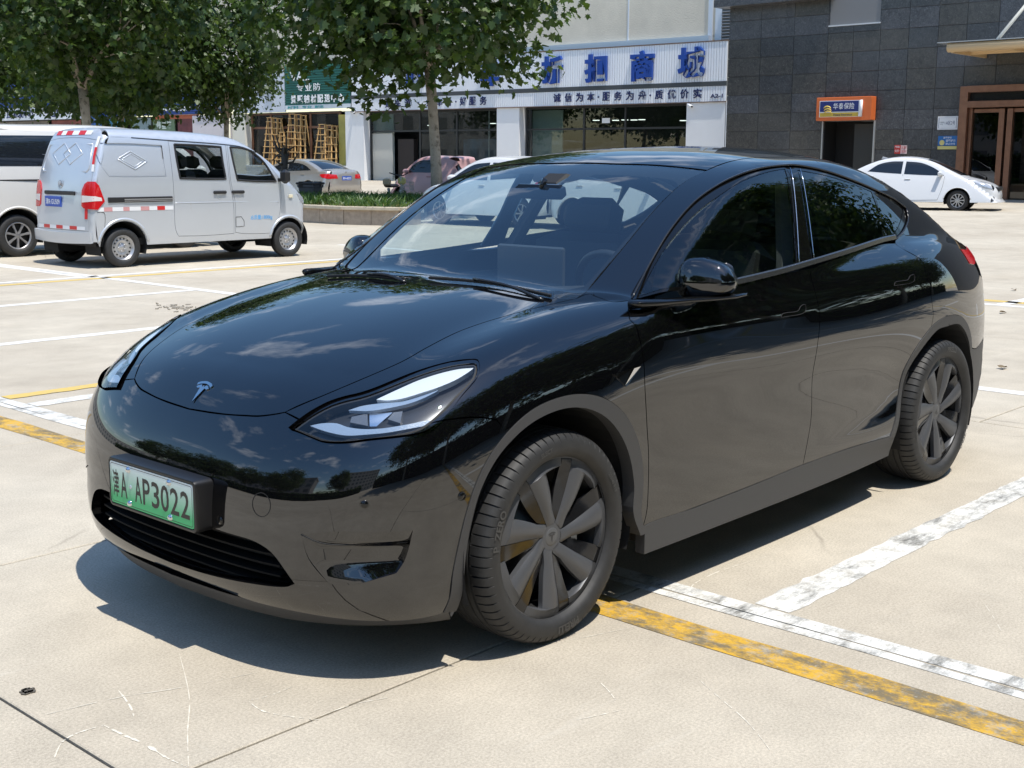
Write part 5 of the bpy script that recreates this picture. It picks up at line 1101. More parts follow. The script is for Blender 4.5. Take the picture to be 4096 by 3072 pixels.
# --- lamps
P_LAMP = Ortho((-0.62, -0.45, -0.62)); lamp_loop = chain([lamp[0]] + list(lamp[1:12]), list(lamp[11:20]), list(lamp[19:]) + [lamp[0]], step=0.012)
HOUSE = mat('lamp_housing', (0.035, 0.038, 0.045), 0.3, metal=0.2); REFL = mat('lamp_reflector', (0.80, 0.83, 0.87), 0.18, metal=1.0)
GUIDE = mat('light_guide', (0.22, 0.29, 0.40), 0.25, bump=(260, 0.6, 0.002)); FROST = mat('frosted_lens_band', (0.60, 0.64, 0.68), 0.35)
for sd in (1, -1):
    lens = panel('headlamp', lamp_loop, P_LAMP, LENS, CAR, gap=0.004, res=0.02, off=-0.002, sink=0, side=sd)
    panel('housing', lamp_loop, P_LAMP, HOUSE, lens, gap=0.001, res=0.02, off=-0.045, sink=-0.05, side=sd)
    panel('lamp_seal', lamp_loop, P_LAMP, DARK, lens, gap=0.0008, res=0.02, off=-0.006, sink=0.03, side=sd, holes=[inset(P_LAMP.to2(lamp_loop), 0.008) @ np.stack([P_LAMP.ex, P_LAMP.ey])])
    panel('upper_reflector', chain(L('chrome_top') + [LN['chrome_top'][0]], step=0.012), P_LAMP, FROST, lens, gap=0, res=0.015, off=-0.012, sink=0.02, side=sd)
    panel('upper_blade', chain(L('blue_top') + [LN['blue_top'][0]], step=0.012), P_LAMP, GUIDE, lens, gap=0, res=0.015, off=-0.020, sink=0.012, side=sd)
    panel('running_light', chain(L('drl') + [LN['drl'][0]], step=0.012), P_LAMP, GUIDE, lens, gap=0, res=0.015, off=-0.014, sink=0.02, side=sd)
    for k in ('mod1', 'mod2', 'mod3'):
        panel('projector_module', chain(*[[LN[k][i], LN[k][(i + 1) % 4]] for i in range(4)], step=0.01), P_LAMP, mat('projector_glass', (0.10, 0.11, 0.13), 0.08, ior=1.8) if k != 'mod2' else REFL, lens, gap=0, res=0.012, off=-0.03, sink=0.03, side=sd)
# --- wings
P_WING = Ortho((0, -0.80, -0.60)); al = L('apillar_low'); fd = L('fend_door')
cow_c = hs[-1]
top_al = [cow_c] + al[:-1] + [fd[0]]
arch_up = [p for p in aout if p[2] > seam[5][2] - 0.0]
ai = [i for i, p in enumerate(aout) if p[2] >= 0.77]
arch_over = [seam[5]] + [p for i, p in enumerate(aout) if (p[0] < seam[5][0] - 0.03)]
wing_bot = [arch_over[-1], fd[-1]]
lamp_top = [tuple(p) for p in lamp[1:12]]; lamp_end = [tuple(p) for p in lamp[11:20]]
wing_loop = chain(hs, top_al, fd, wing_bot, arch_over[::-1], bseam[::-1], lamp_end[::-1], lamp_top[::-1], [lamp[1], ks])
for sd in (1, -1): panel('front_wing', wing_loop, P_WING, PAINT, CAR, res=0.03, side=sd)
# --- windscreen, roof
wr = L('ws_right'); P_WS = Ortho((-0.5, 0, -0.87), (1, 0, 0.0)); wtop = [wr[-1], (-1.245, 0.40, 1.53), (-1.22, 0.2, 1.533), (-1.215, 0.0, 1.534)]
wr2 = [cow_c] + wr[1:]
cowl_w = [(p[0] - 0.006, p[1], p[2]) for p in cowl[::-1]]
ws_loop = chain(cowl_w, wr2, wtop, mir(wtop), mir(wr2), mir(cowl_w))
screen = panel('windscreen', ws_loop, P_WS, WSG, CAR, gap=0.003, res=0.05, off=-0.003, sink=0.0)
fr = L('frit'); frit_half = [(-0.425, 0.0, 1.122), (-0.42, 0.30, 1.118), (-0.47, 0.54, 1.115), (-0.515, 0.598, 1.12)]
frit_side = [(-0.515, 0.598, 1.12)] + fr[1:5]; frit_top = [fr[4], (-1.13, 0.545, 1.484), (-1.118, 0.33, 1.499), (-1.105, 0.17, 1.504)]
frit_cam = [(-1.105, 0.17, 1.504), (-1.03, 0.10, 1.463), (-1.02, 0.0, 1.458)]
fl_ = chain(frit_half, frit_side, frit_top, frit_cam, mir(frit_cam), mir(frit_top), mir(frit_side), mir(frit_half))
panel('screen_border', ws_loop, P_WS, mat('black_frit', (0.006, 0.006, 0.007), 0.9, spec=.1), screen, gap=0.004, res=0.05, off=-0.009, sink=0, holes=[fl_])
roof_edge = [wr[-1], (-1.50, 0.605, 1.555), (-1.9, 0.595, 1.565), (-2.3, 0.575, 1.535), (-2.65, 0.545, 1.46), (-2.85, 0.52, 1.40)]
rseam = [roof_edge[-1], (-2.90, 0.3, 1.46), (-2.92, 0.0, 1.48)]
roof_loop = chain(wtop[::-1], roof_edge, rseam, mir(rseam), mir(roof_edge), mir(wtop[::-1]))
panel('roof_glass', roof_loop, P_TOP, ROOFG, CAR, gap=0.003, res=0.04, sink=0.02)
# --- body side frame (pillars, roof rail, rear quarter)
dlo = L('dlo'); dtop = dlo[:14]; dend = dlo[13:17]
dq = L('door_qtr'); ar = L('arch_r_out')
ARC = [(p[0], p[2]) for p in ar]
def arc_r(sgn_from, n=14):
    pass
arch_front_r = ar[3:7]; arch_back = [(-5.78 - p[0], p[1], p[2]) for p in ar[3:6]][::-1]
arch_all = [dq[-1]] + [p for p in ar if p[0] < dq[-1][0] - 0.03 and p[0] > -2.87] + [(-2.89, 0.94, 0.822)] + [(-5.78 - p[0], 0.92, p[2]) for p in ar[::-1] if p[0] > -2.87 and p[2] > 0.60]
arch_all = [tuple(p) for p in on(arch_all)]
tailx = [arch_all[-1], (-3.40, 0.85, 0.60), (-3.62, 0.80, 0.62)]
tail_up = [(-3.62, 0.80, 0.62), (-3.63, 0.775, 0.85), (-3.60, 0.74, 1.06), (-3.50, 0.66, 1.16)]
tail_top = [(-3.50, 0.66, 1.16), (-3.2, 0.57, 1.28), (-2.85, 0.52, 1.40)]
frame_loop = chain(wr2, roof_edge[:], tail_top[::-1], tail_up[::-1], tailx[::-1], arch_all[::-1], dq[::-1], [dq[0]] + dend[::-1], dtop[::-1], [dlo[0], fd[0]], top_al[::-1])
for sd in (1, -1): panel('side_frame', frame_loop, P_CAP, PAINT, CAR, res=0.035, side=sd, gap=0.0018)
# --- doors
belt_f = [dlo[0], dlo[19], (-1.40, 0.893, 1.118), (-1.640, 0.882, 1.137)]
st = L('sill_top'); dd = L('door_door')
bf = [fd[0], (-0.70, 0.86, 1.079), (-0.90, 0.885, 1.09), dlo[19], (-1.40, 0.893, 1.118), dd[0]]
fdoor = chain(bf, dd, [dd[-1]] + st[2:0:-1] + [fd[-1]], fd[::-1])
br = [dd[0], (-2.0, 0.862, 1.164), (-2.387, 0.823, 1.186), dq[0]]
rdoor = chain(br, dq, arch_all[:1] + [p for p in ar[3:0:-1]] + [st[-1]], [st[-1], st[4], st[3]], dd[::-1])
doors = {}
for sd in (1, -1):
    for nm, lp, hd in (('front_door', fdoor, 'handle_f'), ('rear_door', rdoor, 'handle_r')):
        d = panel(nm, lp, P_SIDE, PAINT, CAR, res=0.03, side=sd); doors[nm, sd] = d
        h = panel('door_handle', chain(L(hd) + [LN[hd][0]], step=0.008), P_SIDE, PAINT, d, gap=0.0, res=0.012, off=0.0012, sink=0.004, side=sd)
        b = MB(); lp2 = chain(L(hd) + [LN[hd][0]], step=0.01); b.tube([(p[0], sd * (p[1] + 0.0006), p[2]) for p in np.vstack([lp2, lp2[:1]])], 0.0014, 5, False); b.build('handle_gap', DARK, h)
# --- side glass, pillar trim, belt strip
fg = L('fglass'); rg = L('rglass'); qg = L('qglass'); bp = L('bpillar2')
P_SG = Ortho((0, -0.92, -0.38))
bz = 0.018
f_top = fg[:7]; f_back = fg[6:10]; f_bot = [fg[9], (-1.083, 0.905, 1.115), (-0.80, 0.87, 1.10), (-0.60, 0.83, 1.092), fg[0]]
r_top = rg[:4]; r_back = rg[3:6]; r_bot = [rg[5], (-2.0, 0.862, 1.178), rg[6]]; r_front = [rg[6], bp[1], rg[0]]
q_top = [qg[0], qg[1], qg[2]]; q_rear = qg[2:6]; q_low = qg[5:7]; q_front = [qg[6], (qg[6][0] * .5 + qg[0][0] * .5, .77, 1.31), qg[0]]
for sd in (1, -1):
    g = panel('front_window', chain(f_top, f_back, f_bot), P_SG, SIDEG, CAR, gap=0.001, res=0.028, off=-0.006, sink=0.006, side=sd)
    panel('rear_window', chain(r_top, r_back, r_bot, r_front), P_SG, PRIVG, CAR, gap=0.001, res=0.028, off=-0.006, sink=0.006, side=sd)
    panel('quarter_window', chain(q_top, q_rear, q_low, q_front), P_SG, PRIVG, CAR, gap=0.001, res=0.028, off=-0.006, sink=0.006, side=sd)
    # black window surround with the three openings
    sur = chain(dtop, dend, [dend[-1], dlo[17], (-2.0, 0.862, 1.164), dlo[18], dlo[19], (-0.80, 0.875, 1.085), dlo[0]])
    s = panel('window_surround', sur, P_SG, GLOSS, CAR, gap=0.001, res=0.05, off=-0.004, sink=0.012, side=sd, holes=[chain(f_top, f_back, f_bot), chain(r_top, r_back, r_bot, r_front), chain(q_top, q_rear, q_low, q_front)])
    b = MB()
    for ln in (crom(dtop, .03), crom(dend, .03)):
        b.tube([(p[0], sd * (p[1] + .001), p[2] + .001) for p in ln], 0.0042, 6)
    b.build('window_rim', TRIM, s)
    b = MB(); ln = crom([(-0.80, 0.872, 1.100), (-0.92, 0.888, 1.105), (-1.083, 0.905, 1.113), (-1.40, 0.898, 1.131), (-1.657, 0.884, 1.150), (-2.0, 0.862, 1.176), (-2.387, 0.826, 1.205), (-2.54, 0.812, 1.21)], 0.04)
    X = on(ln)
    V = []; F = []
    for p in X: V += [(p[0], sd * (p[1] + .002), p[2] + .012), (p[0], sd * (p[1] + .009), p[2] + .008), (p[0], sd * (p[1] + .011), p[2] - .010), (p[0], sd * (p[1] + .001), p[2] - .016)]
    for i in range(len(X) - 1):
        for j in range(3): F.append((4 * i + j, 4 * i + j + 1, 4 * i + 5 + j, 4 * i + 4 + j))
    b.add(V, F, False); b.build('belt_strip', mat('belt_strip_satin', (0.05, 0.052, 0.055), 0.25, metal=0.5), CAR)
    b = MB()
    for a_, b_ in (((-1.704, 0.704, 1.527), (-1.538, 0.885, 1.135)), ((-1.786, 0.708, 1.523), (-1.672, 0.881, 1.147))):
        X = on([np.array(a_) * (1 - t) + np.array(b_) * t for t in np.linspace(0, 1, 9)]); b.tube([(p[0], sd * (p[1] + .001), p[2]) for p in X], 0.0028, 5)
    b.build('pillar_edge', CHROME, s)
# --- cladding round the arches and along the sills
a_in = L('arch_f_in')
ain = [(0.408, 0.893, 0.20)] + a_in[:-1] + [(-0.425, 0.905, 0.270)]; aou = [(0.455, 0.888, 0.205)] + aout[:-1] + [(-0.455, 0.918, 0.270)]
clf = chain(aou, [aou[-1], ain[-1]], ain[::-1], [ain[0], aou[0]])
ar_f = [(-2.352, 0.92, 0.30)] + ar[1:7]; ar_b = [(-5.78 - p[0], .9, p[2]) for p in ar_f[::-1]]; ar_o = ar_f + [(-2.89, 0.94, 0.824)] * (abs(ar_f[-1][0] + 2.89) > .03) + ar_b[1:]
ri = L('arch_r_in'); ri_f = [(-2.405, .92, .30)] + [p for p in ri[1:6]]; ri_o = ri_f + [(-2.89, .94, .785)] + [(-5.78 - p[0], .9, p[2]) for p in ri_f[::-1]]
clr = chain(ar_o, [ar_o[-1], ri_o[-1]], ri_o[::-1], [ri_o[0], ar_o[0]])
sillb = [(-0.45, 0.90, 0.195), (-1.2, 0.905, 0.200), (-2.0, 0.905, 0.205), (-2.39, 0.90, 0.21)]
sl = chain([(-0.449, 0.918, 0.272), fd[-1]] + st[1:] + [(-2.41, 0.92, 0.312)], [(-2.41, 0.92, 0.312), sillb[-1]], sillb[::-1], [sillb[0], (-0.449, 0.918, 0.272)])
P_ARCH = P_SIDE
for sd in (1, -1):
    panel('front_arch_trim', clf, P_ARCH, CLAD, CAR, gap=0.0, res=0.03, off=0.003, sink=0.05, side=sd)
    panel('rear_arch_trim', clr, P_ARCH, CLAD, CAR, gap=0.0, res=0.03, off=0.003, sink=0.05, side=sd)
    panel('sill_trim', sl, P_ARCH, CLAD, CAR, gap=0.0012, res=0.03, off=0.002, sink=0.04, side=sd)
    for cx in (0, -2.89):
        b = MB(); n = 28; V = []
        for y in (0.55, 0.915):
            for k in range(n + 1):
                a = -0.35 + (PI + 0.7) * k / n; V.append((cx + 0.415 * math.cos(a), sd * y, 0.362 + 0.415 * math.sin(a) * (1.03 if math.sin(a) > 0 else 1)))
        b.add(V, [(k, k + 1, n + 2 + k, n + 1 + k) for k in range(n)] + [tuple(range(n + 1))], False); b.build('wheel_well', WELL, CAR)
b = MB(); b.box((.36, 0, .205), (.62, 1.20, .03)); b.box((-3.2, 0, .26), (.8, 1.2, .04)); b.box((-1.45, 0, 0.24), (3.3, 1.66, 0.06)); b.box((-1.45, 0, 0.24), (1.85, 1.72, 0.07)); b.build('floor_pan', DARK, CAR)
# --- tail
P_R = CylZ(-2.9); 
class CylR(CylZ):
    def to2(s, p): return np.stack([np.arctan2(p[:, 1], s.cx - p[:, 0]) * s.sc, p[:, 2]], -1)
    def rays(s, q):
        th = q[:, 0] / s.sc; D = np.stack([-np.cos(th), np.sin(th), 0 * th], -1); o = np.stack([s.cx + 0 * th, 0 * th, q[:, 1]], -1)
        return o + D * 2.0, -D, 1.9
P_R = CylR(-2.9)
rb_side = [(-3.29, 0.88, 0.28)] + [p for p in ar_b[::-1][:0]] + [(-3.32, 0.875, 0.40), (-3.28, 0.885, 0.53), arch_all[-1]]
rb_h = [[(-3.88, 0, 0.62), (-3.82, 0.5, 0.62), tailx[2]], tailx[::-1], rb_side[::-1], [(-3.29, 0.88, 0.28), (-3.6, 0.78, 0.24), (-3.85, 0.0, 0.24)]]
rb = chain(*rb_h, *[mir(s) for s in rb_h[::-1]])
panel('rear_bumper', rb, P_R, CLAD, CAR, res=0.04)
tg = [[(-3.88, 0, 0.62), (-3.82, 0.5, 0.62), tailx[2]], tail_up, tail_top, rseam]
tgl = chain(*tg, *[mir(s) for s in tg[::-1]])
panel('tailgate', tgl, P_CAP, PAINT, CAR, res=0.04)
REDL = mat('red_lamp', (0.55, 0.012, 0.02), 0.12, spec=0.6)
tlp = chain([(-3.30, 0.80, 1.115), (-3.48, 0.76, 1.105), (-3.60, 0.66, 1.09)], [(-3.60, 0.66, 1.09), (-3.62, 0.67, 1.03)], [(-3.62, 0.67, 1.03), (-3.52, 0.80, 1.035), (-3.38, 0.86, 1.06)], [(-3.38, 0.86, 1.06), (-3.30, 0.80, 1.115)])
for sd in (1, -1): panel('tail_lamp', tlp, P_CAP, REDL, CAR, gap=0, res=0.03, off=0.003, sink=0.005, side=sd)
# ---------------------------------------------------------------- wheels of the crossover
def tyre_mesh(name, R, rim, y_out, width, m, pitches=66, detail=True):
    w = width / 2; yc = y_out - w
    half = [(rim, w - .026, 0), (rim + .006, w - .014, 0), (rim + .2 * (R - rim), w - .004, 0), (rim + .42 * (R - rim), w, 0), (rim + .62 * (R - rim), w - .003, 0), (rim + .80 * (R - rim), w - .011, 1),
            (R - .010, w - .022, 1), (R - .0045, w - .036, 1), (R - .002, w - .053, 1), (R - .001, w - .064, 1), (R - .001, w - .068, 0), (R - .008, w - .069, 0), (R - .008, w - .079, 0), (R - .0006, w - .080, 0)]
    if w > .1: half += [(R, w - .098, 0), (R - .007, w - .099, 0), (R - .007, w - .108, 0), (R, w - .109, 0)]
    prof = half + [(R, 0, 0)] + [(r, -y, f) for r, y, f in half[::-1]]
    ts = [0, .83, .86, .97] if detail else [0, .5]
    V = []; F = []; n = pitches * len(ts)
    for r, y, f in prof:
        for i in range(pitches):
            for t in ts:
                a = 2 * PI * (i + t + (0.12 if y < 0 else 0)) / pitches; rr = r - (.006 if (f and .85 < t < .98 and detail) else 0)
                V.append((-rr * math.sin(a), yc + y, rr * math.cos(a)))
    for j in range(len(prof) - 1):
        for k in range(n): F.append((j * n + k, (j + 1) * n + k, (j + 1) * n + (k + 1) % n, j * n + (k + 1) % n))
    o = mesh(name, V, F, m); me = o.data; me.polygons.foreach_set('use_smooth', [True] * len(me.polygons)); me.set_sharp_from_angle(angle=math.radians(35)); return o
def arc_text(txt, r, ph, h, y, m, name, parent, bold=.02):
    V, Fc = text_mesh(txt, h, bold * h, 0.0); V = V.copy(); th = math.radians(ph) + V[:, 0] / r; rr = r + V[:, 1]
    P = np.stack([-rr * np.sin(th), np.full(len(V), y), rr * np.cos(th)], -1)
    return mesh(name, P, Fc, m, parent)
def blade_wheel(parent_root, loc, rot_y, flip):
    pass
RR = 0.262
def yprof(u): return 0.9215 - 0.020 * (1 - u) ** 1.6 - 0.004 * max(0, u - .9) / .1
def pt(u, ph, dy=0): a = math.radians(ph); return (-RR * u * math.sin(a), yprof(u) + dy, RR * u * math.cos(a))
MATT = COVER; SHINY = mat('wheel_blade_gloss', (0.008, 0.008, 0.009), 0.12, ior=1.45)
cv = MB(); bl = MB()
us = [.17, .22, .28, .35, .42, .5, .6, .7, .8, .87, .893, .905, .95, 1.0]
phl = lambda u, s: np.interp(u, [.17, .22, .35, .5, .7, .87, 1], [-31, -29.5, -30, -30.5, -31.3, -31.8, -32]) + s
phr = lambda u, s: np.interp(u, [.17, .22, .28, .35, .5, .7, .87, .893, .905, 1], [20.4, 17, 6, -1, -5, -9, -11.6, -11.0, 7, 7]) + s
ggl = lambda u, s: np.interp(u, [.22, .28, .35, .5, .7, .87, .893, .905, 1], [20.5, 9, 2.5, 3.5, 5, 6, 6, 7.6, 7.6]) + s
ggr = lambda u, s: np.interp(u, [.22, .35, .5, .7, .87, 1], [21.4, 20.8, 20.3, 19.6, 19.1, 18.9]) + s
for k in range(7):
    s = k * 360 / 7; m_ = 7; V = []; F = []
    for u in us:
        for j in range(m_):
            t = j / (m_ - 1); ph = phl(u, s) * (1 - t) + phr(u, s) * t; V.append(pt(u, ph, 0.010 * math.sin(PI * t) * min(1, (u - .15) * 3) * (1 if u < .9 else max(.15, (1 - u) / .11)) - (.003 if j in (0, m_ - 1) else 0)))
    n = len(us)
    for i in range(n - 1):
        for j in range(m_ - 1): F.append((i * m_ + j, i * m_ + j + 1, (i + 1) * m_ + j + 1, (i + 1) * m_ + j))
    # side walls
    b0 = len(V)
    for i in range(n):
        for j in (0, m_ - 1): p = V[i * m_ + j]; V.append((p[0], p[1] - .018, p[2]))
    for i in range(n - 1):
        F.append((i * m_, (i + 1) * m_, b0 + 2 * (i + 1), b0 + 2 * i)); F.append((i * m_ + m_ - 1, b0 + 2 * i + 1, b0 + 2 * i + 3, (i + 1) * m_ + m_ - 1))
    cv.add(V, F, True)
    V = []; F = []; ub = [.22, .28, .35, .42, .5, .6, .7, .8, .87, .893, .905, .95, 1.0]
    for u in ub:
        for j in range(4):
            t = j / 3; V.append(pt(u, ggl(u, s) * (1 - t) + ggr(u, s) * t, -.003 - .010 * (1 - t) * math.sin(PI * min(1, (u - .2) / .75))))
    n = len(ub)
    for i in range(n - 1):
        for j in range(3): F.append((4 * i + j, 4 * i + j + 1, 4 * i + 5 + j, 4 * i + 4 + j))
    b0 = len(V)
    for i in range(n):
        for j in (0, 3): p = V[i * 4 + j]; V.append((p[0], p[1] - .014, p[2]))
    for i in range(n - 1):
        F.append((i * 4, (i + 1) * 4, b0 + 2 * (i + 1), b0 + 2 * i)); F.append((i * 4 + 3, b0 + 2 * i + 1, b0 + 2 * i + 3, (i + 1) * 4 + 3))
    bl.add(V, F, True)
cv.lathe([(.0, yprof(.17) - .001), (.020, yprof(.17) - .001), (RR * .175, yprof(.17) - .001)], n=42)
cv.lathe([(RR, .9175), (RR + .006, .917), (RR + .007, .905), (RR + .004, .89)], n=84)
wheel0 = cv.build('wheel', COVER); wheel0.data.set_sharp_from_angle(angle=math.radians(40))
blades = bl.build('blade_insert', SHINY, wheel0); blades.data.set_sharp_from_angle(angle=math.radians(40))
tyre0 = tyre_mesh('tyre', .353, .266, .946, .255, RUBBER); tyre0.parent = wheel0
LET = mat('tyre_lettering', (0.05, 0.05, 0.05), 0.45)
arc_text('P  ZERO', .306, -73, .036, .9475, LET, 'tyre_lettering', tyre0, .03); arc_text('PIRELLI', .306, 172, .034, .9475, LET, 'tyre_lettering', tyre0, .03)
arc_text('ELECT', .306, -14, .020, .9475, LET, 'tyre_lettering', tyre0); arc_text('255/45 R19', .300, 62, .017, .9475, LET, 'tyre_lettering', tyre0)
b = MB(); b.lathe([(.0, .861), (.06, .861), (.062, .852), (.172, .852), (.172, .83), (.0, .83)], n=48); b.build('brake_disc', DISC, wheel0)
b = MB(); b.lathe([(.255, .905), (.235, .89), (.228, .74), (.25, .70)], n=48); b.lathe([(.0, .80), (.23, .80)], n=24); b.build('wheel_barrel', DARK, wheel0)
b = MB()
for k in range(-3, 4): a = math.radians(95 + k * 9); b.box((-.15 * math.sin(a), .862, .15 * math.cos(a)), (.03, .035, .045), bev=.006)
b.build('brake_caliper', mat('caliper_grey', (0.25, 0.26, 0.27), .4, metal=.6), wheel0)
b = MB(); b.lathe([(.0, .9075), (.026, .9073), (.031, .9055), (.033, .901)], n=32); cap = b.build('centre_cap', mat('centre_cap_grey', (0.10, 0.102, 0.105), .4, metal=.2), wheel0)
# small emblem on the cap
def emblem(w):
    """a T-like emblem: curved bar over a tapering stem, local XY, width w"""
    P1 = [(-.5, .36), (-.36, .44), (-.15, .485), (0, .50), (.15, .485), (.36, .44), (.5, .36), (.455, .25), (.30, .33), (.14, .37), (0, .385), (-.14, .37), (-.30, .33), (-.455, .25)]
    P2 = [(-.42, .18), (-.30, .27), (-.16, .315), (-.055, .20), (0, .315), (.055, .20), (.16, .315), (.30, .27), (.42, .18), (.30, .12), (.155, .16), (0, -.55), (-.155, .16), (-.30, .12)]
    return [np.array(P1) * w, np.array(P2) * w]
b = MB()
for P in emblem(.034): b.add([(-p[0], .9082, p[1]) for p in P], [tuple(range(len(P)))])
b.build('cap_emblem', mat('emblem_grey', (.035, .035, .037), .5), cap)
def put_wheel(src, parent, loc, ry, left, copy=True):
    o = copy_tree(src, parent) if copy else src
    o.parent = parent; o.location = loc; o.rotation_euler = (0, 0, 0) if left else (0, 0, PI)
    o.matrix_local = Matrix.Translation(loc) @ Matrix.Rotation(0 if left else PI, 4, 'Z') @ Matrix.Rotation(ry, 4, 'Y'); return o
put_wheel(wheel0, CAR, (-2.89, 0, .351), math.radians(-196), True)
put_wheel(wheel0, CAR, (0, 0, .351), 1.1, False); put_wheel(wheel0, CAR, (-2.89, 0, .351), 2.3, False)
put_wheel(wheel0, CAR, (0, 0, .351), 0, True, False)
# ---------------------------------------------------------------- licence plate on its black bracket
def plate_mat(name, ca, cb, lo, hi):
    m = bpy.data.materials.new(name); m.use_nodes = True; n = m.node_tree.nodes; l = m.node_tree.links; bs = n['Principled BSDF']; bs.inputs['Roughness'].default_value = .35
    tc = n.new('ShaderNodeTexCoord'); sp = n.new('ShaderNodeSeparateXYZ'); l.new(tc.outputs['Object'], sp.inputs[0]); mp = n.new('ShaderNodeMapRange'); l.new(sp.outputs[2], mp.inputs[0])
    mp.inputs['From Min'].default_value = lo; mp.inputs['From Max'].default_value = hi; mx = n.new('ShaderNodeMixRGB'); l.new(mp.outputs[0], mx.inputs[0]); mx.inputs[1].default_value = (*ca, 1); mx.inputs[2].default_value = (*cb, 1)
    l.new(mx.outputs[0], bs.inputs['Base Color']); return m
PX, PZ = .903, .5047
BRK = mat('plate_bracket_black', (0.010, 0.010, 0.011), 0.35)
def rrect(w, h, r, n=5):
    out = []
    for cx, cy, a0 in ((w / 2 - r, h / 2 - r, 0), (-w / 2 + r, h / 2 - r, 90), (-w / 2 + r, -h / 2 + r, 180), (w / 2 - r, -h / 2 + r, 270)):
        for k in range(n + 1): a = math.radians(a0 + 90 * k / n); out.append((cx + r * math.cos(a), cy + r * math.sin(a)))
    return out
rings = []
for x, w, h, r in ((PX - .001, .484, .144, .012), (PX + .0025, .486, .146, .012), (PX + .0035, .492, .152, .014), (PX + .001, .504, .163, .018), (PX - .010, .508, .168, .02), (PX - .033, .505, .166, .02), (PX - .036, .47, .15, .02), (PX - .09, .44, .14, .02)):
    rings.append([(x - (.0 if x > PX - .03 else .5 * p[0] ** 2), p[0], PZ + p[1]) for p in rrect(w, h, r)])
V = [p for r in rings for p in r]; n = len(rings[0]); F = []
for i in range(len(rings) - 1):
    for k in range(n): F.append((i * n + k, i * n + (k + 1) % n, (i + 1) * n + (k + 1) % n, (i + 1) * n + k))
b = MB(); b.add(V, F, True); brk = b.build('plate_bracket', BRK, CAR); brk.data.set_sharp_from_angle(angle=math.radians(50))
PG = plate_mat('green_plate', (0.03, 0.44, 0.15), (0.70, 0.78, 0.78), PZ - .045, PZ + .066)
b = MB(); b.poly([(PX, p[0], PZ + p[1]) for p in rrect(.48, .14, .010)], .0022, (1, 0, 0)); plate = b.build('licence_plate', PG, brk)
INK = mat('plate_black_ink', (0.012, 0.012, 0.012), .45)
b = MB()
for ch, x0, x1 in (('津', 14, 52), ('A', 62, 101), ('A', 148, 188), ('P', 196, 238), ('3', 247, 292), ('0', 300, 346), ('2', 354, 402), ('2', 411, 460)):
    V, F = text_fit(ch, (x1 - x0) / 1000, .086 if ch != '津' else .092, 0.012)
    b.add(place(V, (PX + .0026, -.24 + (x0 + x1) / 2000, PZ - .001), (0, 1, 0), (0, 0, 1)), F)
for P in (rrect(.470, .130, .008), ):
    Q = rrect(.4665, .1265, .0065)
    for i in range(len(P)): j = (i + 1) % len(P); b.quad(*[(PX + .0024, a[0], PZ + a[1]) for a in (P[i], P[j], Q[j], Q[i])])
b.build('plate_characters', INK, brk)
for y, z in ((-.125, .056), (.112, .056), (-.125, -.056), (.112, -.056)):
    b = MB(); b.lathe([(.0, .011), (.005, .0108), (.0085, .008), (.009, .004), (.0105, .0035), (.0105, .001)], (PX, y, PZ + z), 'x', 16); b.build('plate_screw', CHROME, brk)
b = MB(); b.lathe([(.0, .004), (.006, .0038), (.0075, .002)], (PX, -.117 + .0, PZ), 'x', 16); b.build('plate_seal', mat('seal_silver', (.5, .55, .6), .3, metal=.5), brk)
# ---------------------------------------------------------------- badge, sensors, tow cover, repeaters
c0 = np.array([[.705, 0, 3.0]]); X, _ = B.hit(c0, np.array([[0, 0, -1.]]), 0, 3, 90); X = X[0]; N = B.grad(X[None])[0]
ey = np.cross((0, 1., 0), N); ey = -ey / np.linalg.norm(ey); ey = ey if ey[2] > 0 else -ey
b = MB()
for P in emblem(.082):
    V = [X + np.array((0, 1., 0)) * p[0] + ey * p[1] + N * .0008 for p in P]; b.poly(V, .0028, N)
b.build('bonnet_badge', CHROME, CAR)
for i, q in enumerate(L('sens')):
    X = np.array(q); N = B.grad(X[None])[0]; t = np.cross(N, (0, 0, 1.)); t /= np.linalg.norm(t); u = np.cross(t, N); r = .0125 if i < 3 else .036
    for sd in ((1, -1) if i < 3 else (1,)):
        b = MB(); cir = []
        if i < 3:
            ring = [[X + N * h + (t * math.cos(a) + u * math.sin(a)) * rr for a in np.linspace(0, 2 * PI, 17)[:-1]] for rr, h in ((.0145, .0003), (.0125, -.0015), (.012, .0012), (.0001, .0016))]
        else:
            ring = [[X + (t * math.cos(a) + u * math.sin(a)) * rr for a in np.linspace(0, 2 * PI, 41)[:-1]] for rr in (.0368, .0345)]
            Q, _ = P_FRONT.to2(np.vstack(ring)), 0; Z, _ = solve(P_FRONT, Q, .0006); m_ = len(ring[0]); ring = [Z[:m_], Z[m_:]]
        m_ = len(ring[0]); V = [p for rg_ in ring for p in rg_]; V = [(p[0], sd * p[1], p[2]) for p in V]
        F = [(k * m_ + j, k * m_ + (j + 1) % m_, (k + 1) * m_ + (j + 1) % m_, (k + 1) * m_ + j) for k in range(len(ring) - 1) for j in range(m_)]
        b.add(V, F, True); b.build('parking_sensor' if i < 3 else 'tow_cover_seam', GLOSS if i < 3 else DARK, bumper)
rp = np.array(L('repeater'))
for sd in (1, -1):
    q = panel('side_camera', chain([rp[0], rp[1]], [rp[1], rp[2]], [rp[2], rp[0]], step=.01), P_SIDE, GLOSS, CAR, gap=0, res=.02, off=.004, sink=.006, side=sd)
    b = MB(); a_, c_, d_ = [np.array([p[0], sd * (p[1] + .006), p[2]]) for p in on(rp)]
    m0 = c_ + (d_ - c_) * .04; m1 = c_ + (a_ - c_) * .30; m2 = d_ + (a_ - d_) * .12; V = [m0, m1 + np.array([0, sd * .004, 0]), m2, d_, c_]
    b.add(V, [(0, 1, 2, 3)], False); b.build('camera_bezel', CHROME, q)
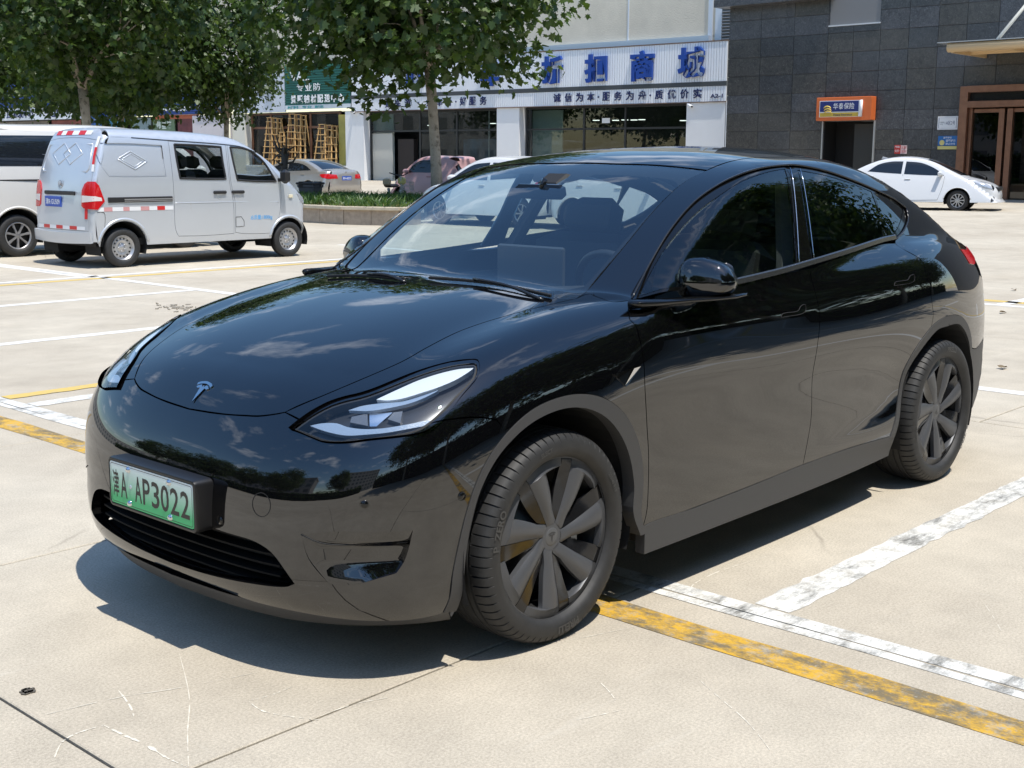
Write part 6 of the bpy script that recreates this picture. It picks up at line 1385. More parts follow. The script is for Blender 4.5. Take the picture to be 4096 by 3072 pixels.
# ---------------------------------------------------------------- door mirrors
def mirror(sd):
    c = np.array([-.800, .940, 1.140]); ew = np.array([-.42, 1., 0]); ew /= np.linalg.norm(ew); ed = np.array([1., .42, 0]); ed /= np.linalg.norm(ed); ez = np.array([0, 0, 1.])
    V = []; F = []; nu, nv = 40, 20
    def sp(c_, e): return math.copysign(abs(c_) ** e, c_)
    for i in range(nv + 1):
        v = -PI / 2 + PI * i / nv
        for j in range(nu):
            u = 2 * PI * j / nu; cx = sp(math.cos(v), .42) * sp(math.cos(u), .55); cy = sp(math.cos(v), .50) * sp(math.sin(u), .62); cz = sp(math.sin(v), .60)
            wz = .062 + (.013 if cx < 0 else .013 * (1 - 1.6 * cx)); dep = .072 if cy > 0 else .06
            taper = 1 - .16 * max(0, cz)
            V.append(c + ew * (.108 * cx * taper - .012 * max(0, cz) * (cx > 0)) + ed * (dep * cy * (1 - .25 * max(cz, 0))) + ez * (max(cz, -.9) * wz))
    for i in range(nv):
        for j in range(nu): F.append((i * nu + j, i * nu + (j + 1) % nu, (i + 1) * nu + (j + 1) % nu, (i + 1) * nu + j))
    V = [(p[0], sd * p[1], p[2]) for p in V]; b = MB(); b.add(V, F, True); m = b.build('door_mirror', PAINT, CAR)
    # flat glass at the back
    b = MB(); ring = rrect(.17, .105, .03); b.poly([tuple((c + ew * p[0] - ed * .060 + ez * p[1]) * np.array([1, sd, 1])) for p in ring], .002, (-ed[0], -sd * ed[1], 0)); b.build('mirror_glass', mat('mirror_glass', (.8, .82, .84), .01, metal=1.0), m)
    # arm: swept blade along the belt
    A = [((-.435, .872, 1.076), .030, .022), ((-.50, .895, 1.074), .040, .020), ((-.60, .92, 1.074), .062, .016), ((-.72, .945, 1.075), .075, .013), ((-.80, .995, 1.078), .074, .012), ((-.85, 1.04, 1.083), .058, .010), ((-.875, 1.062, 1.088), .03, .006)]
    V = []; F = []; n = 14
    for (p, dw, dz) in A:
        for j in range(n):
            a = 2 * PI * j / n; V.append((p[0] + ed[0] * dw * math.cos(a) * .9, sd * (p[1] + ed[1] * dw * math.cos(a) * .9), p[2] + dz * math.sin(a) * (1 if math.sin(a) < 0 else .55)))
    for i in range(len(A) - 1):
        for j in range(n): F.append((i * n + j, i * n + (j + 1) % n, (i + 1) * n + (j + 1) % n, (i + 1) * n + j))
    F += [tuple(range(n))[::-1], tuple((len(A) - 1) * n + j for j in range(n))]
    b = MB(); b.add(V, F, True); b.build('mirror_arm', GLOSS, m)
for sd in (1, -1): mirror(sd)
# ---------------------------------------------------------------- wipers
def wiper(pts, arm):
    P = np.array(pts, float); q = P_WS.to2(P); X, _ = solve(P_WS, q, .008); X = crom(X, .03); b = MB()
    for i in range(len(X) - 1): b.bar(X[i], X[i + 1], .010, .012, bev=.003)
    o = b.build('wiper_blade', DARK, CAR); A, _ = solve(P_WS, P_WS.to2(np.array(arm, float)), .018); b = MB()
    A[-1] -= np.array([0, 0, .018])
    b.tube(crom(A, .04), [.006] * len(crom(A, .04)), 8); b.build('wiper_arm', TRIM, o)
wiper([(-.315, .02, 1.1), (-.335, .2, 1.1), (-.345, .36, 1.1), (-.335, .60, 1.095)], [(-.335, .24, 1.1), (-.32, .42, 1.1), (-.30, .60, 1.09)])
wiper([(-.285, -.56, 1.09), (-.275, -.40, 1.1), (-.265, -.22, 1.1), (-.26, -.06, 1.1)], [(-.27, -.28, 1.1), (-.262, -.15, 1.1), (-.255, -.04, 1.09)])
# ---------------------------------------------------------------- cabin
def shell(b, pts, w0, w1): pass
b = MB()
dash = [(-.46, 1.045), (-.60, 1.055), (-.80, 1.045), (-.92, 1.02), (-.96, .97), (-.93, .90), (-.90, .75), (-.9, .5)]
V = []; F = []
for x, z in dash: V += [(x, -.80, z - .02), (x, -.5, z), (x, .2, z), (x, .37, z + .03), (x, .55, z), (x, .80, z - .02)]
for i in range(len(dash) - 1):
    for j in range(5): F.append((6 * i + j, 6 * i + j + 1, 6 * i + 7 + j, 6 * i + 6 + j))
b.add(V, F, True); b.build('dashboard', CABIN, CAR)
b = MB(); b.box((-.905, 0, 1.095), (.016, .36, .225), bev=.007); sc_ = b.build('centre_screen', mat('screen_back_grey', (.10, .105, .11), .35, metal=.5), CAR); sc_.rotation_euler = (0, 0, 0)
b = MB(); b.box((-.915, 0, 1.095), (.004, .345, .21)); b.build('display', GLOSS, sc_)
b = MB(); ringp = []
wc = np.array([-1.0, .37, 1.03]); wy = np.array([0, 1., 0]); wz_ = np.array([.40, 0, .92]); wz_ /= np.linalg.norm(wz_)
b.tube([wc + .178 * (wy * math.cos(a) + wz_ * math.sin(a)) for a in np.linspace(0, 2 * PI, 49)], .016, 10, False)
b.bar(wc - wy * .17, wc + wy * .17, .035, .02); b.bar(wc, wc - wz_ * .16, .04, .02); b.box(wc, (.05, .16, .10), bev=.02); b.build('steering_wheel', mat('steering_leather', (.02, .02, .021), .35), CAR)
def seat(x, y, w=.50):
    root = None; b = MB()
    b.box((x + .18, y, .62), (.52, w, .20), bev=.06); root = b.build('seat', CABIN, CAR)
    Mr = Matrix.Rotation(math.radians(-16), 3, 'Y'); b = MB(); b.box((x - .16, y, .92), (.17, w, .60), M=Mr, bev=.06); b.build('backrest', CABIN, root)
    b = MB(); b.box((x - .275, y, 1.285), (.10, .27, .19), M=Mr, bev=.045); b.bar((x - .25, y - .06, 1.15), (x - .27, y - .06, 1.24), .015); b.bar((x - .25, y + .06, 1.15), (x - .27, y + .06, 1.24), .015); b.build('headrest', CABIN, root)
seat(-1.50, .37); seat(-1.50, -.37)
b = MB(); b.box((-2.45, 0, .62), (.55, 1.35, .20), bev=.06); rs = b.build('rear_bench', CABIN, CAR)
Mr = Matrix.Rotation(math.radians(-20), 3, 'Y'); b = MB(); b.box((-2.83, 0, .90), (.17, 1.35, .52), M=Mr, bev=.05); b.build('backrest', CABIN, rs)
for y in (-.4, .4): b = MB(); b.box((-2.95, y, 1.20), (.09, .26, .14), M=Mr, bev=.04); b.build('headrest', CABIN, rs)
b = MB(); b.box((-1.3, 0, .42), (2.6, 1.6, .05)); b.box((-1.5, 0, .6), (1.2, .26, .3), bev=.03); b.build('cabin_floor', CABIN, CAR)
for sd in (1, -1): b = MB(); b.box((-1.5, sd * .80, .72), (2.1, .07, .60), bev=.02); b.build('door_lining', CABIN, CAR)
for sd in (1, -1):
    b = MB(); b.bar((-1.60, sd * .80, 1.06), (-1.80, sd * .655, 1.48), .09, .06, bev=.02); b.build('belt_pillar', mat('pillar_lining', (.06, .06, .062), .8), CAR)
b = MB(); b.box((-.985, -.02, 1.425), (.035, .25, .062), M=Matrix.Rotation(.25, 3, 'Y'), bev=.014); b.tube([(-.97, 0, 1.44), (-.99, 0, 1.475)], .012); b.build('inside_mirror', GLOSS, CAR)
b = MB(); b.box((-1.045, 0, 1.468), (.10, .12, .03), M=Matrix.Rotation(.50, 3, 'Y'), bev=.012); b.build('camera_housing', DARK, CAR)
# window trim lettering strip at the foot of the screen is too small to read; a bright sticker marks it
X, _ = solve(P_WS, P_WS.to2(np.array([[-.345, .60, 1.1], [-.345, .72, 1.08]])), .0)
# headlining under the glass roof edge
hl = chain(wtop[::-1], roof_edge, rseam, mir(rseam), mir(roof_edge), mir(wtop[::-1]))
panel('roof_lining', hl, P_TOP, CABIN2, CAR, gap=.01, res=.08, off=-.035, sink=0)
# ---------------------------------------------------------------- other vehicles: smooth bodies from a few profiles
class GB:
    """body from profiles: top(x), half width w(x), side shape s(z), front xf(z), rear xr(z); optional greenhouse"""
    def __init__(s, top, plan, side, front, rear, crown=.05, kx=(.30, .22), gh=None, zb=.2, kt=.06, kf=.10):
        s.top = S1(*zip(*top)); s.plan = S1(*zip(*plan)); s.side = S1(*zip(*side)); s.xf = S1(*zip(*front)); s.xr = S1(*zip(*rear)); s.crown = crown; s.kx = kx; s.zb = zb; s.kt = kt; s.kf = kf
        s.gh = None
        if gh: s.gh = (S1(*zip(*gh['roof'])), gh['wb'], gh['t'], gh['zb'], gh.get('crown', .06), gh.get('x0', -9), gh.get('x1', 9))
        s.w0 = max(p[1] for p in plan)
    def f(s, p):
        x, y, z = p[..., 0], p[..., 1], p[..., 2]; a = sabs(y); q = a / s.w0
        h = (z - s.top(x) + s.crown * q * q) * .9; sd = np.abs(y) - s.plan(x) * s.side(z); f = smax(h, sd, s.kt)
        f = smax(f, (x - s.xf(z) + s.kx[0] * q ** 3) * .9, s.kf)
        if s.gh:
            rf, wb, t, zb, cr, x0, x1 = s.gh; g = smax((z - rf(x) + cr * q * q) * .88, np.abs(y) - wb * (s.plan(x) / s.w0) ** .6 + t * (z - zb) + .10 * (z - zb) ** 2, .04); f = smin(f, g, .015)
        f = smax(f, (s.xr(z) + s.kx[1] * q ** 3 - x) * .9, s.kf * .7)
        return smax(f, s.zb - z, .03)
    grad = Body.grad; hit = Body.hit
def onside(pts):
    P = np.array([(p[0], 0, p[1]) for p in pts], float); X, ok = B.hit(P + np.array([0, 1.6, 0]), np.tile([0, -1., 0], (len(P), 1)), 0, 1.6, 120); Q = P.copy(); Q[ok] = X[ok]
    for _ in range(30):   # a point just beyond the end of the body slides inwards until it meets it
        if ok.all(): break
        bad = ~ok; P[bad, 0] += np.where(P[bad, 0] > -.5 * 0 + float(np.mean(B_MID)), -.015, .015); X, o2 = B.hit(P + np.array([0, 1.6, 0]), np.tile([0, -1., 0], (len(P), 1)), 0, 1.6, 120); nw = bad & o2; Q[nw] = X[nw]; ok = ok | o2
    return [tuple(q) for q in Q]
B_MID = [0.0]
P_NOSE = Ortho((-1, 0, 0)); P_BACK = Ortho((1, 0, 0))
def arc(xc, zc, r, a0, a1, n=14): return [(xc + r * math.cos(math.radians(a0 + (a1 - a0) * k / n)), zc + r * math.sin(math.radians(a0 + (a1 - a0) * k / n))) for k in range(n + 1)]
def shell(root, paint, gutter, fcorner, rcorner, arches, zs, res=.07, holes=(), skip_nose=False, names=('side_panel', 'roof_panel', 'front_panel', 'rear_panel'), rear_holes=(), top_holes=()):
    G = onside(gutter); FC = onside(fcorner); RC = onside(rcorner)
    bottom = [RC[-1]]; segs = []
    low = []; cur = rcorner[-1]
    for xc, zc, r in sorted(arches, key=lambda a: a[0]):
        dz = max(-.95, min(.95, (zs - zc) / r)); a0 = math.degrees(math.asin(dz)); low.append([cur, (xc + r * math.cos(math.radians(180 - a0)), zs)]); low.append(arc(xc, zc, r, 180 - a0, a0)); cur = low[-1][-1]
    low.append([cur, fcorner[-1]])
    low3 = [onside(l) for l in low]
    loop = chain(G, RC, *low3, FC[::-1], step=.05)
    hs_ = [chain(*[onside(h_) for h_ in h], step=.04) for h in holes]; out = {}
    for sd in (1, -1): out['side', sd] = panel(names[0], loop, P_SIDE, paint, root, gap=0, res=res, sink=.02, holes=hs_, side=sd)
    Gl = [tuple(p) for p in G]
    def edge(p):
        P = np.array([(p[0], y, 0) for y in np.linspace(p[1], -p[1], 13)]); X, _ = B.hit(P + np.array([0, 0, 4.]), np.tile([0, 0, -1.], (13, 1)), 0, 4, 160); X[0] = p; X[-1] = (p[0], -p[1], p[2]); return [tuple(q) for q in X]
    EF, ER = edge(Gl[0]), edge(Gl[-1])
    out['top'] = panel(names[1], chain(Gl, ER, [tuple(p) for p in mir(Gl)], EF[::-1], step=.05), P_TOP, paint, root, gap=0, res=res, sink=.02, holes=top_holes)
    for nm, C, pr, E, hh in ((names[2], FC, P_NOSE, EF, ()), (names[3], RC, P_BACK, ER, rear_holes)):
        C = [tuple(p) for p in C]; m_ = [tuple(p) for p in mir(C)]
        out[nm] = panel(nm, chain(C, [C[-1], m_[0]], m_, E[::-1], step=.05), pr, paint, root, gap=0, res=res, sink=.02, holes=hh)
    return out
def seam(root, pts, m, name='door_seam', r=.004, side=None, off=.001, close=False, sharp=False):
    c = onside(pts) if side else pts
    c = np.vstack([crom([u, v], .05)[:-1] for u, v in zip(c, c[1:])] + [[c[-1]]]) if sharp else crom(c, .05)
    if side: c = c + B.grad(c) * off; c = c * np.array([1, side, 1])
    b = MB(); b.tube(c, r, 5, not close); return b.build(name, m, root)
def side_glass(root, pts, m, side, off=.004, name='side_window', res=.08): return panel(name, chain(*[onside(s) for s in pts], step=.05), P_SIDE, m, root, gap=0, res=res, sink=.006, off=off, side=side)
def rim_wheel(R, rim, width, style, m_rim, y_out):
    b = MB(); d = .02
    if style == 'steel':
        b.lathe([(.0, y_out - .045), (.035, y_out - .045), (.042, y_out - .055), (rim * .48, y_out - .062), (rim * .62, y_out - .040), (rim * .66, y_out - .045)], n=40)
        for k in range(14):
            a0 = 2 * PI * k / 14; V = []
            for rr in (rim * .66, rim * .80):
                for q in (-.13, .13): V.append((-rr * math.sin(a0 + q), y_out - .047, rr * math.cos(a0 + q)))
            b.add(V, [(0, 1, 3, 2)])
        b.lathe([(rim * .79, y_out - .047), (rim * .84, y_out - .06), (rim * .92, y_out - .055), (rim * .97, y_out - .012), (rim, y_out - .010), (rim * 1.01, y_out - .02)], n=48)
        for k in range(5): a = 2 * PI * k / 5; b.lathe([(.0, y_out - .04), (.010, y_out - .04), (.012, y_out - .055)], (-rim * .30 * math.sin(a), 0, rim * .30 * math.cos(a)), 'y', 8)
    else:
        ns = 7 if style == 'seven' else 10
        b.lathe([(.0, y_out - .03), (.03, y_out - .03), (.045, y_out - .04)], n=20); b.lathe([(rim * .90, y_out - .035), (rim * .93, y_out - .012), (rim, y_out - .010), (rim * 1.01, y_out - .02)], n=48)
        for k in range(ns):
            a = 2 * PI * k / ns; V = []
            for rr, w in ((.03, .022), (rim * .5, .016), (rim * .93, .026)):
                for q, dy in ((-1, -.03), (-.7, -.012), (.7, -.012), (1, -.03)): V.append((-rr * math.sin(a) + q * w * math.cos(a), y_out + dy - .012, rr * math.cos(a) + q * w * math.sin(a)))
            b.add(V, [(4 * i + j, 4 * i + j + 1, 4 * i + 5 + j, 4 * i + 4 + j) for i in range(2) for j in range(3)])
    w = b.build('wheel', m_rim)
    t = tyre_mesh('tyre', R, rim, y_out + .008, width, RUBBER, 40, False); t.parent = w
    b = MB(); b.lathe([(rim * .95, y_out - .06), (rim * .9, y_out - width * .8)], n=32); b.lathe([(.0, y_out - .085), (rim * .93, y_out - .09)], n=24); b.build('wheel_barrel', DARK, w); return w
def wheels(root, src, xs, z, first_left=True):
    for i, x in enumerate(xs):
        for left in (True, False): put_wheel(src, root, (x, 0, z), .7 * i + (0 if left else .4), left, not (i == 0 and left))
def wells(root, xs, zc, r, w):
    for x in xs:
        for sd in (1, -1):
            b = MB(); n = 20; V = [(x + r * math.cos(-.3 + (PI + .6) * k / n), sd * y, zc + r * math.sin(-.3 + (PI + .6) * k / n)) for y in (w - .45, w - .03) for k in range(n + 1)]
            b.add(V, [(k, k + 1, n + 2 + k, n + 1 + k) for k in range(n)] + [tuple(range(n + 1))]); b.build('wheel_well', WELL, root)
def small_mirror(root, x, y, z, m, s=1.0):
    for sd in (1, -1):
        b = MB(); b.box((x, sd * (y + .10 * s), z), (.11 * s, .20 * s, .15 * s), bev=.045); b.bar((x + .04, sd * (y - .06), z - .05), (x + .02, sd * (y + .05), z - .03), .05, .04); b.build('door_mirror', m, root)
def plate_part(root, x, y, z, w, h, m, facing=1, txt=None, ry=0, tm=None):
    b = MB(); b.box((x, y, z), (.012, w, h), bev=.004); p = b.build('licence_plate', m, root)
    if txt:
        V, F = text_fit(txt, w * .88, h * .62, .015); mesh('plate_characters', place(V, (x + facing * .009, y, z), (0, facing, 0), (0, 0, 1)), F, tm, p)
    return p
BLUEPL = mat('blue_plate', (.02, .08, .42), .4); WTXT = mat('plate_white_text', (.75, .77, .8), .5)
ALLOY = mat('silver_alloy', (.48, .48, .49), .35, metal=.8); STEELW = mat('silver_steel_wheel', (.50, .50, .51), .38, metal=.75, noise=(9, .15))
TINT = mat('dark_tinted_glass', (.012, .015, .020), .03, ior=1.6); SEAM = mat('seam_black', (.02, .02, .02), .8); REDL2 = mat('red_lamp_glass', (.50, .010, .014), .10, ior=1.6); CLEARL = mat('clear_lamp', (.45, .47, .50), .08, metal=.4, ior=1.7)
B_HERO = B
# ================================================================ silver panel van
VAN = thing('panel_van', 'silver panel van with red and white tape and a blue plate, before the trees', 'van', (-6.63, -13.74, 0), PI)
SIL = mat('silver_paint', (.56, .59, .63), .30, metal=.45, ior=1.5, coat=.4, noise=(1.5, .03), col2=(.40, .33, .25), mask=(3.2, .72, .86))
B = GB(top=[(-.9, 1.94), (-.5, 1.975), (-.2, 1.99), (.3, 1.99), (1.1, 1.97), (1.75, 1.935), (2.15, 1.86), (2.42, 1.72), (2.68, 1.55), (2.98, 1.29), (3.25, 1.06), (3.42, .88), (3.6, .62)],
       plan=[(-.7, .835), (-.3, .848), (.3, .85), (1.5, .85), (2.6, .845), (3.1, .825), (3.5, .80)],
       side=[(.15, .95), (.35, .985), (.6, 1.0), (.85, 1.004), (1.0, 1.0), (1.2, .992), (1.45, .955), (1.7, .905), (1.9, .862), (2.1, .81)],
       front=[(.2, 3.36), (.4, 3.42), (.7, 3.44), (.9, 3.46), (1.3, 3.6), (2.1, 4)], rear=[(.2, -.50), (.4, -.53), (.8, -.52), (1.1, -.49), (1.4, -.42), (1.7, -.32), (1.95, -.20), (2.1, -.10)], crown=.05, kx=(.20, .07), zb=.26, kt=.075, kf=.06)
B_MID[0] = 1.4
def vx(pts): return [(x + (.85 - .85 * float(B.side(z))) * .6, z) for x, z in pts]
gut = vx([(3.22, 1.03), (2.93, 1.26), (2.62, 1.50), (2.37, 1.645), (2.10, 1.725), (1.79, 1.76), (.79, 1.81), (.19, 1.84), (-.16, 1.845)])
rc = vx([(-.16, 1.845), (-.26, 1.6), (-.355, 1.3), (-.405, 1.0), (-.425, .7), (-.41, .38)]); fc = [(gut[0][0], gut[0][1]), (3.345, .86), (3.375, .6), (3.345, .31)]
AR = [(0, .29, .375), (2.95, .27, .355)]
pan = [vx([(-.34, 1.755), (.2, 1.755), (.68, 1.735)]), vx([(.68, 1.735), (.70, 1.5), (.73, 1.29)]), vx([(.73, 1.29), (.2, 1.285), (-.19, 1.29)]), vx([(-.19, 1.29), (-.30, 1.44), (-.34, 1.755)])]
sdoor = [vx([(.79, 1.80), (1.3, 1.79), (1.79, 1.765)]), vx([(1.79, 1.765), (1.83, 1.2), (1.885, .9), (1.88, .41)]), [(1.88, .41), (1.3, .40), (.90, .41)], [(.90, .41), (.85, .5), (.84, .96), vx([(.79, 1.80)])[0]]]
fdoor_ = [vx([(1.815, 1.76), (2.12, 1.735), (2.37, 1.66)]), vx([(2.37, 1.66), (2.60, 1.45), (2.80, 1.22)]), [vx([(2.80, 1.22)])[0], (2.80, .92), (2.74, .62), (2.61, .39)], [(2.61, .39), (2.3, .39), (2.0, .41), (1.905, .43)], [(1.905, .43), (1.91, .9), vx([(1.85, 1.2)])[0], vx([(1.815, 1.76)])[0]]]
tgate = None
b_rc = onside(rc)
def back(pts):  # rear points (y, z) -> on the body
    P = np.array([(0, y, z) for y, z in pts], float); X, ok = B.hit(P - np.array([6., 0, 0]), np.tile([1., 0, 0], (len(P), 1)), 0, 7, 200); Q = X.copy()
    for _ in range(20):
        if ok.all(): break
        bad = ~ok; P[bad, 1] *= .98; P[bad, 2] = P[bad, 2] * .995 + .9 * .005; X, o2 = B.hit(P - np.array([6., 0, 0]), np.tile([1., 0, 0], (len(P), 1)), 0, 7, 200); nw = bad & o2; Q[nw] = X[nw]; ok = ok | o2
    return [tuple(q) for q in Q]
tg_l = [back([(-.68, 1.80), (-.4, 1.83), (0, 1.84), (.4, 1.83), (.68, 1.80)]), back([(.68, 1.80), (.745, 1.4), (.76, 1.0), (.74, .53)]), back([(.74, .53), (0, .53), (-.74, .53)]), back([(-.74, .53), (-.76, 1.0), (-.745, 1.4), (-.68, 1.80)])]
tg_loop = chain(*tg_l, step=.05)
wsl = [(2.93, .58, 1.30), (2.52, .55, 1.62), (2.36, .50, 1.70)]; VWS = chain(wsl, [wsl[-1], (2.40, 0, 1.74), (2.36, -.50, 1.70)], mir(wsl), [(2.93, -.58, 1.30), (2.98, 0, 1.30), (2.93, .58, 1.30)], step=.06)
sh_ = shell(VAN, SIL, gut, fc, rc, AR, .31, .07, holes=[pan, sdoor, fdoor_], rear_holes=[tg_loop], top_holes=[VWS])
tg_ = panel('tailgate', tg_loop, P_BACK, SIL, VAN, gap=.006, res=.06)
W1 = [vx([(.89, 1.755), (1.3, 1.745), (1.70, 1.725)]), vx([(1.70, 1.725), (1.72, 1.5), (1.76, 1.245)]), vx([(1.76, 1.245), (1.3, 1.25), (.96, 1.26)]), vx([(.96, 1.26), (.92, 1.5), (.89, 1.755)])]
W2 = [vx([(1.87, 1.725), (2.08, 1.71), (2.27, 1.67)]), vx([(2.27, 1.67), (2.49, 1.50), (2.71, 1.20)]), vx([(2.71, 1.20), (2.3, 1.205), (1.97, 1.23)]), vx([(1.97, 1.23), (1.91, 1.5), (1.87, 1.725)])]
VGL = glass('van_glass', (.72, .76, .76), ior=1.5)
for sd in (1, -1):
    rp_ = panel('embossed_panel', chain(*[onside(s) for s in pan], step=.04), P_SIDE, SIL, sh_['side', sd], gap=.0, res=.06, off=-.016, sink=-.018, side=sd)
    ctr = vx([(.20, 1.52)])[0]
    dm = [(ctr[0] - .24, ctr[1] + .02), (ctr[0] - .02, ctr[1] + .13), (ctr[0] + .23, ctr[1] - .01), (ctr[0] + .02, ctr[1] - .125)]
    for sc_, r_ in ((1, .010), (.72, .007)):
        q = [(ctr[0] + (x - ctr[0]) * sc_, ctr[1] + (z - ctr[1]) * sc_) for x, z in dm]; seam(rp_, q + [q[0]], SIL, 'diamond_rib', r_, sd, -.016, sharp=True)
    d1 = panel('sliding_door', chain(*[onside(s) for s in sdoor], step=.05), P_SIDE, SIL, VAN, gap=.006, res=.06, side=sd, holes=[chain(*[onside(s) for s in W1], step=.04)])
    d2 = panel('front_door', chain(*[onside(s) for s in fdoor_], step=.05), P_SIDE, SIL, VAN, gap=.006, res=.06, side=sd, holes=[chain(*[onside(s) for s in W2], step=.04)])
    for d_, W_ in ((d1, W1), (d2, W2)):
        side_glass(d_, W_, VGL, sd, -.008); lp = chain(*[onside(s) for s in W_], step=.04); lp = (lp) * np.array([1, sd, 1]); b = MB(); b.tube(np.vstack([lp, lp[:1]]), .016, 6, False); b.build('window_rubber', DARKP, d_)
    for d_, x0, x1 in ((d1, 1.53, 1.75), (d2, 1.86, 2.08)):
        b = MB(); b.box(((x0 + x1) / 2, sd * .858, 1.045), (x1 - x0, .035, .05), bev=.012); h_ = b.build('door_handle', DARKP, d_); b = MB(); b.lathe([(.0, .001), (.05, .001), (.06, .003), (.065, -.006)], ((x0 + x1) / 2, sd * .848, 1.0), 'y', 16, sd); b.build('handle_cup', SIL, h_)
    b = MB(); b.box((.29, sd * .852, .965), (1.04, .02, .075), bev=.006); rl = b.build('door_rail', DARKP, VAN); b = MB(); b.box((.42, sd * .864, .968), (.80, .012, .016)); b.box((.42, sd * .864, .945), (.80, .012, .010)); b.build('rail_strip', ALLOY, rl)
    RT = mat('red_reflective_tape', (.55, .02, .02), .35); WT = mat('white_reflective_tape', (.72, .73, .74), .35); RF = mat('faded_red_tape', (.55, .28, .28), .5)
    xs_t = [-.395, -.30, -.17, .0, .10, .28, .42, .55, .68, .82]
    for i in range(9):
        x0, x1 = xs_t[i], xs_t[i + 1]; q = [[(x0, .865), (x1, .863)], [(x1, .863), (x1, .805)], [(x1, .805), (x0, .807)], [(x0, .807), (x0, .865)]]
        panel('tape_strip', chain(*[onside(s) for s in q], step=.05), P_SIDE, (WT, RF, WT, RF, WT, RF, WT, RT, WT)[i], VAN, gap=0, res=.08, off=.003, sink=0, side=sd)
    seam(VAN, [(.85, .90), (1.8, .895), (2.75, .875)], SIL, 'body_crease', .009, sd, -.004); fl = [(1.92, .665), (2.02, .668), (2.07, .60), (2.07, .52), (1.92, .515), (1.92, .665)]; seam(VAN, fl, SEAM, 'fuel_flap_seam', .004, sd, sharp=True)
    seam(VAN, [(gx, gz_ + .0) for gx, gz_ in gut[3:-1]], SEAM, 'roof_gutter', .007, sd); seam(VAN, [(-.40, .80), (-.30, .79), (-.33, .38)], SEAM, 'bumper_seam', .004, sd)
    seam(VAN, arc(0, .29, .40, 170, 10), SIL, 'arch_lip', .022, sd, -.004); seam(VAN, arc(2.95, .27, .38, 170, 10), SIL, 'arch_lip', .022, sd, -.004)
    # tail lamp wrapping the corner
    c1 = onside([(-.385, 1.225), (-.34, 1.17), (-.27, .95), (-.38, .835)]); c2 = [(p[0], -p[1], p[2]) for p in back([(-.64, .85), (-.585, .88), (-.575, 1.10), (-.62, 1.19), (-.68, 1.225)])]
    P_L = Ortho((.75, -.66, 0)); tl = panel('tail_lamp', chain(*[[u, v] for u, v in zip(c1 + c2, (c1 + c2)[1:] + c1[:1])], step=.03), P_L, REDL2, VAN, gap=0, res=.04, off=.012, sink=.02, side=sd)
    w1 = onside([(-.40, 1.02), (-.315, 1.00), (-.31, .955), (-.40, .955)]); w2 = [(p[0], -p[1], p[2]) for p in back([(-.59, .93), (-.585, 1.03)])]
    panel('reverse_lamp', chain(*[[u, v] for u, v in zip(w1 + w2, (w1 + w2)[1:] + w1[:1])], step=.03), P_L, mat('reverse_lamp_white', (.65, .60, .58), .2), tl, gap=0, res=.04, off=.0135, sink=0, side=sd)
    b = MB(); b.box((2.99, sd * .838, .965), (.075, .012, .05), bev=.005); b.build('side_lamp', mat('cream_marker', (.68, .62, .45), .3), VAN)
    c1 = onside([(3.13, 1.00), (3.24, .96), (3.34, .84), (3.33, .80), (3.20, .88)]); P_H = Ortho((-.6, -.75, -.3)); panel('headlamp', chain(c1, [c1[-1], c1[0]], step=.03), P_H, CLEARL, VAN, gap=0, res=.04, off=.006, sink=.01, side=sd)
    b = MB(); b.box((2.80, sd * .955, 1.275), (.10, .13, .22), bev=.045); b.bar((2.78, sd * .82, 1.22), (2.80, sd * .92, 1.23), .06, .05); b.build('door_mirror', DARKP, VAN)
# blue stencilled weight on the visible door
V, F = text_fit('总质量:1800kg', .42, .085, .01); Q = onside([(2.40, .64)])[0]; mesh('stencil', place(V, (2.40, -Q[1] - .003, .645), (1, 0, 0), (0, 0, 1)), F, mat('sky_blue_stencil', (.10, .38, .72), .5), VAN)
# tailgate details
def on_back(pts, off=.004): X = np.array(back(pts)); return X + B.grad(X) * off
wn = on_back([(-.60, 1.74), (.60, 1.74), (.655, 1.40), (.62, 1.36), (-.62, 1.36), (-.655, 1.40), (-.60, 1.74)], .0); b = MB(); b.tube(wn, .014, 6); b.build('window_emboss', SIL, tg_)
for y0 in (-.16, .16):
    q = on_back([(y0 - .26, 1.61), (y0, 1.76), (y0 + .26, 1.61), (y0, 1.46), (y0 - .26, 1.61)], .0); b = MB(); b.tube(q, .010, 6); b.build('diamond_rib', SIL, tg_)
hb = on_back([(-.42, 1.055), (.42, 1.055)], .012); b = MB(); b.bar(hb[0], hb[1], .035, .055, bev=.01); b.build('tailgate_handle', DARKP, tg_); q = on_back([(-.66, 1.035), (.66, 1.035)], .006); b = MB(); b.bar(q[0], q[1], .014, .020); b.build('chrome_strip', ALLOY, tg_)
q = on_back([(.0, 1.175)], .008)[0]; b = MB(); b.lathe([(.045, .002), (.056, .006), (.062, .0)], tuple(q), 'x', 24, -1); b.bar(q + np.array((-.004, -.03, -.02)), q + np.array((-.004, .03, .02)), .012, .012); b.bar(q + np.array((-.004, -.03, .02)), q + np.array((-.004, .0, -.02)), .012, .012); b.build('round_badge', ALLOY, tg_)
q = on_back([(.17, .93)], .012)[0]; plate_part(tg_, q[0], .17, .93, .46, .15, BLUEPL, -1, '津R·GU509', tm=WTXT)
V, F = text_fit('V21', .12, .04); mesh('model_script', place(V, (on_back([(-.53, 1.05)], .008)[0]), (0, -1, 0), (0, 0, 1)), F, ALLOY, tg_)
for z, ys in ((1.905, (.52, .36, .22, .04, -.14, -.32, -.48)), ):
    for i in range(6):
        q = [on_back([(ys[i], z + .03), (ys[i + 1], z + .03), (ys[i + 1], z - .03), (ys[i], z - .03)], .006)]; o = mesh('tape_strip', q[0], [(0, 1, 2, 3)], RT if i % 2 == 0 else WT, VAN)
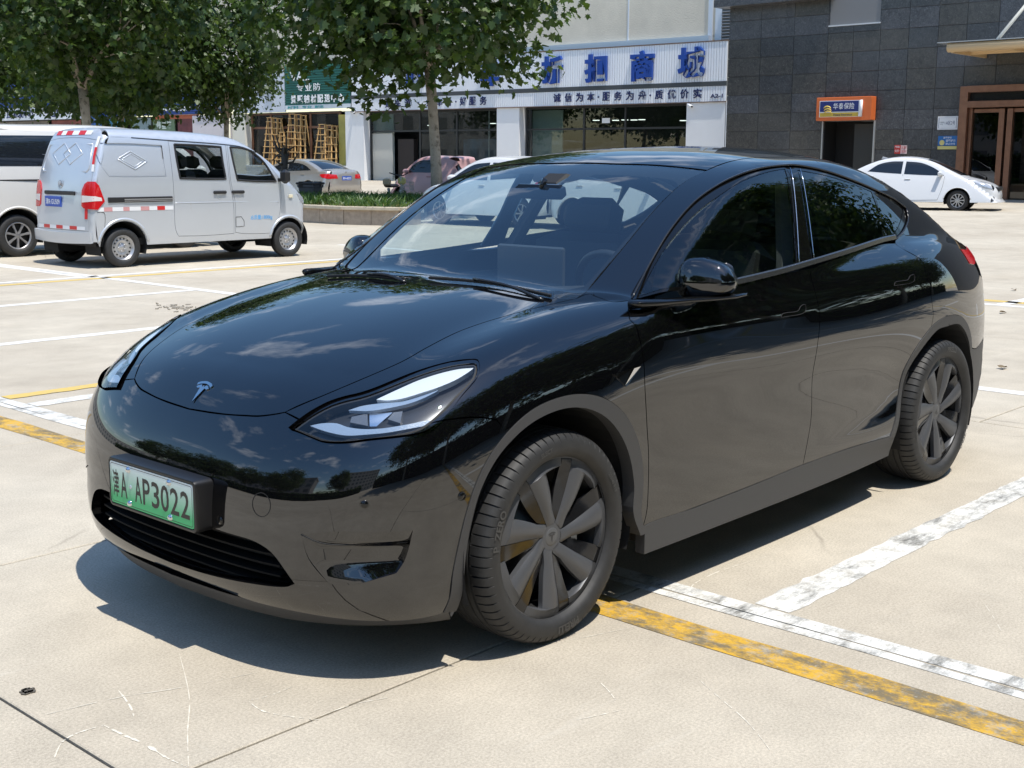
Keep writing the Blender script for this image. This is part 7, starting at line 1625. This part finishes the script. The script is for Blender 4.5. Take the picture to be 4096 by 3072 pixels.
for i in range(7):
    y0, y1 = .66 - .19 * i, .66 - .19 * (i + 1); q = on_back([(y0, .595), (y1, .595), (y1, .545), (y0, .545)], .006); mesh('tape_strip', q, [(0, 1, 2, 3)], RT if i % 2 else WT, tg_)
for i, (z0, z1) in enumerate(((1.85, 1.70), (1.70, 1.555), (1.555, 1.46), (1.46, 1.36))):
    q = on_back([(-.65 - .018 * i, z0), (-.695 - .018 * i, z0), (-.71 - .018 * i, z1), (-.665 - .018 * i, z1)], .005); mesh('tape_strip', q, [(0, 1, 2, 3)], (WT, RT, RT, WT)[i], VAN)
q = on_back([(-.66, .86), (-.72, .86), (-.72, .70), (-.66, .70)], .006); mesh('tape_strip', q, [(0, 1, 2, 3)], RT, tg_)
for sgn in (1,):
    bl_ = [back([(.80, .52), (.4, .505), (0, .50), (-.4, .505), (-.80, .52)]), back([(-.80, .52), (-.80, .36)]), back([(-.80, .36), (0, .34), (.80, .36)]), back([(.80, .36), (.80, .52)])]
    panel('rear_bumper', chain(*bl_, step=.05), P_BACK, SIL, VAN, gap=0, res=.06, off=.035, sink=.05)
b = MB(); b.box((1.4, 0, .36), (3.6, 1.5, .10)); b.build('floor_pan', DARK, VAN)
wells(VAN, (0, 2.95), .29, .37, .85)
wheels(VAN, rim_wheel(.285, .178, .165, 'steel', STEELW, .815), (0, 2.95), .283)
VS = mat('van_seat', (.03, .03, .032), .7)
for x in (1.35, 2.05):
    for y in (.36, -.36):
        b = MB(); b.box((x, y, 1.10), (.16, .48, .56), M=Matrix.Rotation(-.22, 3, 'Y'), bev=.05); s_ = b.build('seat', VS, VAN); b = MB(); b.box((x - .09, y, 1.49), (.11, .28, .20), M=Matrix.Rotation(-.2, 3, 'Y'), bev=.05); b.build('headrest', VS, s_)
b = MB(); b.box((2.75, 0, 1.12), (.3, 1.5, .18), bev=.05); b.build('dashboard', VS, VAN)
panel('windscreen', VWS, P_TOP, VGL, VAN, gap=0, res=.08, off=-.004, sink=.006)
# ================================================================ white van at the left edge
WV = thing('white_van', 'white van with a dark window band, cut by the left edge of the frame', 'van', (-6.50, -16.70, 0), PI)
WPAINT = mat('white_car_paint', (.62, .63, .64), .22, ior=1.5, coat=.5); WPAINT2 = mat('warm_white_paint', (.62, .605, .57), .25, coat=.4)
B = GB(top=[(-1.6, 2.05), (-1.0, 2.08), (.5, 2.09), (2.4, 2.05), (2.9, 1.92), (3.4, 1.55), (3.9, 1.12), (4.2, .95), (4.5, .6)], plan=[(-1.4, .89), (-.8, .91), (2.5, .91), (3.6, .89), (4.4, .84)],
       side=[(.15, .95), (.4, .99), (.8, 1.0), (1.1, .995), (1.45, .965), (1.8, .91), (2.0, .86), (2.15, .8)], front=[(.2, 4.2), (.8, 4.28), (1.2, 4.4), (2.1, 5)], rear=[(.2, -1.25), (.8, -1.27), (1.4, -1.2), (2.0, -1.02)], crown=.05, kx=(.25, .10), zb=.27)
B_MID[0] = 1.4
gut = [(4.0, 1.02), (3.55, 1.40), (3.1, 1.72), (2.7, 1.90), (2.2, 1.96), (0, 1.98), (-.98, 1.96)]; rc = [(-.98, 1.96), (-1.15, 1.3), (-1.22, .8), (-1.2, .36)]; fc = [(4.0, 1.02), (4.14, .8), (4.12, .34)]
shell(WV, WPAINT2, gut, fc, rc, [(0, .33, .43), (3.05, .33, .43)], .34, .09)
for sd in (1, -1):
    side_glass(WV, [[(-1.05, 1.88), (1.0, 1.90), (2.5, 1.88)], [(2.5, 1.88), (2.9, 1.72), (3.35, 1.42)], [(3.35, 1.42), (1.0, 1.42), (-1.12, 1.42)], [(-1.12, 1.42), (-1.05, 1.88)]], TINT, sd)
    seam(WV, [(-1.1, 1.20), (.4, 1.20), (1.2, 1.19)], SEAM, 'door_rail', .016, sd); seam(WV, [(-1.1, 1.60), (.6, 1.60), (2.8, 1.60)], mat('window_line', (.10, .11, .12), .3), 'window_bar', .008, sd, .004); seam(WV, [(1.2, 1.9), (1.22, 1.2), (1.2, .42)], SEAM, 'door_seam', .005, sd); seam(WV, arc(0, .33, .45, 170, 10), WPAINT2, 'arch_lip', .02, sd, -.004)
    c1 = onside([(-1.17, 1.25), (-1.02, 1.2), (-1.05, .9), (-1.18, .88)]); panel('tail_lamp', chain(c1, [c1[-1], c1[0]], step=.05), P_SIDE, REDL2, WV, gap=0, res=.06, off=.006, sink=.01, side=sd)
wells(WV, (0, 3.05), .33, .42, .9); wheels(WV, rim_wheel(.335, .215, .20, 'seven', ALLOY, .885), (0, 3.05), .333)
b = MB(); b.box((1.5, 0, .38), (4.6, 1.6, .10)); b.build('floor_pan', DARK, WV); small_mirror(WV, 3.3, .92, 1.35, WPAINT2)
# ================================================================ cars
def sedan(root, paint, wheel, wb, xr, xf, h, w, roof, deck, win, arch_r=.36, doors=(), tail=None, head=None, front=None, res=.08, wz=.32, lampm=REDL2, bel=None):
    pass
def car(root, paint, spec):
    global B
    w = spec['w'] / 2; wb = spec['wb']; xr, xf = spec['xr'], spec['xf']; z0 = spec.get('z0', .22)
    B = GB(top=spec['deck'], plan=[(xr, w * .93), (xr + .6, w * .985), (-wb / 2, w), (.2, w * .99), (xf - .1, w * .93)], side=[(.15, .93), (.3, .965), (.5, .985), (.7, 1.0), (.85, .995), (1.0, .965), (1.15, .92), (1.4, .85)],
           front=[(.2, xf - .06), (.4, xf), (.6, xf), (.8, xf - .05), (1.0, xf - .16)], rear=[(.2, xr + .08), (.45, xr), (.7, xr), (.95, xr + .03), (1.2, xr + .12), (1.7, xr + spec.get('lean', .2))], crown=.06, kx=spec.get('kx', (.28, .20)), zb=z0,
           gh=dict(roof=spec['roof'], wb=w * spec.get('gw', .955), t=spec.get('t', .34), zb=spec['belt'], crown=.07))
    B_MID[0] = -wb / 2
    sh = shell(root, paint, spec['gutter'], spec['fc'], spec['rc'], [(0, spec['wz'], spec['ar']), (-wb, spec['wz'], spec['ar'])], z0 + .05, spec.get('res', .07))
    for sd in (1, -1):
        for k, q in enumerate(spec['win']): side_glass(root, q, TINT, sd, .005)
        for q in spec.get('seams', ()): seam(root, q, SEAM, 'door_seam', .005, sd, .0)
        for q in spec.get('handles', ()):
            p = onside([q])[0]; b = MB(); b.box((q[0], sd * (p[1] + .012), q[1]), (.17, .03, .03), bev=.01); b.build('door_handle', spec.get('hm', paint), root)
        if 'head' in spec: c = onside(spec['head']); panel('headlamp', chain(c, [c[-1], c[0]], step=.04), Ortho((-.55, -.8, -.25)), CLEARL, root, gap=0, res=.05, off=.006, sink=.01, side=sd)
        if 'tail' in spec:
            c = onside(spec['tail'][0]); d = [(p[0], -p[1], p[2]) for p in back([(-a, z) for a, z in spec['tail'][1]])] ; panel('tail_lamp', chain(c, [c[-1], d[0]], d, [d[-1], c[0]], step=.04), Ortho((.75, -.66, 0)), REDL2, root, gap=0, res=.05, off=.007, sink=.01, side=sd)
        seam(root, arc(0, spec['wz'], spec['ar'] + .012, 172, 8), spec.get('lip', paint), 'arch_lip', .014, sd, -.003); seam(root, arc(-wb, spec['wz'], spec['ar'] + .012, 172, 8), spec.get('lip', paint), 'arch_lip', .014, sd, -.003)
    ws = [(p[0], p[1], p[2]) for p in spec['ws']]; bk_ = spec['rw']
    panel('windscreen', chain(ws, [ws[-1], (ws[-1][0], -ws[-1][1], 0)], mir(ws), [(ws[0][0], -ws[0][1], 0), (ws[0][0] + .10, 0, 0), ws[0]], step=.06), P_TOP, TINT, root, gap=0, res=.09, off=.005, sink=.006)
    panel('rear_screen', chain(bk_, [bk_[-1], (bk_[-1][0], -bk_[-1][1], 0)], mir(bk_), [(bk_[0][0], -bk_[0][1], 0), bk_[0]], step=.06), spec.get('rwp', P_TOP), TINT, root, gap=0, res=.09, off=.005, sink=.006)
    wells(root, (0, -wb), spec['wz'], spec['ar'] + .02, w); b = MB(); b.box((-wb / 2, 0, z0 + .08), (wb + .9, spec['w'] - .3, .1)); b.build('floor_pan', DARK, root)
    wheels(root, rim_wheel(spec['wz'] + .005, spec['wz'] * .64, .20, spec.get('style', 'ten'), ALLOY, w - .03), (0, -wb), spec['wz'])
    small_mirror(root, *spec['mir'], spec.get('mm', paint))
    return sh
def sedan_spec(**k):
    s = dict(w=1.80, wb=2.72, xr=-3.61, xf=1.15, wz=.315, ar=.375, belt=1.02, deck=[(-3.9, 1.10), (-3.55, 1.16), (-3.0, 1.12), (-2.0, 1.04), (-.8, 1.02), (-.1, 1.05), (.4, .97), (.8, .86), (1.05, .73), (1.25, .55)],
             roof=[(-4.6, .3), (-3.6, .92), (-3.05, 1.22), (-2.67, 1.40), (-2.2, 1.55), (-1.72, 1.605), (-1.2, 1.575), (-.70, 1.44), (-.3, 1.25), (.1, 1.06), (.8, .60)],
             gutter=[(.88, .80), (.45, .915), (.08, 1.02), (-.35, 1.22), (-.75, 1.385), (-1.2, 1.475), (-1.72, 1.50), (-2.2, 1.455), (-2.6, 1.33), (-3.0, 1.165), (-3.45, 1.10)], fc=[(.88, .80), (.96, .6), (.94, .28)], rc=[(-3.45, 1.10), (-3.50, .8), (-3.45, .30)],
             win=[[[(-.42, 1.045), (-.65, 1.22), (-1.08, 1.405), (-1.55, 1.455)], [(-1.55, 1.455), (-1.58, 1.08)], [(-1.58, 1.08), (-1.0, 1.055), (-.42, 1.045)]], [[(-1.64, 1.455), (-2.0, 1.445), (-2.35, 1.36), (-2.66, 1.15)], [(-2.66, 1.15), (-2.1, 1.11), (-1.66, 1.085)], [(-1.66, 1.085), (-1.64, 1.455)]]],
             seams=[[(-.40, 1.02), (-.44, .7), (-.55, .33)], [(-1.61, 1.07), (-1.62, .32)], [(-2.70, 1.10), (-2.60, .80), (-2.36, .50), (-2.30, .33)], [(-.55, .33), (-1.4, .31), (-2.30, .33)]], handles=[(-1.46, .935), (-2.55, 1.01)], mir=(-.52, .88, 1.10),
             head=[(.40, .885), (.62, .86), (.90, .73), (.94, .66), (.75, .70), (.55, .77)], tail=([(-3.40, 1.05), (-3.20, 1.03), (-3.25, .92), (-3.46, .90)], [(.62, .92), (.60, 1.03)]),
             ws=[(.05, .66, 0), (-.30, .63, 0), (-.95, .55, 0)], rw=[(-2.30, .55, 0), (-2.70, .60, 0), (-3.02, .64, 0)])
    s.update(k); return s
SED = thing('white_sedan', 'white sedan with tinted windows parked before the granite building, at the right edge', 'car', (-34.55, -12.55, .10), math.radians(106)); bpy.context.view_layer.update()
car(SED, WPAINT, sedan_spec()); 
b = MB(); b.box((.98, -.0, .66), (.28, 1.0, .13), bev=.03); b.build('front_grille', DARKP, SED)
for sd in (1, -1): b = MB(); b.box((.90, sd * .66, .40), (.25, .24, .11), bev=.04); b.build('fog_lamp_recess', DARKP, SED)
b = MB(); b.poly([(-2.42, .0, 1.52), (-2.22, 0, 1.555), (-2.38, 0, 1.60)], .03, (0, 1, 0)); b.build('roof_fin', WPAINT, SED)
# silver-gold saloon seen from behind
BM = thing('silver_saloon', 'silver grey saloon with red tail lamps, seen from behind beyond the planter', 'car', (-26.9, -36.3, .06), math.radians(274))
GOLD = mat('champagne_paint', (.42, .40, .37), .26, metal=.55, coat=.5)
car(BM, GOLD, sedan_spec(w=1.87, wb=2.95, xr=-3.95, xf=.92, wz=.335, ar=.39, deck=[(-4.2, 1.06), (-3.9, 1.12), (-3.3, 1.11), (-2.2, 1.02), (-.8, .99), (-.2, .99), (.4, .90), (.75, .78), (1.0, .55)], roof=[(-4.9, .25), (-3.9, .90), (-3.4, 1.13), (-2.9, 1.33), (-2.4, 1.45), (-1.8, 1.485), (-1.3, 1.44), (-.8, 1.30), (-.35, 1.10), (.6, .55)],
    gutter=[(.68, .74), (.2, .88), (-.2, .98), (-.55, 1.12), (-.95, 1.27), (-1.4, 1.37), (-1.8, 1.395), (-2.4, 1.36), (-2.9, 1.24), (-3.3, 1.09), (-3.8, 1.06)], fc=[(.68, .74), (.74, .5), (.72, .28)], rc=[(-3.8, 1.06), (-3.85, .8), (-3.8, .30)], belt=.98,
    win=[[[(-.62, 1.02), (-.9, 1.17), (-1.3, 1.30), (-1.62, 1.34)], [(-1.62, 1.34), (-1.66, 1.03)], [(-1.66, 1.03), (-.62, 1.02)]], [[(-1.72, 1.345), (-2.2, 1.335), (-2.65, 1.24), (-2.98, 1.08)], [(-2.98, 1.08), (-1.74, 1.04)], [(-1.74, 1.04), (-1.72, 1.345)]]], seams=[[(-1.69, 1.03), (-1.7, .32)]], handles=[(-1.5, .90), (-2.6, .94)], mir=(-.70, .90, 1.05),
    head=[(.25, .84), (.45, .80), (.70, .66), (.5, .66), (.3, .74)], tail=([(-3.72, .96), (-3.48, .93), (-3.58, .84), (-3.82, .78)], [(.42, .79), (.46, .93)]), ws=[(-.25, .66, 0), (-.6, .63, 0), (-1.15, .56, 0)], rw=[(-2.55, .55, 0), (-3.0, .60, 0), (-3.38, .66, 0)]))
q = on_back([(0, .87)], .012)[0]; plate_part(BM, q[0], 0, .80, .46, .15, BLUEPL, -1, '津A·68Z52', tm=WTXT)
q = on_back([(.0, 1.0)], .01)[0]; b = MB(); b.lathe([(.0, .004), (.035, .004), (.042, .0)], tuple(q), 'x', 20, -1); b.build('round_badge', ALLOY, BM)
# small pink car
PK = thing('pink_minicar', 'small pink two-door car behind the trunk of the middle tree', 'car', (-26.6, -28.1, .06), math.radians(276))
PINK = mat('dusty_pink_paint', (.50, .30, .30), .35, coat=.3)
car(PK, PINK, dict(w=1.50, wb=1.95, xr=-2.42, xf=.55, wz=.27, ar=.33, belt=.98, lean=.10, deck=[(-2.8, 1.02), (-2.4, 1.04), (-1.0, 1.0), (-.2, 1.0), (.2, .93), (.45, .80), (.62, .60)], roof=[(-3.0, .5), (-2.55, 1.2), (-2.3, 1.52), (-1.9, 1.60), (-1.2, 1.62), (-.7, 1.57), (-.35, 1.38), (-.05, 1.10), (.4, .6)], gw=.97, t=.22,
    gutter=[(.36, .78), (.1, .93), (-.08, 1.04), (-.35, 1.30), (-.65, 1.48), (-1.2, 1.53), (-1.9, 1.51), (-2.25, 1.43)], fc=[(.36, .78), (.42, .6), (.40, .26)], rc=[(-2.25, 1.43), (-2.33, 1.0), (-2.34, .7), (-2.30, .28)], z0=.20, kx=(.22, .12),
    win=[[[(-.25, 1.06), (-.48, 1.30), (-.72, 1.44), (-1.25, 1.47)], [(-1.25, 1.47), (-1.28, 1.06)], [(-1.28, 1.06), (-.25, 1.06)]]], seams=[[(-.15, 1.02), (-.2, .6), (-.28, .32)], [(-1.36, 1.5), (-1.4, .8), (-1.42, .35)], [(-.28, .32), (-1.42, .33)]], handles=[(-1.2, .93)], hm=mat('pink_handle', (.30, .14, .14), .4), mir=(-.30, .74, 1.10),
    head=[(.15, .84), (.30, .80), (.38, .66), (.22, .66)], tail=([(-2.24, 1.0), (-2.14, .98), (-2.16, .82), (-2.28, .80)], [(.55, .82), (.55, .98)]), ws=[(-.10, .56, 0), (-.4, .54, 0), (-.60, .50, 0)], rw=[(-2.30, .50, 1.38), (-2.36, .56, 1.05)], rwp=P_BACK))
# white crossover behind the planter
SU = thing('white_hatchback', 'white hatchback behind the right end of the planter, seen over and through the black car', 'car', (-19.45, -18.75, 0), math.radians(271))
SUS = dict(w=1.82, wb=2.65, xr=-3.50, xf=.88, wz=.335, ar=.40, belt=1.03, lean=.45, deck=[(-3.9, 1.05), (-3.4, 1.08), (-1.4, 1.03), (-.3, 1.05), (.2, .99), (.55, .87), (.78, .70), (.95, .50)], roof=[(-4.2, .5), (-3.55, 1.15), (-3.1, 1.46), (-2.5, 1.60), (-1.8, 1.645), (-1.2, 1.60), (-.75, 1.44), (-.3, 1.17), (.3, .70)], gw=.96, t=.30,
    gutter=[(.58, .80), (.2, .94), (-.15, 1.04), (-.5, 1.24), (-.85, 1.42), (-1.3, 1.52), (-1.9, 1.545), (-2.5, 1.50), (-2.95, 1.36), (-3.25, 1.18)], fc=[(.58, .80), (.66, .6), (.64, .28)], rc=[(-3.25, 1.18), (-3.36, .9), (-3.36, .32)], 
    win=[[[(-.42, 1.08), (-.68, 1.25), (-1.05, 1.43), (-1.55, 1.485)], [(-1.55, 1.485), (-1.58, 1.08)], [(-1.58, 1.08), (-.42, 1.08)]], [[(-1.65, 1.485), (-2.2, 1.465), (-2.7, 1.36), (-2.98, 1.17)], [(-2.98, 1.17), (-1.68, 1.09)], [(-1.68, 1.09), (-1.65, 1.485)]]], seams=[[(-.35, 1.03), (-.45, .35)], [(-1.62, 1.07), (-1.62, .33)], [(-2.62, 1.1), (-2.3, .6), (-2.22, .35)]], handles=[(-1.45, .96), (-2.5, 1.0)], mir=(-.55, .88, 1.12),
    head=[(.10, .91), (.35, .86), (.60, .70), (.45, .68), (.25, .76)], tail=([(-3.28, 1.06), (-3.05, 1.03), (-3.1, .93), (-3.33, .90)], [(.58, .92), (.58, 1.04)]), ws=[(-.15, .64, 0), (-.5, .61, 0), (-.98, .54, 0)], rw=[(-2.85, .52, 0), (-3.15, .58, 0), (-3.40, .62, 0)], style='seven')
car(SU, WPAINT, SUS)
c_ = copy_tree(SU); c_.location = (-33.6, -19.6, .12); c_.rotation_euler = (0, 0, math.radians(104)); c_['label'] = 'white hatchback whose roof just shows above the black car roof before the granite wall'
c_ = copy_tree(SU); c_.location = (-19.6, -11.9, 0); c_.rotation_euler = (0, 0, math.radians(91)); c_['label'] = 'white hatchback seen only through the windscreen of the black car, beside the headrest'
for o in (SU, c_): o['group'] = 'white hatchbacks in the second row'
B = B_HERO
# ---------------------------------------------------------------- small things near the planter
BIN = thing('rubbish_bin', 'dark grey rubbish bin standing behind the silver saloon', 'bin', (-22.3, -28.35, .03), math.radians(20))
b = MB()
V = []; 
for z, w_ in ((0, .21), (.62, .27), (.66, .30), (.72, .30)):
    V += [(-w_, -w_, z), (w_, -w_, z), (w_, w_, z), (-w_, w_, z)]
b.add(V, [(3, 2, 1, 0)] + [(4 * i + j, 4 * i + (j + 1) % 4, 4 * i + 4 + (j + 1) % 4, 4 * i + 4 + j) for i in range(3) for j in range(4)] + [(12, 13, 14, 15)]); b.build('bin_body', mat('bin_grey', (.06, .062, .068), .6, noise=(4, .2)), BIN)
b = MB(); b.box((0, 0, .76), (.66, .66, .07), bev=.02); b.build('lid', DARKP, BIN)
b = MB(); r = random.Random(8)
for k in range(9): b.box((r.uniform(-.28, .28), r.uniform(-.28, .28), .74), (.14, .10, .16), rz=r.uniform(0, 3), M=None)
o = b.build('bag_rim', mat('bin_bag_black', (.012, .012, .013), .35), BIN); o['kind'] = 'stuff'
# parked electric scooter
SCO = thing('electric_scooter', 'small yellow and grey electric scooter parked behind the planter grass', 'scooter', (-24.6, -26.9, .04), math.radians(200))
YEL = mat('scooter_yellow', (.55, .48, .16), .4); GRY = mat('scooter_grey', (.42, .40, .36), .5)
for x in (-.52, .52):
    b = MB(); b.lathe([(.14, -.04), (.20, -.05), (.225, 0), (.20, .05), (.14, .04)], (x, 0, .225), 'y', 24); w_ = b.build('wheel', RUBBER, SCO); b = MB(); b.lathe([(.0, .03), (.13, .03), (.14, .0)], (x, 0, .225), 'y', 20); b.lathe([(.0, -.03), (.13, -.03), (.14, .0)], (x, 0, .225), 'y', 20); b.build('hub', GRY, w_)
b = MB(); b.tube([(.52, 0, .225), (.42, 0, .6), (.34, 0, .98)], .03, 8); b.tube([(.34, 0, .5), (.25, 0, .30), (-.15, 0, .27), (-.45, 0, .45), (-.5, 0, .6)], .05, 8); b.build('frame', GRY, SCO)
b = MB(); b.tube([(.20, .34, 1.08), (.32, .12, 1.0), (.34, 0, .98), (.32, -.12, 1.0), (.20, -.34, 1.08)], .018, 8); b.build('handlebar', DARKP, SCO)
b = MB(); b.box((.42, 0, .82), (.14, .22, .26), bev=.06); b.build('front_cowl', YEL, SCO); b = MB(); b.lathe([(.0, .05), (.07, .04), (.085, .0)], (.50, 0, .86), 'x', 18); b.build('headlamp', CLEARL, SCO)
b = MB(); b.box((-.30, 0, .68), (.55, .26, .11), bev=.05); b.build('saddle', mat('brown_saddle', (.10, .06, .04), .5), SCO); b = MB(); b.box((-.60, 0, .80), (.10, .24, .22), bev=.04); b.build('back_pad', mat('tan_pad', (.48, .36, .22), .5), SCO)
b = MB()
for k in range(6):
    for yy in (-.17, .17): b.bar((.62 + .06 * k, yy, .52), (.62 + .06 * k, yy, .78), .014)
for z in (.52, .65, .78):
    b.bar((.60, -.17, z), (.94, -.17, z), .014); b.bar((.60, .17, z), (.94, .17, z), .014); b.bar((.94, -.17, z), (.94, .17, z), .014); b.bar((.60, -.17, z), (.60, .17, z), .014)
b.box((.77, 0, .52), (.34, .34, .012)); bs_ = b.build('basket', GRY, SCO)
